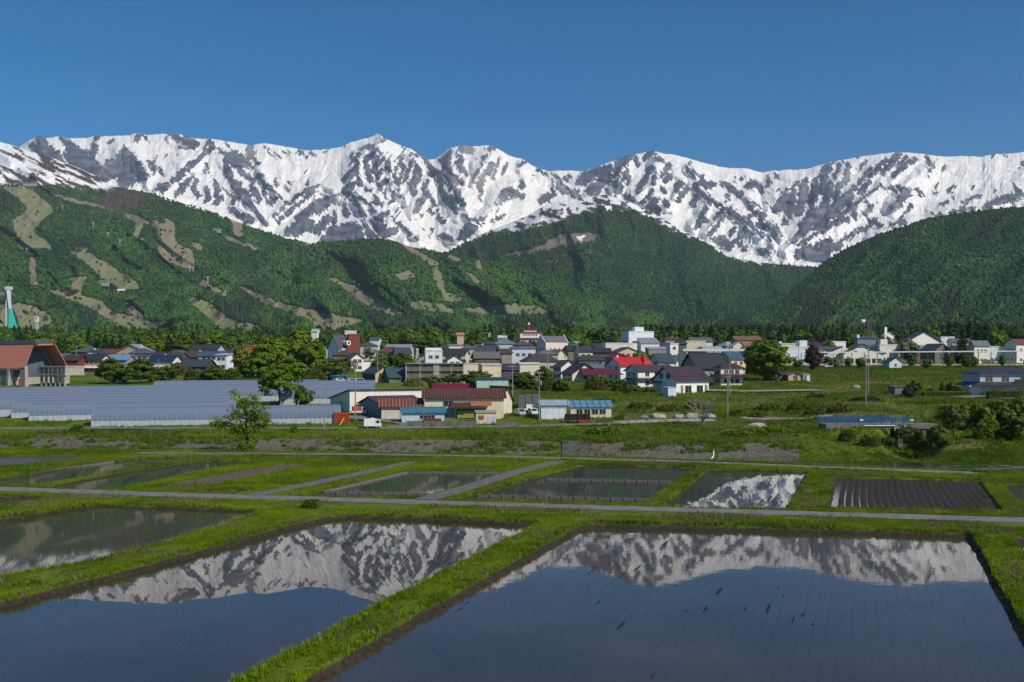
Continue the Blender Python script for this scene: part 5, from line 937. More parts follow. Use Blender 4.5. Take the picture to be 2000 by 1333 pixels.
H('building', 'long white low building left of the mono-pitch building', 'building', None, 1183, 1237, None, 671, 668, 'flat', '#e4dfd3', '#d5d2ca', 6, 505, (5, 1), (0, 1), b=9)
H('house', 'white house with brown timber bay below the long white building', 'house', 1120, 1131, 1158, None, 686, 677, 'R', '#c9bfae', '#3c3a40', 24, 440, (2, 2), (1, 2))
H('building', 'narrow white tower block with dark grey flank', 'building', 1301, 1309, 1325, None, 672, 670, 'flat', '#dfddd6', '#bcbab5', 22, 432, (1, 3), (0, 1))
H('shed', 'long grey shed with rusty lower wall in front of tower block', 'shed', None, 1267, 1307, None, 682, 678, 'lean', '#9a938d', '#a7a5a2', 5, 440, (0, 1), (0, 1), b=7, ov=.2, extra=lambda root, a, b, h, rh, wm, rm, ro: MB().box(.1, a - .1, -.05, -.012, 0, h * .45).build('rusty_cladding', paint('#8a5a44', .8, .5, 1.5, streak=.5), root))
H('building', 'beige hall with row of dark windows right of tower block', 'building', None, 1340, 1378, None, 667, 665, 'flat', '#d8c9ab', '#cbbfa5', 6, 520, (5, 1), (0, 1), b=10, ww=1.0)
H('house', 'dark glass-fronted house wedged between tower block and beige hall', 'house', None, 1326, 1341, None, 672, 667, 'R', '#56606a', '#3c434b', 6, 470, (1, 2), (0, 1))
H('house', 'long low house with slate-blue roof beyond the beige hall', 'house', None, 1350, 1392, None, 667, 660, 'R', '#dcd6c6', '#56636c', 8, 600, (3, 1), (0, 1))
H('house', 'beige gabled house with round attic window beside the rusty hall', 'house', 1428, 1432, 1455, None, 676, 667, 'L', '#d6cab4', '#a9a295', 16, 500, (2, 1), (0, 1), b=8)
H('hall', 'rusty brown-roofed hall above the big round tree', 'hall', None, 1437, 1487, None, 664, 657, 'R', '#a6765c', '#7c5c4e', 6, 570, (0, 1), (0, 1), b=9)
H('building', 'white and beige block partly behind big round tree', 'building', None, 1526, 1562, None, 672, 665, 'flat', '#d6c69c', '#c9bb94', 8, 500, (0, 1), (0, 1), b=9, extra=roofbox(-.12, .0, -.05, .2, 1.2, '#e8e8e8', 'white_pier'))
H('building', 'white two-storey building with wide windows left of dark bush', 'building', None, 1528, 1587, None, 678, 675, 'flat', '#dfe2e6', '#d3d5d7', 5, 470, (4, 1), (0, 1), b=10, ww=2.6, extra=roofbox(.6, .85, .1, .6, 3.0, '#dfe2e6'))
H('house', 'house with purple-brown hip roof above the dark bush', 'house', None, 1585, 1616, None, 676, 667, 'hip', '#d7cdb8', '#4b3340', 10, 520, (2, 1), (0, 1))
H('building', 'grey glazed school building behind the station', 'building', 1668, 1675, 1711, None, 661, 658, 'lean', '#6e7c8a', '#47525e', 18, 545, (6, 2), (1, 1), b=9, extra=roofbox(-.02, .1, 0, .3, 1.8, '#d5d9dd'))
H('building', 'white chapel-like building with stubby tower among trees', 'building', 1722, 1728, 1746, None, 656, 650, 'L', '#e6e6e6', '#d8d8d8', 22, 600, (1, 1), (0, 1), b=8, extra=roofbox(.0, .25, 0, .25, 5.0))
H('house', 'white house with square tower right of the station gable', 'house', None, 1718, 1752, None, 674, 671, 'flat', '#dedad0', '#cfcbc2', 8, 500, (3, 1), (0, 1), extra=roofbox(.1, .5, .1, .5, 2.8, '#e0ddd5'))
H('hall', 'broad white gabled hall with row of five windows', 'hall', 1758, 1771, 1838, None, 667, 648, 'L', '#e3dfd0', '#3f4654', 20, 550, (5, 1), (0, 1), b=16, ov=.9)
H('house', 'dark-roofed open pavilion in front of the broad white hall', 'house', 1797, 1826, 1856, None, 684, 672, 'L', '#6f6a64', '#3a3f48', 34, 470, (1, 1), (0, 1))
H('building', 'small white flat-roofed block right of the white hall', 'building', None, 1838, 1864, None, 659, 656, 'flat', '#e2e2de', '#d3d3d0', 6, 560, (2, 1), (0, 1), b=8)
H('house', 'cream two-storey house with grey roof by dark conifers', 'house', 1896, 1903, 1932, None, 674, 666, 'R', '#d9d4c2', '#59606a', 20, 480, (3, 2), (1, 1))
H('building', 'white fence-topped low building behind the platform end', 'building', None, 1930, 1962, None, 678, 676, 'flat', '#dfe0df', '#cfcfcd', 4, 490, (3, 1), (0, 1), b=8)
H('house', 'pale house with reddish-brown roof at the far right', 'house', 1962, 1985, 2022, None, 672, 663, 'R', '#dfdcd0', '#6b3f3c', 28, 485, (3, 2), (2, 2))
H('shed', 'small pale grey gabled shed alone in the field', 'shed', 1724, 1737, 1761, 721, 708.5, 700, 'L', '#c3c6c8', '#3d4650', 24, 423, (1, 1), (0, 1), ov=.25, ww=1.2)
H('hut', 'low grey hut half hidden by garden pines', 'hut', None, 1748, 1772, 773, 757, 755, 'lean', '#7e7a75', '#5d5a58', 5, 276, (0, 1), (0, 1), b=4, ov=.2)
def villa(root, a, b, h, rh, wm, rm, ro):
    lower_roof(.47, 2.4, '#3c3a46')(root, a, b, h, rh, wm, rm, ro); window(root, 'R', a * .16, h * .62, 2.0, 1.4, a, b); window(root, 'R', a * .45, h * .62, 2.0, 1.4, a, b)
    m = MB(); m.box(a * .55, a * .98, -1.6, -.02, h * .52, h * .56); m.box(a * .55, a * .98, -1.6, -1.52, h * .56, h * .72); m.build('balcony', paint('#3d3230'), root); window(root, 'R', a * .8, h * .6, 2.6, 1.6, a, b); window(root, 'R', a * .3, .2, 4.0, 2.0, a, b, 4); window(root, 'R', a * .75, .6, 2.2, 1.4, a, b)
    MB().box(-3.0, -.02, -.3, 2.4, -.4, h * .45).build('side_wing', paint('#c9ccd0'), root)
H('house', 'large blue-white villa with dark hip roofs above the hedge', 'house', None, 1914, 2024, 775, 729, 718, 'hip', '#b9c3cc', '#393842', 4, 276, (0, 1), (0, 1), b=9, extra=villa, ov=.9)
H('hut', 'dark timber hut beneath the big round tree', 'hut', None, 1501, 1538, 746, 732, 727, 'R', '#4b4440', '#3f3c40', 6, 340, (2, 1), (0, 1), b=5)
H('hut', 'little beige hut with white porch gable', 'hut', None, 1540, 1567, 746, 733, 728, 'L', '#c9b08c', '#6d6560', 8, 338, (1, 1), (0, 1), b=5, extra=door('R', .55, 1.2, 2, '#4b3a30'))
H('hut', 'tiny white lean-to hut at the end of the row', 'hut', None, 1569, 1582, 746, 735, 733.5, 'lean', '#d3d9da', '#8e9598', 6, 338, (0, 1), (0, 1), b=3, ov=.15, extra=door('R', .3, .9, 1.8, '#4f7a86'))
# ---- left side of the village
H('house', 'beige two-storey house with dark roof beside the sports hall', 'house', None, 153, 196, None, 703, 693, 'R', '#d5b8a0', '#34353d', -6, 385, (4, 2), (0, 1), extra=lower_roof(.42, 1.2, '#dcdedf', False))
H('house', 'brown timber house squeezed beside the beige house', 'house', None, 121, 151, None, 704, 696, 'R', '#6b3d36', '#523336', -6, 380, (2, 1), (0, 1))
H('house', 'white-gabled house with chimney above the beige house', 'house', None, 163, 197, None, 692, 685, 'L', '#d9d8d2', '#3d3a3d', -8, 440, (2, 1), (0, 1), extra=chimney(.35, 1.0))
H('shed', 'long low shed with pale blue roof', 'shed', None, 199, 246, None, 703, 694, 'R', '#8b9296', '#6f8fae', -5, 405, (2, 1), (0, 1))
H('house', 'small grey-roofed house right behind the sports hall terrace', 'house', None, 108, 127, None, 697, 691, 'R', '#a9b0b4', '#5c6470', -5, 420, (1, 1), (0, 1))
H('house', 'long house with plum-brown roof left of the navy roof', 'house', None, 272, 315, None, 696, 688, 'R', '#b7a48c', '#4a3840', -6, 440, (4, 1), (0, 1))
H('house', 'white house with deep navy roof behind garden trees', 'house', None, 289, 336, None, 706, 695, 'R', '#dcdad4', '#23374f', -8, 392, (4, 1), (0, 1))
H('house', 'wide charcoal-roofed hall set low behind shrubs', 'hall', None, 349, 402, None, 716, 703, 'R', '#4d4a4a', '#44444a', -6, 372, (2, 1), (0, 1), b=10)
H('house', 'white house with long steel-blue roof and rounded dormer', 'house', None, 388, 438, None, 695, 687, 'R', '#e2e0d9', '#46596e', -5, 432, (4, 2), (0, 1))
H('house', 'small white house with arched gable by the charcoal hall', 'house', None, 398, 414, None, 711, 704, 'L', '#e2dfd6', '#cfccc4', -6, 395, (1, 1), (0, 1), b=6)
H('house', 'white box house behind the arched gable', 'house', None, 421, 443, None, 694, 691, 'lean', '#dfe1e4', '#aab3bd', -6, 410, (2, 2), (0, 1), b=7)
H('house', 'tiny white gabled chalet high among trees', 'house', None, 393, 407, None, 684, 679, 'L', '#e6e3dc', '#77777a', -6, 620, (1, 1), (0, 1), b=8)
H('building', 'orange brick building behind yellow tree', 'building', None, 476, 509, None, 676, 673, 'flat', '#b9683f', '#a65f3c', -8, 430, (2, 1), (0, 1), b=8, extra=roofbox(.55, .98, -.02, .3, .4, '#d6a184', 'pale_bay'))
H('apartment_tower', 'red brick tower block with rooftop plant room', 'building', 678, 681, 703, None, 654, 651.5, 'flat', '#8b4435', '#7a3a30', 14, 480, (1, 1), (0, 1), b=9, extra=many(roofbox(-.3, .75, .3, .7, 2.0, '#c9c6c0'), lambda root, a, b, h, rh, wm, rm, ro: MB().box(a * .58, a * .7, -.06, -.012, 1, h - .6).build('dark_stripe', paint('#5d5a60'), root)))
def manor(root, a, b, h, rh, wm, rm, ro):
    for u, z in ((.8, .72), (.28, .45)): m = MB(); x = a * u; m.prism([(x + 1.1 * math.cos(t), z * (h + rh) + 1.1 * math.sin(t)) for t in [6.283 * k / 14 for k in range(14)]], 'y', -2.2, b * .3); m.build('round_dormer', paint('#e2e0da'), root); m = MB(); m.prism([(x + .6 * math.cos(t), z * (h + rh) + .6 * math.sin(t)) for t in [6.283 * k / 14 for k in range(14)]], 'y', -2.26, -2.21); m.build('dormer_pane', glassm(), root)
H('hotel', 'steep grey-roofed lodge with round dormers left of brick tower', 'hotel', 640, 662, 680, None, 680, 654, 'R', '#e0dfda', '#4c4a4e', 40, 470, (2, 1), (0, 1), b=10, extra=manor)
H('house', 'white gabled house with dark roof below the brick tower', 'house', 676, 686, 710, None, 700, 691, 'L', '#e6e1d2', '#44424c', 24, 400, (2, 2), (1, 1), b=10, extra=lambda root, a, b, h, rh, wm, rm, ro: MB().box(a + .1, a * 1.75, .5, 6, -.5, h * .7).build('white_wing', paint('#e4e4e2'), root))
H('house', 'low house with brown hip roof under the brick tower', 'house', None, 650, 690, None, 694, 684, 'hip', '#9d8b78', '#5a4540', -4, 430, (2, 1), (0, 1))
H('shed', 'blue-grey shed with peach gable wall below white house', 'shed', 708, 733, 766, 750, 729, 717, 'L', '#c9ac86', '#4a4c56', 34, 329, (1, 1), (0, 1), extra=lambda root, a, b, h, rh, wm, rm, ro: (MB().box(-.05, -.012, .1, b - .1, 0, h).build('blue_cladding', paint('#4f6a7c', .7, .2, 2), root), MB().box(-.09, -.055, b * .08, b * .4, 0, h * .7).build('shed_door', paint('#3f5a6c'), root)))
H('house', 'dark green-roofed house hidden behind blossom shrubs', 'house', 748, 760, 794, 753, 736, 720, 'R', '#6a6a62', '#2f4d50', 26, 326, (1, 1), (1, 1))
H('carport', 'small teal-roofed garage with parked cars', 'carport', 640, 648, 676, 750, 739, 734, 'R', '#4a4f54', '#2f6d80', 20, 330, (0, 1), (0, 1), b=5, ov=.5)
for k, (nm, lab, xm, xr, ye, yr, ax, wc, rc, Y) in enumerate([('house', 'grey-roofed house with glinting eaves right of hillside block', 903, 926, 681, 674, 'hip', '#c3c0b8', '#5d6168', 460), ('house', 'dark-roofed house high on the slope left of hotel', 944, 968, 672, 664, 'hip', '#938b80', '#473f42', 560), ('house', 'broad slate-blue hip roof house below hotel', 968, 1008, 672, 662, 'hip', '#b8b7b0', '#66737f', 540), ('house', 'cream little house below the pylons', 973, 988, 660, 656, 'R', '#e0c9a0', '#d8d0c0', 640), ('house', 'pink-roofed chalet on the wooded slope', 893, 906, 655, 650, 'R', '#d5b09c', '#b07c6c', 760), ('house', 'tiny white chalet on the wooded slope left of hotel', 953, 963, 653, 649, 'L', '#e6e6e4', '#c9c9c9', 800), ('house', 'brown-roofed house between timber house and grey block', 980, 1000, 690, 682, 'R', '#8d8780', '#4c4240', 410), ('house', 'charcoal-roofed house above the timber house', 930, 966, 686, 677, 'R', '#9c9890', '#4d4c52', 430), ('house', 'house with weathered grey roof above the grey block', 1005, 1040, 674, 666, 'hip', '#a8a49a', '#55545a', 500), ('house', 'low dark house right of pink hall', 1110, 1134, 684, 676, 'R', '#7f7468', '#3d3c41', 460), ('house', 'small white-walled house above the dark low house', 1128, 1146, 672, 668, 'R', '#e2dfd4', '#b9b6ae', 540), ('house', 'dark timbered house under the white mono-pitch building', 1158, 1192, 688, 681, 'R', '#6e625a', '#3b3a3e', 425), ('house', 'house with red-brown roof behind the narrow tower block', 1300, 1330, 664, 658, 'hip', '#b0a294', '#6a4038', 620), ('house', 'white house with brown roof right of the glazed school', 1610, 1640, 683, 678, 'R', '#d0cdc4', '#53565c', 470), ('house', 'small white shop behind station shrubs', 1625, 1652, 668, 665, 'flat', '#dddcd8', '#cfcfcb', 540), ('house', 'low house beyond the platform end with grey roof', 1860, 1896, 668, 662, 'R', '#c9c9c4', '#636b73', 545), ('house', 'slate-roofed house high among the conifers', 1905, 1936, 660, 654, 'R', '#b6bbb9', '#4d5a66', 640), ('house', 'white cottage with pale green roof near brick tower', 608, 620, 648, 643, 'R', '#e6e2d0', '#9fb8ac', 780), ('house', 'grey hip-roofed house right of the brick tower', 704, 738, 676, 668, 'hip', '#b3b1aa', '#4a4b52', 520), ('house', 'white house with slate roof far behind the knoll', 722, 740, 664, 659, 'R', '#e0dfda', '#505660', 640), ('house', 'dark house with long roof behind yellow tree', 440, 470, 690, 684, 'R', '#5c534c', '#4a4448', 445), ('house', 'low brown house left of charcoal hall', 325, 352, 698, 690, 'R', '#6e6355', '#4d463f', 425)]):
    H(nm, lab, 'house', None, xm, xr, None, ye, yr, ax, wc, rc, (6, 12, 18, -4)[k % 4] if xm > 700 else -5, Y, (2, 1), (0, 1), b=8)
# ---- the rest of the crowded roofs, placed in the gaps
def fillers():
    g = random.Random(8); wall = [('white', '#dcd9d2'), ('cream', '#d9cfb4'), ('grey', '#9ea2a4'), ('beige', '#c9b596'), ('pale blue', '#aab8c2'), ('brown', '#75594a')]; roofc = [('charcoal', '#3c3b40'), ('slate', '#535a63'), ('rust', '#75443a'), ('navy', '#33404f'), ('brown', '#54443e'), ('silver', '#8d949b'), ('green', '#4a6358')]
    spots = [(20, 640, 'above the sports hall roof'), (62, 700, 'behind the hall ridge'), (140, 470, 'above the brown timber house'), (182, 520, 'above the beige house'), (228, 470, 'behind the blue-roofed shed'), (252, 440, 'at the tall pole on the left'), (262, 560, 'below the bright tree on the left'), (318, 520, 'above the navy roof'), (345, 470, 'above the charcoal hall'), (372, 520, 'left of the steel-blue roof'), (450, 520, 'behind the yellow tree'), (428, 560, 'above the white box house'), (515, 520, 'behind the leafy grove on its left'), (632, 560, 'behind the leafy grove on its right'), (735, 470, 'right of the brick tower'), (752, 540, 'left of the knoll grove'), (812, 460, 'behind the sign pylon'), (848, 500, 'above the white cubic building'), (862, 440, 'right of the white cubic building'), (888, 530, 'above the small gabled house'), (915, 520, 'below the pink-roofed chalet'), (936, 500, 'left of the slate-blue roof'), (990, 470, 'above the grey block'), (1012, 560, 'under the hotel'), (1058, 540, 'right of the hotel'), (1118, 500, 'right of the pink hall gable'), (1145, 470, 'below the dark tall tree'), (1166, 540, 'left of the long white building'), (1206, 470, 'under the long white building'), (1245, 480, 'under the mono-pitch building'), (1292, 540, 'right of the office'), (1330, 560, 'behind the narrow tower block'), (1362, 470, 'behind the black roof'), (1385, 440, 'above the blue tiled roof'), (1405, 540, 'right of the beige hall'), (1418, 620, 'left of the rusty hall'), (1462, 470, 'above the big round tree'), (1500, 560, 'right of the rusty hall'), (1520, 640, 'far behind the white block'), (1556, 600, 'above the white block'), (1602, 560, 'above the purple hip roof'), (1640, 600, 'left of the mast'), (1700, 520, 'behind the station roof'), (1756, 620, 'left of the broad white hall'), (1790, 500, 'in front of the broad white hall'), (1872, 520, 'behind the tall conifer'), (1912, 560, 'above the cream two-storey house'), (1948, 540, 'left of the reddish-brown roof'), (1975, 620, 'above the reddish-brown roof'), (1690, 640, 'above the glazed school'), (300, 420, 'left of the navy roof'), (1080, 600, 'far behind the pink hall'), (1130, 620, 'far behind the dark low house'), (956, 600, 'in front of the wooded slope below the hotel')]
    for k, (px, Y, where) in enumerate(spots):
        wn, wc = wall[(k * 5 + 1) % 6]; rn, rc = roofc[(k * 3 + k // 7) % 7]; w = g.uniform(9, 15); hh = g.choice((3.2, 5.6, 5.8)); X = wpx(px, Y); z = G(X, Y); ax = ('R', 'L', 'hip')[k % 3]; r_ = g.uniform(12, 34) if px > 900 else g.uniform(-14, -4); b = g.uniform(7, 10)
        root = thing('house', '%s %s house with %s %s roof %s' % ('small' if hh < 4 else 'two-storey', wn, rn, {'R': 'gable', 'L': 'front-gabled', 'hip': 'hip'}[ax], where), 'house', (X, Y, z), R(r_)); wm = paint(wc, .8, .12, 1.0, .05, streak=.3); rm = paint(rc, .5, .22, .9, .05, streak=.12, spec=.4)
        ro = gable_parts(root, w, b, hh, g.uniform(2.0, 3.2), ax, wm, rm, .6)
        for q in range(1 if hh < 4 else 2): winrow(root, 'R', w, .9 + q * 2.75, 3, 1.5, 1.2, w, b); winrow(root, 'L', b, .9 + q * 2.75, 2, 1.2, 1.2, w, b)
        if k % 4 == 0: chimney(.7, .8)(root, w, b, hh, 2.4, wm, rm, ro)
        if k % 3 == 0 and hh > 4: lower_roof(.5, 1.1, rc)(root, w, b, hh, 2, wm, rm, ro)
fillers()
# ------------------------------------------------------------------ apartments, sports hall, station
def apartments():
    Y = 322; xl, xm, xr, r = 792, 906, 934, 77; X, a, b = frame_of(xl, xm, xr, Y, r); z = G(X, Y); root = thing('apartment_block', 'weathered three-storey concrete apartment block with railed balconies', 'apartments', (X, Y, z), R(r))
    h = CAMH + (HZ - 711) / F * Y - z; wm = paint('#c8bfac', .85, .18, .8, .1, streak=.35); st = h / 3
    MB().box(0, a, 1.6, b, -.6, h).build('wall', wm, root) if False else MB().box(1.5, a, 0, b, -.6, h).build('wall', wm, root)
    MB().box(-.3, a + .2, -.2, b + .2, h + .02, h + .3).build('roof', paint('#bdb4a2', .85, .2, 1), root)
    for v in (0.0, .47, 1.0): MB().box(0, 1.48, b * v - (.0 if v == 0 else .25 if v == 1 else .9), b * v + (.3 if v == 0 else 0 if v == 1 else .9), -.6, h - .02).build('pier', wm, root)
    for q in range(3):
        for y0, y1 in ((.3, b * .47 - .9), (b * .47 + .9, b - .25)):
            ym = (y0 + y1) / 2; MB().box(0, 1.48, ym - .06, ym + .06, st * q + .03, st * (q + 1) - .25).build('divider', wm, root)
            MB().box(-.05, 1.48, y0 + .02, y1 - .02, st * q - .12, st * q).build('balcony_floor', wm, root)
            rl = MB(); n = 26
            for k in range(n): yy = y0 + (y1 - y0) * (k + .5) / n; rl.box(-.02, .02, yy - .06, yy + .06, st * q + .05, st * q + 1.0)
            rl.box(-.04, .04, y0, y1, st * q + 1.0, st * q + 1.08); o = rl.build('railing', paint('#cdb9a2', .7, .2, 2), root)
            for s0, s1 in ((y0, ym), (ym, y1)):
                w = MB(); w.box(1.42, 1.49, s0 + .5, s1 - .5, st * q + .1, st * q + 2.1); d = w.build('glass_door', glassm(), root); MB().box(1.38, 1.42, (s0 + s1) / 2 - .06, (s0 + s1) / 2 + .06, st * q + .1, st * q + 2.1).build('mullion', FRAME, d)
apartments()
def sports_hall():
    Y = 318; X = wpx(93, Y); z = G(X, Y); root = thing('sports_hall', 'sports hall with sweeping terracotta roof and open trapezoid end', 'hall', (X, Y, z), R(-30)); OR = paint('#bd7760', .55, .12, .5, .03, streak=.08); CON = paint('#a9a297', .85, .2, .7, .1, streak=.3)
    L = 46; zt = 12.6; hw = 7.8
    # local x runs back along the hall to the left; the end faces +x
    prof_out = [(-hw, 5.2), (-3.4, zt), (2.6, zt + .3), (hw, 6.0)]
    m = MB()
    for (y0, z0), (y1, z1) in zip(prof_out[:-1], prof_out[1:]): m.slab([(-L, y0, z0), (0, y0, z0), (-1.0 if y1 > 0 else -2.0, y1, z1), (-L, y1, z1)], .5)
    o = m.build('roof', OR, root); fixnormals(o.data)
    m = MB(); m.prism([(-3.6, zt + .1), (-3.2, zt + 1.2), (3.2, zt + 1.4), (3.0, zt + .4)], 'x', -L, -1.2); m.build('ridge_cover', paint('#4c5560', .5, .2, .8), root)
    m = MB(); m.box(-L, -7, -hw + .4, hw - .4, -.8, 5.2); m.prism([(-hw + .4, 5.2), (-3.6, zt - .6), (2.6, zt - .4), (hw - .4, 5.4)], 'x', -L, -7); m.build('wall', CON, root)
    m = MB(); m.prism([(-hw + 1, 2.5), (hw - 1, 2.5), (hw - 1.2, 5.4), (2.4, zt - .9), (-3.4, zt - 1.0), (-hw + 1.2, 5.2)], 'x', -6.99, -6.9); m.build('end_glazing', paint('#5b6670', .3, .2, .5), root)
    for s in (-1, 1): m = MB(); m.prism([(s * hw, -.8), (s * hw, 5.6), (s * (hw - .9), 5.8), (s * (hw - 1.4), -.8)], 'x', -2.2, .1); m.build('buttress', CON, root)
    for k in range(5): x = -8 - k * 8.5; m = MB(); m.prism([(-hw - .5, -.8), (-hw - .1, 5.0), (-hw + .6, 5.0), (-hw + .6, -.8)], 'x', x - .5, x + .5); m.build('buttress', CON, root)
    for k in range(4): x = -12.2 - k * 8.5; m = MB(); m.box(x - 3.2, x + 3.2, -hw + .3, -hw + .395, 3.0, 4.7); m.build('window', paint('#39424a', .2), root)
    m = MB(); m.box(-16, -13.2, -hw + .3, -hw + .395, -.3, 2.4); m.build('door', paint('#d9d7d0'), root)
    # raised glazed terrace
    m = MB(); m.box(.2, 13, -3.5, 3.5, 3.0, 3.5); m.box(.2, 13, -3.5, 3.5, 5.5, 5.9); m.box(.3, 12.9, -3.3, 3.3, 3.5, 5.5); m.build('terrace', CON, root)
    for k in range(6): x = 1.0 + k * 2.1; m = MB(); m.box(x - .8, x + .8, -3.42, -3.305, 3.65, 5.2); w = m.build('terrace_window', glassm(), root); n = MB(); n.box(x - .04, x + .04, -3.48, -3.425, 3.65, 5.2); n.box(x - .8, x + .8, -3.48, -3.43, 4.4, 4.47); n.build('mullion', FRAME, w)
    for k in range(6): x = 1.2 + k * 2.2; MB().box(x - .28, x + .28, -3.2, -2.6, -.8, 2.99).build('column', CON, root)
    MB().box(-1.6, -1.1, -hw - .9, -hw - .55, 0, 2.0).build('fire_cabinet', paint('#a8452f'), root)
sports_hall()
def station():
    Y = 458; X = wpx(1648, Y); z = G(X, Y); root = thing('station_building', 'white station building with wide low double gable', 'station', (X, Y, z), R(4)); a = (1728 - 1648) / F * Y; W_ = paint('#e6e0d2', .8, .1, .8, streak=.1); RF = paint('#5b5049', .6, .2, .8)
    zt = lambda py: CAMH + (HZ - py) / F * Y - z
    m = MB(); m.box(0, a, 0, 9, -.5, zt(691)); m.prism([(-.6, zt(691)), (a + .6, zt(691)), (a * .48, zt(674))], 'y', 0, 9); m.build('wall', W_, root)
    r = MB()
    for q in ([(-1.2, -.8, zt(692)), (a * .48, -.8, zt(673)), (a * .48, 9.8, zt(673)), (-1.2, 9.8, zt(692))], [(a * .48, -.8, zt(673)), (a + 1.2, -.8, zt(692)), (a + 1.2, 9.8, zt(692)), (a * .48, 9.8, zt(673))]): r.slab([(x, y, zz + .3) for x, y, zz in q], .25)
    o = r.build('roof', RF, root); fixnormals(o.data)
    m = MB(); m.prism([(-a * .38, zt(692)), (a * .45, zt(692)), (a * .05, zt(677))], 'y', 3, 8.5); m.build('rear_gable', W_, root); m = MB(); m.slab([(-a * .42, 2.6, zt(692.5) + .2), (a * .05, 2.6, zt(676)), (a * .05, 9, zt(676)), (-a * .42, 9, zt(692.5) + .2)], .25); o = m.build('rear_roof', RF, root); fixnormals(o.data)
    for k, (u, v) in enumerate([(.22, 683), (.30, 686), (.42, 679), (.50, 678.5), (.57, 681), (.63, 684.5), (.70, 683), (.80, 687), (.86, 688), (.14, 688)]): MB().box(a * u - .8, a * u + .8, -.06, -.012, zt(v) - .25, zt(v) + .1).build('dark_slot', paint('#2e2a28'), root)
    for k in range(7): u = .06 + k * .14; MB().box(a * u - .9, a * u + .9, -.06, -.012, .9, 3.0).build('window', glassm(), root)
    # platform and its long canopy
    Yp = 446; zp = G(wpx(1750, Yp), Yp); pl = thing('station_platform', 'long station platform under a thin white canopy', 'platform', (wpx(1500, Yp), Yp, zp)); Lp = (2120 - 1500) / F * Yp
    MB().box(0, Lp, 0, 4, -.8, 1.0).build('platform_deck', paint('#b7ab98', .9, .2, .5), pl); MB().slab([(8, -.6, 6.0), (Lp, -.6, 6.9), (Lp, 4.6, 7.1), (8, 4.6, 6.2)], .35).build('canopy', paint('#d9dadb', .6, .1, .5), pl)
    for k in range(24): x = 9.5 + k * (Lp - 11) / 23; MB().box(x - .13, x + .13, 1.8, 2.1, 1.01, 5.9 + .9 * (x - 8) / (Lp - 8)).build('canopy_post', paint('#8f9294'), pl)
    for k in range(9): x = 50 + k * 9; MB().box(x, x + 5.5, 3.7, 3.9, 1.01, 2.9).build('platform_screen', paint('#c9b79a', .8, .2, 1), pl)
    Yq = 430; q = thing('platform_canopy', 'white flat canopy roof between black roof and big tree', 'canopy', (wpx(1335, Yq), Yq, G(wpx(1335, Yq), Yq))); zz = CAMH + (HZ - 684) / F * Yq - q.location.z; Lq = (1458 - 1335) / F * Yq
    MB().box(0, Lq, 0, 4, zz - .5, zz + .5).build('canopy', paint('#d8dadd'), q)
    for k in range(7): MB().box(1 + k * 4 - .12, 1 + k * 4 + .12, 1.9, 2.1, -.5, zz - .5).build('canopy_post', paint('#8f9294'), q)
station()
# ------------------------------------------------------------------ greenhouses
def film_material():
    m, t, b, out = newmat('plastic_film'); L = t.links.new; b.inputs['Base Color'].default_value = (.205, .25, .325, 1); b.inputs['Roughness'].default_value = .17; b.inputs['Specular IOR Level'].default_value = .8
    tc = N(t, 'ShaderNodeTexCoord'); mp = N(t, 'ShaderNodeMapping'); mp.inputs['Scale'].default_value = (2.4, .25, .25); L(tc.outputs['Object'], mp.inputs[0]); nz = N(t, 'ShaderNodeTexNoise'); nz.inputs['Scale'].default_value = 1.2; nz.inputs['Detail'].default_value = 4; L(mp.outputs[0], nz.inputs['Vector'])
    bp = N(t, 'ShaderNodeBump'); bp.inputs['Strength'].default_value = .35; bp.inputs['Distance'].default_value = .1; L(nz.outputs[0], bp.inputs['Height']); L(bp.outputs[0], b.inputs['Normal'])
    tr = N(t, 'ShaderNodeBsdfTransparent'); tr.inputs[0].default_value = (.8, .85, .9, 1); mx = N(t, 'ShaderNodeMixShader'); mx.inputs[0].default_value = .22; L(b.outputs[0], mx.inputs[1]); L(tr.outputs[0], mx.inputs[2]); L(mx.outputs[0], out.inputs[0]); return m
FILM = film_material(); SKIRT = paint('#b9bfc4', .5, .2, 1.5, .1, streak=.2); PIPE = paint('#8b96a2', .4, .1, 2)
_tn = 0
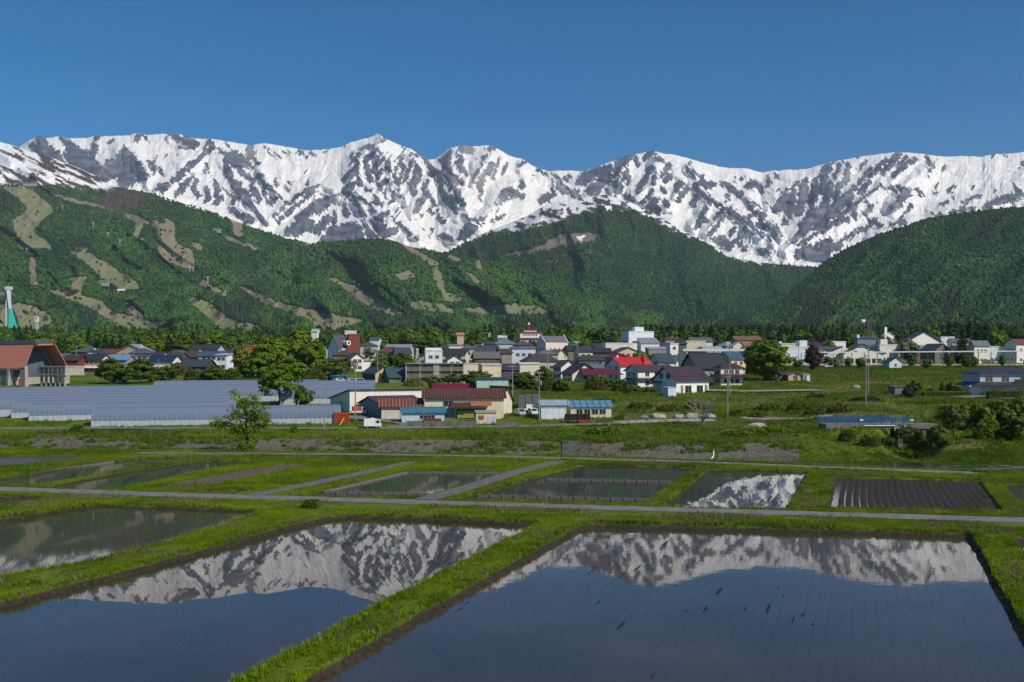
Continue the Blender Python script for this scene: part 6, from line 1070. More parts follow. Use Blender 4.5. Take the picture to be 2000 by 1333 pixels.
def tunnel(label, px, py, length, r, w=5.4, h=3.9, Y=None):
    global _tn
    Y = Y or Yof(py); X = wpx(px, Y); z = min(G(X, Y), G(X + length * math.cos(R(r)), Y + length * math.sin(R(r)))) ; z0 = G(X, Y); z1 = G(X + length * math.cos(R(r)), Y + length * math.sin(R(r))); root = thing('greenhouse_tunnel', label, 'greenhouse', (X, Y, z0), R(r), 'greenhouse tunnels'); sl_ = (z1 - z0) / length
    arc = [(0, 1.15)] + [(w / 2 - w / 2 * math.cos(t), 1.3 + (h - 1.3) * math.sin(t) ** .85) for t in [math.pi * k / 14 for k in range(1, 14)]] + [(w, 1.15)]; n = int(length); m = MB(); V = []
    for i in range(n + 1):
        x = length * i / n
        for y, q in arc: V.append((x, y + 0, q + sl_ * x - (.05 if 0 < q and i % 1 else 0)))
    # film sags a little between hoops
    V2 = []
    for i in range(4 * n + 1):
        x = length * i / (4 * n); sg0 = (0, .11, .15, .11)[i % 4]
        for y, q in arc: sg = sg0 * (.10 + .90 * max(0, 1 - (q - 1.15) / 1.3)); V2.append((x, y + (w / 2 - y) / (w / 2) * sg, q - sg * .6 * max(0, (q - 1.15) / (h - 1.15)) + sl_ * x))
    k = len(arc); m.add(V2, [(i * k + j, (i + 1) * k + j, (i + 1) * k + j + 1, i * k + j + 1) for i in range(4 * n) for j in range(k - 1)]); o = m.build('film', FILM, root, True); fixnormals(o.data)
    s = MB(); 
    for y in (0.02, w - .02): s.add([(0, y, -.4), (length, y, -.4 + sl_ * length), (length, y, 1.16 + sl_ * length), (0, y, 1.16)], [(0, 1, 2, 3)])
    s.build('skirt', SKIRT, root)
    hp = MB()
    for i in range(0, n + 1): x = length * i / n; hp.tube([(x, y, q + .03 + sl_ * x) for y, q in [(0, -.2)] + arc[::2] + [(w, -.2)]], .02, 3, False)
    o = hp.build('hoops', PIPE, root); o['kind'] = 'stuff'
    for x in (0, length):
        e = MB(); e.add([(x, y, q + sl_ * x) for y, q in [(0, -.3)] + arc + [(w, -.3)]], [tuple(range(k + 2))]); e.build('end_film', FILM, root); f = MB()
        for yy in np.linspace(.5, w - .5, 7): f.tube([(x, yy, -.3 + sl_ * x), (x, yy, np.interp(yy, [p[0] for p in arc], [p[1] for p in arc]) + sl_ * x)], .05, 3, False)
        for zz in (.9, 1.8, 2.7): hw = w / 2 * math.sqrt(max(.05, 1 - max(0, (zz - 1.3) / (h - 1.3)) ** 2)); f.tube([(x, w / 2 - hw, zz + sl_ * x), (x, w / 2 + hw, zz + sl_ * x)], .05, 3, False)
        f.build('end_frame', PIPE, root)
tunnel('silvery greenhouse tunnel alone in front, nearest the road', 178, 834, 51, 6, 5.6, 4.0, 213)
ordn = ['second', 'third', 'fourth', 'fifth', 'sixth', 'seventh', 'eighth']
for k, (px, Y, L_) in enumerate([(56, 222, 42), (22, 227.8, 48), (-14, 233.6, 52), (-40, 239.4, 56), (-70, 245.2, 60), (-110, 251, 66), (-150, 256.8, 72)]): tunnel('greenhouse tunnel of the long left block, %s from the road' % ordn[k], px, None, L_, 9, 5.5, 3.8, Y)
for k, (px, Y, L_) in enumerate([(428, 262, 24), (396, 267.6, 30), (362, 273.2, 36), (300, 279, 44)]): tunnel('greenhouse tunnel of the middle block, %s from the front' % (['first'] + ordn)[k], px, None, L_, 8, 5.3, 3.7, Y)
for k, (px, Y, L_) in enumerate([(545, 256, 13), (610, 262, 13), (590, 272, 18), (575, 282, 22)]): tunnel('greenhouse tunnel beside the cream warehouse, %s from the front' % (['first'] + ordn)[k], px, None, L_, 8, 5.0, 3.5, Y)
# ------------------------------------------------------------------ walls, bridge, kerbs
STONE = paint('#69645b', .95, .6, 2.6, .8, streak=.35); CONC = paint('#75706a', .9, .3, 1.0, .2, streak=.45)
def revet(name, label, x0, x1, mat, drop=1.0, lift=.04):
    n = max(2, int((x1 - x0) / 12)); V = []
    for i in range(n + 1):
        px = x0 + (x1 - x0) * i / n; wy = float(np.interp(px, RX, WATY)); ty = float(np.interp(px, RX, TOPY)); g = random.Random(int(px * 7)); j = g.uniform(-.3, .3)
        for f in (0, .25, .5, .75, 1): y = wy + (ty - wy) * f - .25; V.append((wpx(px, y), y + g.uniform(-.08, .08), G(wpx(px, y + .25), y + .25) + lift + (.05 if f == 1 else 0) + g.uniform(-.06, .06)))
        V.append((wpx(px, ty + .5), ty + .5, V[-1][2]))
    m = MB(); m.add(V, [(i * 6 + q, (i + 1) * 6 + q, (i + 1) * 6 + q + 1, i * 6 + q + 1) for i in range(n) for q in range(5)]); o = m.build(name, mat, None); fixnormals(o.data); tag(o, label, 'wall', 'river walls'); return o
revet('revetment_wall', 'long grey stone river wall left of the lone tree', -200, 458, STONE); revet('revetment_wall', 'brownish stone river wall right of the lone tree', 500, 1078, paint('#6d675c', .95, .6, 2.6, .8, streak=.35)); revet('concrete_revetment', 'dark concrete patch in the river wall', 1098, 1150, paint('#5c5957', .95, .25, 2, .4), lift=.16); revet('revetment_wall', 'overgrown stone river wall between concrete patch and drain', 1152, 1392, STONE, lift=.02); revet('revetment_wall', 'grey cobbled river wall right of the white drain pipe', 1402, 1560, paint('#67625b', .95, .55, 2.6, .8, streak=.3))
tag(MB().tube([(wpx(1394, 166), 166, -.3), (wpx(1393, 163), 163, -1.2), (wpx(1389, 161.5), 161.5, -1.45)], .11, 8).build('drain_pipe', paint('#d6dadd')), 'white drain pipe spilling down the river wall', 'pipe')
def kerb(label, a, b, z, h=.2, w=.16, seg=1.2, mat=None):
    A = Vector((*unproj(*a, z), z)); B = Vector((*unproj(*b, z), z)); d = B - A; n = max(2, int(d.length / seg)); root = thing('paddy_edging', label, 'edging', A, math.atan2(d.y, d.x), 'paddy edgings'); L_ = d.length / n; mat = mat or CONC; me = MB().box(.02, L_ - .02, -w / 2, w / 2, -.4, h).mesh('slab'); me.materials.append(mat); pm = MB().box(-.09, .09, -w * .9, w * .9, -.4, h + .07).mesh('post'); pm.materials.append(mat)
    for k in range(n):
        o = bpy.data.objects.new('slab', me); COL.objects.link(o); o.parent = root; o.location = (k * L_, 0, random.Random(k).uniform(-.03, .02))
        o = bpy.data.objects.new('post', pm); COL.objects.link(o); o.parent = root; o.location = (k * L_, 0, 0)
kerb('concrete slab edging in front of the greenish paddy, nearest the farm road', (936, 970), (1268, 978), .05); kerb('concrete slab edging between two far paddies behind the greenish paddy', (1072, 938), (1312, 943), .05); kerb('concrete edging at the near end of the dark middle paddy', (636, 963), (842, 967), .05); kerb('thin concrete edging along the far side of the dark middle paddy', (796, 924), (974, 926), .05, .15, .12, 1.5); kerb('slanting concrete edging on the left of dark middle paddy', (637, 961), (794, 924), .05, .15, .12, 1.5); kerb('grey concrete edging slanting along the far left paddy', (0, 935), (222, 903), .05, .14, .14, 1.5)
def bridge():
    Y = 188; x0, x1 = wpx(1606, Y), wpx(1822, Y); z = 2.75; root = thing('bridge', 'small concrete bridge with bright blue railings', 'bridge', (x0, Y, z)); L_ = x1 - x0; BL = paint('#1f5590', .5, .15, 2); m = MB(); m.box(0, L_, -2.2, 2.2, -.9, -.05); m.build('deck', paint('#7d7770', .9, .25, 1, streak=.3), root)
    for x in (.5, 13.2, L_ - 3): MB().box(x, x + .9, -2.0, 2.0, -5, -.91).build('abutment', CONC, root)
    for y in (-2.05, 2.05):
        rl = MB()
        for zz in (.35, .7, 1.05): rl.box(-.5, L_ * .80, y - .05, y + .05, zz - .05, zz + .05)
        rl.build('rail', BL, root)
        for k in range(9): x = L_ * .80 * k / 8; MB().box(x - .07, x + .07, y - .08, y + .08, -.04, 1.15).build('post', BL, root)
    for k in range(2): x = L_ * .80 - .6 if k else 6.5; MB().box(x - .3, x + .3, -2.16, -2.11, .55, .85).build('name_plate', paint('#dfe6ea'), root)
    p = MB(); p.tube([(6.8, -2.35, -.35), (12.4, -2.35, -.35), (12.4, -2.35, -1.2)], .13, 6); p.tube([(14.2, -2.35, -.1), (14.2, -2.35, -1.2)], .13, 6); p.build('pipe', paint('#c6d2d8'), root)
bridge()
for (x0, x1, y, lab) in ((828, 931, 834, 'low weathered concrete wall in front of the barn'), (973, 1009, 835, 'short concrete wall beside the yard entrance'), (795, 825, 834, 'dark low wall end by the lane bend')):
    Y = Yof(y); X0 = wpx(x0, Y); m = MB(); n = max(1, int((wpx(x1, Y) - X0) / 2)); L_ = (wpx(x1, Y) - X0) / n; r = thing('concrete_wall', lab, 'wall', (X0, Y, G(X0, Y)))
    for k in range(n): MB().box(k * L_ + .01, (k + 1) * L_ - .01, -.1, .1, -.5, 1.15).build('wall_panel', CONC, r)
# ------------------------------------------------------------------ poles, mast, ski jump, lifts
POLE = paint('#8d8a86', .85, .15, 1.5, streak=.2)
for k, (px, yt, yb, Y, lab, xf) in enumerate([(694, 709, 822, 224, 'tall concrete utility pole in front of the cream warehouse', 0), (1053, 726, 823, 223, 'utility pole with transformer beside white corrugated shed', 1), (1421, 727, 819, 229, 'utility pole standing on the grass slope by bare tree', 1), (1425, 672, 768, 282, 'tall utility pole at the hamlet road', 1), (1691, 693, 808, 239, 'tall pole in the meadow above the blue bridge', 0), (1696, 674, 776, 274, 'slim tall pole just right of the meadow pole', 0), (645, 687, 738, 348, 'pole in front of the wooded garden left of brick tower', 0), (737, 681, 750, 330, 'street-lamp pole beside peach gable shed', 0), (1001, 714, 779, 262, 'utility pole with crossarms right of mint workshop', 1), (1070, 689, 722, 372, 'utility pole with ladder arms before the maroon house', 1), (493, 694, 738, 350, 'utility pole with crossarms under the leafy grove', 1), (262, 667, 710, 430, 'tall pole left of the plum-brown roof', 1), (149, 675, 706, 420, 'thin pole behind brown timber house', 0), (309, 700, 742, 345, 'white lamp pole among garden trees on the left', 0), (1644, 677, 721, 432, 'pole in front of the station gable', 0), (1843, 668, 712, 440, 'dark pole standing by the platform canopy', 0), (1628, 690, 716, 440, 'short pole at the platform left of station', 0), (1980, 672, 712, 445, 'catenary pole near the platform end', 1), (1560, 668, 712, 452, 'catenary pole near white two-storey building', 1), (985, 652, 690, 560, 'crossarm pole on the slope below hotel', 1), (862, 664, 700, 480, 'crossarm pole above the white cubic building', 1), (1128, 668, 706, 430, 'crossarm pole right of the pink hall', 1), (1250, 672, 708, 420, 'crossarm pole behind the red roof', 1), (1775, 660, 706, 450, 'thin pole in front of broad white hall', 0), (633, 814, 846, 206, 'short roadside post near the end of the front greenhouse', 0), (636, 764, 790, 258, 'thin pole rising between the greenhouse tunnels', 0)]):
    X = wpx(px, Y); z = G(X, Y); h = CAMH + (HZ - yt) / F * Y - z; root = thing('utility_pole', lab, 'pole', (X, Y, z), 0, 'utility poles'); MB().tube([(0, 0, -.5), (0, 0, h)], [.17, .10], 8).build('shaft', POLE, root)
    if xf or k in (0, 4):
        for q, zz in enumerate((h - .35, h - 1.1)): MB().box(-1.0 + .2 * q, 1.0 - .2 * q, -.06, .06, zz - .06, zz + .06).build('crossarm', POLE, root)
        for q in (-.85, -.3, .3, .85): MB().tube([(q, 0, h - .28), (q, 0, h - .02)], .06, 6).build('insulator', paint('#d6d6d2'), root)
    if k in (1, 2): MB().tube([(.35, 0, h - 2.9), (.35, 0, h - 2.0)], .26, 10).build('transformer', paint('#8f959a'), root)
# wires between neighbouring poles
def wire(a, b, sag, lab):
    m = MB(); P = [Vector(a).lerp(Vector(b), t / 10) - Vector((0, 0, sag * 4 * (t / 10) * (1 - t / 10))) for t in range(11)]; m.tube(P, .016, 3, False); tag(m.build('power_line', paint('#3a3b3d')), lab, 'cable', 'power lines')
Yp = lambda px, yt, Y: (wpx(px, Y), Y, CAMH + (HZ - yt) / F * Y)
wire(Yp(694, 711, 224), Yp(1053, 729, 223), .8, 'power line from the warehouse pole to the white shed pole'); wire(Yp(1053, 729, 223), Yp(1421, 730, 229), .9, 'power line from white shed pole to the grass slope pole'); wire(Yp(1421, 730, 229), Yp(1691, 696, 239), .8, 'power line from grass slope pole to the meadow pole'); wire(Yp(1425, 675, 282), Yp(1696, 677, 274), 1.0, 'power line from hamlet road pole to the slim tall pole')
def mast(px, yt, Y, lab):
    X = wpx(px, Y); z = G(X, Y); h = CAMH + (HZ - yt) / F * Y - z; root = thing('lattice_mast', lab, 'mast', (X, Y, z)); W0, W1_ = 1.6, .9; cs = [(-1, -1), (1, -1), (1, 1), (-1, 1)]
    for cx, cy in cs: MB().tube([(cx * W0, cy * W0, -.5), (cx * W1_, cy * W1_, h)], .16, 5).build('leg', paint('#6f675c'), root)
    m = MB(); n = 8
    for k in range(n):
        f0, f1 = k / n, (k + 1) / n; w0 = W0 + (W1_ - W0) * f0; w1 = W0 + (W1_ - W0) * f1
        for j in range(4): a, b = cs[j], cs[(j + 1) % 4]; m.tube([(a[0] * w0, a[1] * w0, h * f0), (b[0] * w1, b[1] * w1, h * f1)], .1, 3, False); m.tube([(b[0] * w0, b[1] * w0, h * f0), (a[0] * w1, a[1] * w1, h * f1)], .1, 3, False)
    o = m.build('bracing', paint('#6f675c'), root); MB().tube([(-2.6, 0, h - 1), (-4.6, 0, h - 1)], 1.2, 12).build('dish', paint('#d9dde0'), root); MB().tube([(-1, 0, h - 1), (-2.7, 0, h - 1)], .15, 5).build('bracket', paint('#6f675c'), root)
mast(1698, 625, 600, 'brown lattice radio mast with white dish above the station')
mast(815, 681, 408, 'white sign pylon above the white cubic building') if False else None
_p = thing('sign_pylon', 'narrow white sign pylon left of the white cubic building', 'sign', (wpx(815, 405), 405, G(wpx(815, 405), 405))); _h = CAMH + (HZ - 681) / F * 405 - _p.location.z
MB().box(-.12, .12, -.12, .12, -.4, _h - 4.8).build('post', paint('#b9b9b6'), _p); MB().box(-.5, .5, -.15, .15, _h - 4.8, _h).build('panel', paint('#e2e0d8'), _p); [MB().box(-.36, .36, -.17, -.155, _h - 4.4 + k * 1.05, _h - 3.7 + k * 1.05).build('sign_mark', paint('#b85a48' if k == 3 else '#7f8a90'), _p) for k in range(4)]
def ski_jump():
    Y = 1950; X = wpx(14, Y); root = thing('ski_jump', 'ski jump with white in-run tower and turquoise landing slope', 'ski jump', (X, Y, G(X, Y))); P = lambda px, py, dy=0: (wpx(px, Y + dy) - X, dy, CAMH + (HZ - py) / F * (Y + dy) - root.location.z)
    m = MB(); m.slab([P(17, 602, -20), P(23, 602, -20), P(19, 563, 25), P(12, 563, 25)], 3.0); o = m.build('in_run', paint('#c7ccd2', .4), root); fixnormals(o.data)
    m = MB(); m.slab([P(16, 648, -70), P(38, 648, -70), P(34, 622, -50), P(25, 603, -21), P(16, 603, -21)], 2.5); o = m.build('landing_slope', paint('#3fae98', .6, .1, .05), root); fixnormals(o.data)
    for px in (11.5, 20): MB().tube([P(px, 562, 26), (P(px, 562, 26)[0], 26, -5)], 1.6, 8).build('tower_leg', paint('#b9bec4'), root)
    m = MB(); m.box(P(9, 562, 20)[0], P(20, 562, 20)[0], 20, 30, P(9, 566, 20)[2], P(9, 560, 20)[2]); m.build('start_house', paint('#d3d6d9'), root); m = MB(); m.box(P(-6, 575, 30)[0], P(13, 575, 30)[0], 24, 30, P(0, 577, 30)[2], P(0, 572, 30)[2]); m.build('gangway', paint('#8d949b'), root)
    for s, px in ((0, 15.5), (1, 38)): m = MB(); a = P(px, 648, -70); b = P(16 if not s else 25, 603, -21); m.tube([a, P(34, 622, -50) if s else a, b], .9, 5); m.build('slope_edge', paint('#2b4a5a'), root)
    o = thing('judges_tower', 'white boxy judges tower right of the ski jump', 'tower', (wpx(72, 1900), 1900, G(wpx(72, 1900), 1900))); zc = CAMH + (HZ - 619) / F * 1900 - o.location.z; MB().box(-3, 3, -3, 3, zc - 10.5, zc).build('cabin', paint('#dcdad4'), o); MB().box(-2.2, 2.2, -2.2, 2.2, -5, zc - 10.5).build('shaft', paint('#b7b3ab'), o); MB().box(-1.5, 1.5, -3.1, -3.0, zc - 4, zc - 2).build('window', glassm(), o)
ski_jump()
LT = paint('#d5d8da', .5)
for k, (px, py, S, lab) in enumerate([(122, 412, SB, 'lift tower highest on the ski hill near the bare patch'), (182, 446, SB, 'pale lift tower in the woods above the middle run'), (211, 466, SB, 'lift tower a little below the woods tower'), (234, 480, SB, 'lift tower halfway down the upper wood'), (278, 478, SB, 'lift tower left of the big brown run'), (371, 532, SB, 'left one of the lift tower pair under the brown run'), (377, 534, SB, 'right one of the lift tower pair under the brown run'), (406, 554, SB, 'white lift tower on the thin bare strip'), (440, 582, SB, 'lift tower at the top of the lower green run')]):
    P, _, _ = S(np.array([float(px)]), np.array([float(py)])); p = P[0]; root = thing('lift_tower', lab, 'lift tower', tuple(p), 0, 'chairlift towers'); MB().tube([(0, 0, -3), (0, 0, 21)], [1.3, .9], 6).build('column', LT, root); MB().box(-4.5, 4.5, -.8, .8, 20, 21.6).build('crosshead', LT, root)
for (px, py, w, S, col, lab) in [(27, 362, 44, SB, '#6d7580', 'mountain station with long grey roof at the top run'), (149, 491, 20, SB, '#8e3a3e', 'red-roofed ski hut at the head of the green run'), (194, 556, 18, SB, '#6f7478', 'grey lift station among trees below the green run'), (230, 573, 14, SB, '#d9dad8', 'white lift hut in the woods'), (52, 491, 12, SB, '#c9c3bd', 'small white hut under the long upper run'), (417, 453, 14, SB, '#7f90a0', 'small blue-roofed hut below the ridge')]:
    P, _, _ = S(np.array([float(px)]), np.array([float(py)])); p = P[0]; d = p[1]; W_ = w / F * d; root = thing('ski_hut', lab, 'hut', (p[0], p[1] - 4, p[2] + 3), 0, 'huts on the ski hill'); gable_parts(root, W_, 10, 5, 4, 'R', paint('#a9a6a0'), paint(col), 1.0, .5, base=-8); [MB().box(W_ * u - 1.3, W_ * u + 1.3, -.3, -.05, 1.5, 4).build('window', glassm(), root) for u in (.3, .7)]
# ------------------------------------------------------------------ vehicles
TYRE = paint('#1c1c1d', .8); RIM = paint('#8f9396', .4)
def wheel(root, x, y, r=.28):
    w = MB().tube([(x, y - .09, r), (x, y + .09, r)], r, 14).build('wheel', TYRE, root); MB().tube([(x, y - .1, r), (x, y + .1, r)], r * .55, 10).build('rim', RIM, w)
def kei_truck(label, px, py, Y, rz, box=True, body='#e8e9ea', cargo=None):
    X = wpx(px, Y); root = thing('truck', label, 'truck', (X, Y, G(X, Y) + .16), R(rz), 'small trucks'); B = paint(body, .35, .04, 1)
    m = MB(); m.prism([(.62, .32), (1.7, .32), (1.7, .95), (1.46, 1.78), (.62, 1.78)], 'y', -.7, .7); m.build('cab', B, root); MB().box(-1.65, 1.6, -.62, .62, .22, .42).build('chassis', paint('#3b3c3e'), root)
    if box: MB().box(-1.7, .55, -.74, .74, .45, 1.95).build('cargo_box', paint('#eef0f1', .4, .03, 1), root); MB().box(-.3, .1, -.2, .2, 1.951, 2.15).build('roof_vent', B, root)
    else:
        m = MB(); m.box(-1.7, .55, -.72, .72, .5, .58); m.box(-1.7, .55, -.74, -.69, .58, .85); m.box(-1.7, .55, .69, .74, .58, .85); m.box(-1.74, -1.69, -.74, .74, .5, .85); m.build('flatbed', B, root)
        if cargo: MB().box(-1.4, .4, -.55, .55, .585, 1.9).build('load', paint(cargo, .6, .3, 2), root)
    for s in (-1, 1): m = MB(); m.prism([(.78, 1.05), (1.52, 1.05), (1.36, 1.62), (.78, 1.62)], 'y', s * .705 - .01, s * .705 + .01); m.build('side_window', glassm(), root)
    m = MB(); m.add([(1.705, -.6, 1.02), (1.705, .6, 1.02), (1.50, .58, 1.70), (1.50, -.58, 1.70)], [(0, 1, 2, 3)]); m.build('windscreen', glassm(), root)
    for s in (-1, 1): MB().box(1.69, 1.73, s * .5 - .12, s * .5 + .12, .62, .8).build('headlight', paint('#dfe6ea', .2), root)
    for x in (-1.05, 1.15):
        for s in (-1, 1): wheel(root, x, s * .62)
kei_truck('small white box truck driving along the village road', 728, 838, 209.5, 2)
kei_truck('small truck carrying an orange load beside the warehouse', 700, 812, 233, 20, False, '#d9dde0', '#b5482c')
kei_truck('white flatbed truck parked in front of the station', 1619, 720, 428, 175, False)
kei_truck('white flatbed truck parked by the yard timber stacks', 1033, 806, 238, 80, False)
def car(label, px, Y, rz, col):
    X = wpx(px, Y); root = thing('car', label, 'car', (X, Y, G(X, Y) + .1), R(rz), 'parked cars'); B = paint(col, .3, .04, 1)
    m = MB(); m.prism([(-1.7, .3), (1.7, .3), (1.75, .75), (1.2, .92), (.7, 1.5), (-1.45, 1.52), (-1.75, .95)], 'y', -.74, .74); m.build('body', B, root)
    for s in (-1, 1): m = MB(); m.prism([(-1.35, .95), (1.02, .95), (.62, 1.42), (-1.3, 1.42)], 'y', s * .745 - .01, s * .745 + .01); m.build('side_window', glassm(), root)
    m = MB(); m.add([(1.2, -.62, .96), (1.2, .62, .96), (.74, .6, 1.46), (.74, -.6, 1.46)], [(0, 1, 2, 3)]); o = m.build('windscreen', glassm(), root); o.location.x = .03
    for s in (-1, 1): MB().box(1.70, 1.76, s * .52 - .14, s * .52 + .14, .58, .74).build('headlight', paint('#e3e8ea', .2), root)
    for x in (-1.1, 1.1):
        for s in (-1, 1): wheel(root, x, s * .66)
for a in (('pale blue-grey van parked in the timber yard', 1016, 232, -70, '#a9bcc8'), ('white compact car parked in the yard near the pole', 1041, 233, -75, '#e3e6e6'), ('white car beside the teal garage', 664, 327, 40, '#e6e8ea'), ('pale van parked right of the teal garage', 688, 326, 30, '#cfd9e6'), ('white car by the blue-grey shed', 705, 325, 10, '#e4e4e2')): car(*a)
# ------------------------------------------------------------------ clutter in the yards
def stack(name, label, cat, px, Y, items, col, rz=0, piece='board', group=None):
    X = wpx(px, Y); root = thing(name, label, cat, (X, Y, G(X, Y)), R(rz), group)
    for b in items: MB().box(*b).build(piece, paint(col, .8, .25, 2), root)
stack('pallet_stack', 'stack of orange pallets and trays at the greenhouse end', 'pallets', 667, 219, [(-1.6, 1.6, -1, 1, k * .34, k * .34 + .26) for k in range(7)], '#a8432a', 8, 'pallet'); tag(MB().tube([(wpx(661, 216), 216, .4), (wpx(672, 217), 217, 2.3)], .12, 6).build('yellow_pole', paint('#d9b22a')), 'yellow pole leaning against the orange pallets', 'pole')
for k, (px, Y, lab) in enumerate([(1018, 246, 'grey bundled timber stack at the left of the yard'), (1032, 248, 'grey bundled timber stack in the middle of the yard'), (1046, 249, 'grey bundled timber stack at the right of the yard')]): stack('timber_stack', lab, 'timber', px, Y, [(-.8, .8, -1.2, 1.2, q * .55, q * .55 + .48) for q in range(6)], '#6f6e70', 5, 'bundle', 'timber stacks')
def pipes():
    X = wpx(1127, 219); root = thing('pipe_rack', 'rack of black pipes behind red posts by cream shed', 'pipes', (X, 219, G(X, 219)), R(3)); g = random.Random(4)
    for k in range(22): y = -.8 + (k % 6) * .32; zz = .9 + (k // 6) * .32; MB().tube([(-2.6 + g.uniform(-.3, .3), y, zz), (2.6 + g.uniform(-.3, .3), y, zz)], .15, 8).build('pipe', paint('#26272a', .6), root)
    for x in (-1.6, .2, 1.9):
        for y in (-1.0, 1.05): MB().box(x - .06, x + .06, y - .06, y + .06, -.3, 2.3).build('red_post', paint('#7a2f28'), root)
    MB().box(.2, 2.0, -1.5, -1.1, 0, .8).build('red_bin', paint('#8a3a2a'), root)
pipes()
def heap(label, px, py, w, h, col, cat='heap', Y=None):
    Y = Y or Yof(py); X = wpx(px, Y); me = canopy_mesh('heap', int(px)); o = link('stone_heap', me, paint(col, .95, .35, 2.5, .6)); o.location = (X, Y, G(X, Y) - .35 * h); o.scale = (w, w * .8, h * 1.5); tag(o, label, cat, 'heaps of stone')
heap('small dark heap of rubble at the left of the gravel yard', 1258, 820, 2.2, .7, '#8f8a84'); heap('pale heap of gravel left of the bare tree', 1286, 819, 3.0, 1.1, '#b2aca4'); heap('low grey heap of gravel behind the bare tree', 1326, 819, 2.4, .9, '#a09a92'); heap('long pale heap of gravel beside the bare tree', 1353, 820, 3.8, 1.3, '#b0aaa2'); heap('grey heap of gravel right of the bare tree', 1384, 819, 3.0, 1.1, '#a39d95'); heap('scattered heap of white boulders on the grass slope', 1478, 834, 4.0, .8, '#a9a198', Y=213); heap('low mound of dark earth on the bank', 1563, 848, 2.0, .9, '#4c443c', Y=201); heap('grey pile of sand in the far field', 1672, 762, 2.6, 1.2, '#9b978f')
# ------------------------------------------------------------------ trees and shrubs one can tell apart
CR = [crown_mesh('crown', 300 + k, 90, 52, .030, .40, .14, 1.0, .115, hollow=.5) for k in range(4)]; CT = [crown_mesh('tall_crown', 320 + k, 80, 48, .026, .27, .10, 1.0, .095, cone=.35) for k in range(3)]; CN = [conifer_mesh('conifer_crown', 330 + k, 20, .19, .06, .030, 60) for k in range(3)]; CS = [crown_mesh('shrub_crown', 340 + k, 30, 46, .05, .55, .02, 1.0, .2, hollow=.4) for k in range(4)]; CO = [crown_mesh('open_crown', 350 + k, 56, 34, .024, .42, .25, 1.0, .10, hollow=.35) for k in range(3)]
TK = [trunk_mesh('trunk', 360 + k) for k in range(3)]
for m_ in TK: m_.materials.append(BARK)
LV = {'bright': leafm('bright', (.075, .155, .008), (.22, .31, .020), .4), 'mid': leafm('mid', (.050, .105, .010), (.155, .225, .022), .4), 'dark': leafm('dark', (.020, .046, .012), (.060, .105, .020), .3), 'yellow': leafm('yellow', (.15, .155, .018), (.30, .27, .04), .3), 'red': leafm('red', (.030, .022, .014), (.085, .045, .030), .2), 'pale': leafm('pale', (.13, .17, .06), (.32, .35, .17), .4), 'olive': leafm('olive', (.075, .105, .014), (.20, .22, .045), .4)}
_ti = 0
def tree(label, px, yt, yb, wpx_, kind='round', leaf='mid', Y=None, name=None, group=None):
    """crown spans yt..yb and wpx_ pixels at depth Y"""
    global _ti; _ti += 1; Y = Y or Yof(yb); X = wpx(px, Y); z = G(X, Y); h = max(1.0, CAMH + (HZ - yt) / F * Y - z); w = wpx_ / F * Y
    src, rw = {'round': (CR, .80), 'tall': (CT, .54), 'conifer': (CN, .38), 'shrub': (CS, 1.10), 'open': (CO, .84)}[kind]; me = src[_ti % len(src)]
    root = thing(name or ('conifer_tree' if kind == 'conifer' else 'shrub' if kind == 'shrub' else 'broadleaf_tree'), label, 'tree' if kind != 'shrub' else 'shrub', (X, Y, z), _ti * 2.4, group)
    c = bpy.data.objects.new('crown', me); COL.objects.link(c); c.parent = root; s = w / rw; c.scale = (s, s, h)
    if not me.materials: me.materials.append(LV['mid'])
    c.material_slots[0].link = 'OBJECT'; c.material_slots[0].material = LV[leaf]
    t = bpy.data.objects.new('trunk', TK[_ti % 3]); COL.objects.link(t); t.parent = root; t.scale = (min(h, s * 1.1), min(h, s * 1.1), h * (.95 if kind != 'shrub' else .5))
    return root
def bed(label, px, Y, w, h, leaf, name):
    """a low spreading mass of leaves, mounded"""
    X = wpx(px, Y); W = w / F * Y; D_ = max(1.6, min(W * .5, 4.5)); z = G(X, Y); root = thing(name, label, 'shrub', (X, Y, z)); g = np.random.RandomState(int(px)); n = int(900 + W * D_ * 45); a = g.rand(n) * 6.283; r = np.sqrt(g.rand(n)); x = np.cos(a) * r * W / 2; y = np.sin(a) * r * D_ / 2
    top = h * np.sqrt(np.clip(1 - r ** 2.5, 0, 1)) * (.55 + .75 * fbm(x / .9 + px, y / .9, 3, int(Y))); zz = top * (1 - .6 * g.rand(n) ** 2.2) + Gbase(X + x, Y + y) - z; s = np.clip(h * .13, .09, .2)
    V, Q = quads(np.stack([x, y, zz], 1), g.normal(size=(n, 3)) * .7 + (0, -.35, 1.0), s * (.6 + .8 * g.rand(n)), g); link('foliage', npmesh('foliage', V, Q, LV[leaf], False), None, root)
    st = MB()
    for k in range(24): i = g.randint(0, n); st.tube([(x[i] * .8, y[i] * .8, Gbase(np.array([X + x[i] * .8]), np.array([Y + y[i] * .8]))[0] - z - .1), (x[i], y[i], zz[i])], .025, 3, False)
    st.build('stems', BARK, root); return root
def T(label, px, yt, yb, w, kind='round', leaf='mid', Y=None, name=None):
    Yd = Y or Yof(yb); h = (HZ + F * (CAMH - G(wpx(px, Yd), Yd)) / Yd - yt)
    if kind == 'shrub' and w > 1.5 * h: return bed(label, px, Yd, w, h / F * Yd, leaf, name or 'shrub')
    return tree(label, px, yt, yb, w, kind, leaf, Y, name)
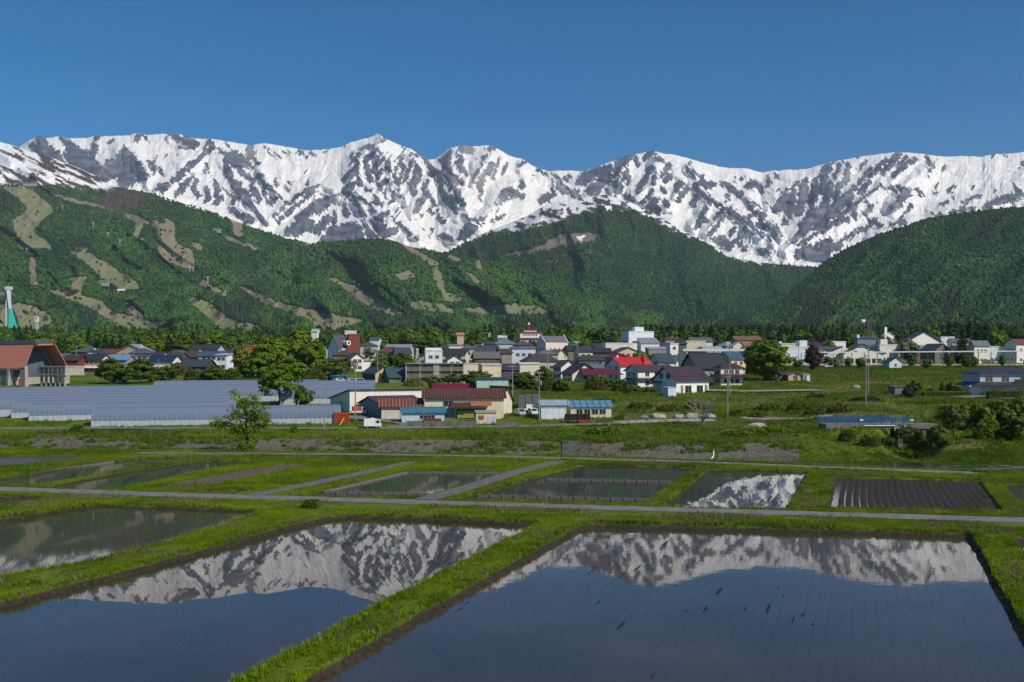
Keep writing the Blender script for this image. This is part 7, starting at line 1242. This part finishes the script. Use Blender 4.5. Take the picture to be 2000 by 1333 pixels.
# the wooded garden left of the brick tower
T('bright green spreading tree at the left of the leafy grove', 530, 657, 738, 78, 'round', 'bright', 352); T('tall dark green tree rising highest in the leafy grove', 583, 637, 740, 56, 'tall', 'bright', 362); T('bright tree right of the tallest grove tree', 612, 662, 742, 46, 'round', 'bright', 356); T('dark conifer at the right edge of the leafy grove', 626, 656, 738, 26, 'conifer', 'dark', 372); T('bushy green tree in the lower middle of the leafy grove', 570, 700, 752, 70, 'round', 'bright', 322); T('bushy tree in the grove beside the crossarm pole', 505, 690, 748, 52, 'round', 'bright', 336); T('loose light tree in the grove beside the garden pole', 650, 700, 748, 60, 'open', 'olive', 334); T('leafy tree before the white gabled house', 676, 696, 746, 46, 'open', 'olive', 340); T('small bush above the teal garage', 612, 722, 752, 56, 'shrub', 'olive', 318)
T('yellow-green tree glowing in front of the orange building', 472, 671, 722, 36, 'tall', 'yellow', 378)
T('brown-tinged tree below the yellow tree', 485, 706, 744, 34, 'round', 'olive', 342)
T('flat-topped dark tree standing among the greenhouse tunnels', 545, 716, 792, 92, 'open', 'bright', 252); T('round green bush right of the flat-topped tree', 592, 756, 794, 34, 'shrub', 'mid', 250)
T('round dark tree just right of the sports hall terrace', 218, 700, 751, 54, 'round', 'mid', 322); T('round dark tree left of the lamp pole', 275, 702, 752, 52, 'round', 'mid', 322)
for px, yt, w, lf, kd, lab in ((318, 716, 40, 'mid', 'shrub', 'rounded shrub under the deep navy roof'), (345, 708, 36, 'olive', 'open', 'thin brownish tree left of the charcoal hall'), (378, 722, 40, 'olive', 'shrub', 'olive shrub in front of the charcoal hall'), (420, 714, 44, 'mid', 'round', 'green tree in front of the arched gable'), (452, 722, 40, 'mid', 'shrub', 'green shrub below the yellow tree'), (300, 724, 26, 'bright', 'shrub', 'bright shrub at the white lamp pole'), (240, 726, 26, 'mid', 'shrub', 'low shrub between the two round dark trees'), (398, 730, 30, 'bright', 'shrub', 'bright low shrub behind the middle tunnels')): T(lab, px, yt, 748, w, kd, lf, 330)
for k, (px, yt, w, lf, kd, Y, lab) in enumerate([(40, 650, 26, 'dark', 'conifer', 620, 'dark conifer above the sports hall roof'), (72, 652, 46, 'bright', 'round', 520, 'bright round tree above the hall roof'), (95, 654, 40, 'bright', 'round', 560, 'bright tree right of the hall ridge'), (115, 660, 22, 'dark', 'conifer', 500, 'slim dark conifer beside the hall'), (127, 662, 22, 'dark', 'conifer', 505, 'dark conifer between hall and round tree'), (156, 665, 44, 'bright', 'round', 480, 'domed bright tree above the beige house'), (172, 650, 30, 'dark', 'conifer', 600, 'tall dark conifer behind the domed tree'), (206, 656, 28, 'dark', 'conifer', 560, 'dark conifer left in the trio above the blue-roofed shed'), (220, 660, 26, 'dark', 'conifer', 540, 'dark conifer in the middle of the trio above the blue-roofed shed'), (236, 657, 24, 'dark', 'conifer', 540, 'dark conifer right in the trio above the blue-roofed shed'), (272, 660, 24, 'dark', 'conifer', 520, 'dark conifer beside the tall pole'), (296, 660, 44, 'bright', 'round', 560, 'bright tree above plum-brown roof'), (330, 655, 34, 'dark', 'conifer', 600, 'broad dark conifer above navy roof'), (360, 656, 44, 'mid', 'round', 580, 'leafy tree above the low brown house'), (378, 650, 30, 'dark', 'conifer', 620, 'dark conifer above steel-blue roof'), (412, 657, 46, 'bright', 'round', 560, 'bright tree above the tiny chalet'), (440, 660, 40, 'mid', 'round', 560, 'leafy tree left of the yellow tree')]): T(lab, px, yt, 700, w, kd, lf, Y)
# knoll grove
for k, (px, yt, w, lf, lab) in enumerate([(765, 654, 44, 'bright', 'leftmost tree of the domed knoll grove'), (790, 646, 46, 'bright', 'second tree from the left in the knoll grove'), (815, 643, 50, 'mid', 'middle tree of the knoll grove'), (842, 641, 52, 'bright', 'tallest tree of the knoll grove, right of its middle'), (864, 650, 36, 'olive', 'rightmost tree of the domed knoll grove'), (800, 660, 50, 'mid', 'front tree of the knoll grove on the left'), (838, 662, 50, 'mid', 'front tree of the knoll grove on the right')]): T(lab, px, yt, 690, w, 'round', lf, 640 if k > 4 else 690)
for px, yt, w, lf, kd, Y, lab in ((788, 690, 38, 'mid', 'round', 395, 'dense round tree left of the white sign pylon'), (745, 684, 30, 'pale', 'open', 420, 'pale blossoming tree behind the street-lamp pole'), (756, 690, 30, 'mid', 'round', 425, 'dark green tree right of pale blossoming tree'), (722, 676, 26, 'pale', 'open', 470, 'pale tree behind the brick tower'), (745, 704, 44, 'bright', 'shrub', 370, 'bright shrubbery behind the peach gable shed'), (935, 724, 58, 'mid', 'round', 300, 'leafy orchard tree in front of apartments on the right'), (960, 735, 32, 'mid', 'shrub', 285, 'bush above the mint workshop'), (845, 733, 42, 'olive', 'open', 300, 'thin leafy tree before the apartment balconies'), (885, 730, 40, 'olive', 'open', 302, 'thin leafy tree at the apartment corner'), (808, 738, 40, 'pale', 'shrub', 312, 'white-flowering shrub by the dark green roof'), (1020, 726, 46, 'mid', 'round', 300, 'round leafy tree below the cream windowless block'), (1042, 736, 34, 'olive', 'shrub', 296, 'olive bush right of the round leafy tree'), (1062, 718, 34, 'mid', 'round', 322, 'garden tree under the tall white gabled house'), (1075, 740, 44, 'mid', 'shrub', 292, 'dense garden shrub left of the maroon house'), (1100, 742, 30, 'bright', 'shrub', 290, 'bright garden shrub at the maroon house corner'), (1165, 734, 46, 'olive', 'shrub', 292, 'dark hedge shrub in front of maroon lower roof'), (1190, 736, 40, 'mid', 'shrub', 294, 'green shrub below the red-roofed house'), (1215, 744, 36, 'mid', 'shrub', 288, 'green shrub left of the white two-storey house'), (1235, 748, 30, 'olive', 'shrub', 283, 'low shrub at the garden fence'), (1150, 648, 34, 'dark', 'conifer', 560, 'dark conifer right of pink hall'), (1168, 646, 40, 'dark', 'tall', 580, 'dark tall tree left of the white office'), (1142, 660, 30, 'bright', 'round', 540, 'bright tree behind the pole near the pink hall'), (1010, 668, 22, 'mid', 'round', 600, 'green tree at the foot of the hotel'), (1040, 666, 26, 'mid', 'round', 620, 'dark tree before hotel front'), (1205, 652, 26, 'mid', 'round', 640, 'round tree left of the office corner'), (1290, 656, 20, 'mid', 'round', 640, 'small round tree right of the office'), (1252, 682, 44, 'bright', 'shrub', 430, 'bright bush below the mono-pitch building'), (925, 662, 40, 'mid', 'round', 620, 'dark round tree on the slope left of hotel')): T(lab, px, yt, 750, w, kd, lf, Y)
T('big round tree beside the road with low spreading crown', 1497, 667, 750, 88, 'round', 'bright', 337); T('dark reddish clipped tree near the station', 1588, 674, 728, 34, 'tall', 'red', 402)
for px, yt, w, lf, kd, Y, lab in ((1619, 698, 18, 'mid', 'round', 432, 'round station shrub left of station gable'), (1657, 698, 14, 'bright', 'round', 430, 'round station shrub before the left gable'), (1681, 699, 18, 'mid', 'round', 428, 'round station shrub before the main gable'), (1560, 702, 20, 'mid', 'shrub', 420, 'shrub between big round tree and reddish tree'), (1780, 694, 16, 'mid', 'round', 430, 'round shrub under the canopy right of the pale shed'), (1853, 694, 17, 'mid', 'round', 432, 'round shrub at the dark platform pole'), (1888, 696, 17, 'mid', 'round', 430, 'left shrub of the pair under the platform canopy'), (1902, 696, 16, 'mid', 'round', 431, 'right shrub of the pair under the platform canopy'), (1958, 694, 12, 'bright', 'round', 434, 'small shrub near the platform end'), (1810, 702, 16, 'olive', 'shrub', 428, 'low shrub below the canopy left of pole'), (1895, 724, 18, 'olive', 'shrub', 360, 'lone shrub in the far field'), (1634, 708, 12, 'olive', 'shrub', 425, 'low shrub beside parked flatbed')): T(lab, px, yt, 720, w, kd, lf, Y)
for px, yt, w, lf, kd, Y, lab in ((1430, 640, 40, 'dark', 'conifer', 640, 'dark conifer above the rusty hall'), (1440, 646, 30, 'dark', 'conifer', 660, 'second dark conifer above rusty hall'), (1690, 645, 22, 'yellow', 'round', 590, 'yellow-green tree below the lattice mast'), (1620, 664, 26, 'bright', 'round', 520, 'bright tree right of the purple roof'), (1735, 655, 34, 'olive', 'open', 540, 'loose olive tree by the chapel tower'), (1775, 664, 40, 'pale', 'round', 500, 'pale green tree before the broad white hall'), (1880, 638, 38, 'dark', 'conifer', 470, 'tall dark conifer beside the platform canopy'), (1815, 634, 44, 'bright', 'round', 640, 'bright tree behind the white hall gable'), (1855, 630, 44, 'dark', 'conifer', 640, 'dark conifer above the small white block'), (1895, 628, 36, 'dark', 'conifer', 660, 'dark conifer high right of the tall conifer'), (1940, 640, 46, 'bright', 'round', 560, 'bright round tree behind cream house'), (1925, 632, 40, 'dark', 'round', 640, 'dark round tree above the cream house'), (1990, 644, 40, 'mid', 'round', 600, 'green tree above the reddish-brown roof'), (1660, 655, 30, 'mid', 'round', 600, 'green tree left of the school building'), (1745, 640, 40, 'dark', 'round', 660, 'dark round tree above the chapel'), (1705, 676, 24, 'mid', 'round', 490, 'green tree right of station roof'), (1572, 655, 30, 'dark', 'round', 640, 'dark tree above white two-storey building')): T(lab, px, yt, 700, w, kd, lf, Y)
# garden of the villa
T('clipped garden pine left of the hedge', 1785, 745, 775, 26, 'round', 'dark', 272); T('second garden pine beside the low hut', 1775, 756, 778, 28, 'shrub', 'dark', 268); T('dark red maple in the villa garden', 1817, 757, 772, 13, 'shrub', 'red', 276); T('garden conifer in the middle of the villa hedge', 1840, 746, 774, 18, 'conifer', 'dark', 277); T('dark clipped tree near the villa wing', 1856, 748, 774, 16, 'round', 'red', 277); T('olive garden bush next to the villa wing', 1872, 755, 775, 22, 'shrub', 'olive', 276)
def hedge(label, x0, x1, Y, h, d, leaf):
    X = wpx(x0, Y); L_ = wpx(x1, Y) - X; root = thing('hedge', label, 'hedge', (X, Y, G(X, Y))); g = np.random.RandomState(int(x0)); n = int(L_ * 120); f = g.rand(n, 3); P = np.stack([f[:, 0] * L_, (f[:, 1] - .5) * d, f[:, 2] * h], 1); k = g.randint(0, 3, n); P[k == 0, 2] = h * (1 + .06 * g.normal(size=(k == 0).sum())); P[k == 1, 1] = -d / 2 + .1 * g.normal(size=(k == 1).sum()); V, Q = quads(P, g.normal(size=(n, 3)) + (0, -.5, .8), .11, g); me = npmesh('foliage', V, Q, LV[leaf], False); link('foliage', me, None, root); MB().box(.1, L_ - .1, -d / 2 + .15, d / 2 - .15, -.4, h * .9).build('stems', paint('#22301a', .9, .3, 3), root)
hedge('long trimmed bright hedge in front of the villa garden', 1800, 1896, 271, 1.4, 1.4, 'bright'); hedge('dark rounded hedge below the villa windows', 1928, 1996, 262, 2.3, 1.8, 'olive')
# scrub by the river and on the meadow
for px, Y, h, w, kd, lf, lab in ((1772, 182, 5.0, 44, 'open', 'olive', 'thin willow scrub hiding the bridge end'), (1792, 176, 4.2, 40, 'open', 'olive', 'pale willow scrub below the bridge'), (1862, 170, 6.2, 60, 'open', 'olive', 'loose willow bush on the river bank'), (1835, 166, 3.4, 46, 'shrub', 'olive', 'low willow clump at the river bend'), (1905, 178, 5.6, 64, 'shrub', 'mid', 'dense green bush mass left on the right bank'), (1955, 180, 5.8, 70, 'shrub', 'mid', 'dense green bush in the middle of the right bank'), (2000, 180, 5.4, 70, 'shrub', 'bright', 'dense green bush at the right frame edge'), (1930, 170, 3.2, 60, 'shrub', 'bright', 'bright low bush in front of the dense bushes'), (1985, 168, 3.4, 56, 'shrub', 'mid', 'low bush by the rapids'), (1735, 168, 2.2, 30, 'shrub', 'dark', 'dark round bush on the bank under the bridge'), (1700, 166, 1.6, 40, 'shrub', 'olive', 'low scrub on the grassy river bank'), (1655, 170, 1.8, 34, 'shrub', 'olive', 'scrub clump left of the grassy bank'), (1590, 224, 2.0, 40, 'shrub', 'olive', 'olive bush in the rough meadow right of poles'), (1640, 226, 2.2, 50, 'shrub', 'olive', 'brownish thicket left of the blue railing'), (1560, 236, 2.0, 50, 'shrub', 'mid', 'green thicket in the rough meadow'), (1500, 240, 1.8, 60, 'shrub', 'mid', 'low green thicket above the gravel track'), (1480, 228, 1.4, 40, 'shrub', 'olive', 'low olive thicket near slope pole'), (1440, 232, 1.6, 40, 'shrub', 'mid', 'small green thicket right of slope pole'), (1310, 240, 1.6, 60, 'shrub', 'olive', 'brown-green thicket below the maroon-roofed house'), (1250, 246, 1.6, 50, 'shrub', 'mid', 'green thicket below the garden fence'), (1180, 256, 1.6, 50, 'shrub', 'olive', 'thicket under the maroon house garden'), (1360, 244, 1.8, 50, 'shrub', 'olive', 'dry thicket behind the bare tree'), (1600, 270, 1.8, 44, 'open', 'pale', 'pale blossoming brush pile in the field'), (1690, 256, 1.3, 60, 'shrub', 'dark', 'dark low brush along the field edge'), (1210, 225, 1.0, 20, 'shrub', 'mid', 'tiny bush beside the gravel yard'), (575, 196, 1.5, 18, 'shrub', 'mid', 'small bush on the river bank near the road post'), (150, 200, 1.4, 26, 'shrub', 'mid', 'small dark bush on the left river bank')):
    yb = HZ + F * (CAMH - G(wpx(px, Y), Y)) / Y; T(lab, px, yb - h * F / Y, yb, w, kd, lf, Y)
for px, Y, w, h, lab in ((1472, 187, 145, 1.6, 'broad bright knotweed bed above the cobbled wall'), (1182, 192, 80, 1.5, 'bright knotweed bed above the dark concrete patch'), (608, 92.5, 34, .9, 'dark leafy clump at the corner of the left big paddy'), (700, 168, 60, 1.0, 'grassy clump at the foot of the brown stone wall')):
    bed(lab, px, Y, w, h, 'bright' if Y > 180 else 'mid', 'leafy_clump')
# the lone riverside tree, airy, with dark trunk
def lone_tree():
    Y = 166.5; px = 482; X = wpx(px, Y); z = G(X, Y); root = thing('riverside_tree', 'airy young tree standing alone on the river bank', 'tree', (X, Y, z)); h = CAMH + (HZ - 768) / F * Y - z; k = Y / F; g = np.random.RandomState(77)
    tr = MB(); tr.tube([(0, 0, -.3), (.05, 0, h * .25), (-.1, 0, h * .45), (-.2, .1, h * .7), (0, .1, h * .93)], [.24, .19, .15, .09, .03], 8); C = []
    P0 = lambda x, y: ((x - px) * k, (878 - y) * k)
    for x0, y0, x1, y1 in ((482, 845, 505, 820), (481, 840, 470, 812), (482, 872, 462, 862), (480, 822, 440, 815), (480, 815, 515, 800), (479, 806, 450, 795), (480, 800, 500, 785), (478, 795, 472, 775), (481, 832, 455, 828), (482, 866, 495, 855), (505, 820, 520, 812), (479, 810, 500, 808), (478, 800, 490, 772), (478, 796, 474, 768), (479, 812, 512, 788), (440, 815, 424, 816)):
        a = P0(x0, y0); b = P0(x1, y1); d = g.uniform(-1.6, 1.6); tr.tube([(a[0], 0, a[1]), ((a[0] + b[0]) / 2, d * .4, (a[1] + b[1]) / 2 - .1), (b[0], d, b[1])], [.09, .06, .02], 5)
        for q in range(10): t = g.uniform(.35, 1.25); C.append((a[0] + (b[0] - a[0]) * t + g.normal() * .45, d * t + g.normal() * .6, a[1] + (b[1] - a[1]) * t + g.normal() * .4))
    tr.build('trunk', paint('#2c2722', .9, .3, 4, .3), root, True); C = np.array(C); L_ = np.concatenate([c + g.normal(size=(26, 3)) * (.40, .40, .26) for c in C]); L_ = L_[L_[:, 2] > .4]; V, Q = quads(L_, g.normal(size=L_.shape) + (0, -.3, .6), .115 * (.6 + .8 * g.rand(len(L_))), g); link('crown', npmesh('crown', V, Q, LV['bright'], False), None, root)
lone_tree()
def bare_tree():
    Y = 213.5; X = wpx(1373, Y); z = G(X, Y); root = thing('bare_tree', 'leafless many-stemmed tree standing by the gravel yard', 'tree', (X, Y, z)); me = trunk_mesh('branches', 12, .30, .035, 9, .42, .95, True); o = link('branches', me, BARKG, root); h = CAMH + (HZ - 772) / F * Y - z; o.scale = (h, h, h)
bare_tree()
# ------------------------------------------------------------------ the air between here and the range
def build_haze():
    m = bpy.data.materials.new('air'); m.use_nodes = True; t = m.node_tree; t.nodes.clear(); out = t.nodes.new('ShaderNodeOutputMaterial')
    v = t.nodes.new('ShaderNodeVolumePrincipled'); v.inputs['Density'].default_value = 2.7e-5; v.inputs['Color'].default_value = (.68, .83, 1.0, 1); v.inputs['Anisotropy'].default_value = 0.0
    t.links.new(v.outputs[0], out.inputs['Volume'])
    o = MB().box(-9500, 9500, -400, 14500, -4, 2650).build('haze', m); tag(o, kind='stuff')
build_haze()
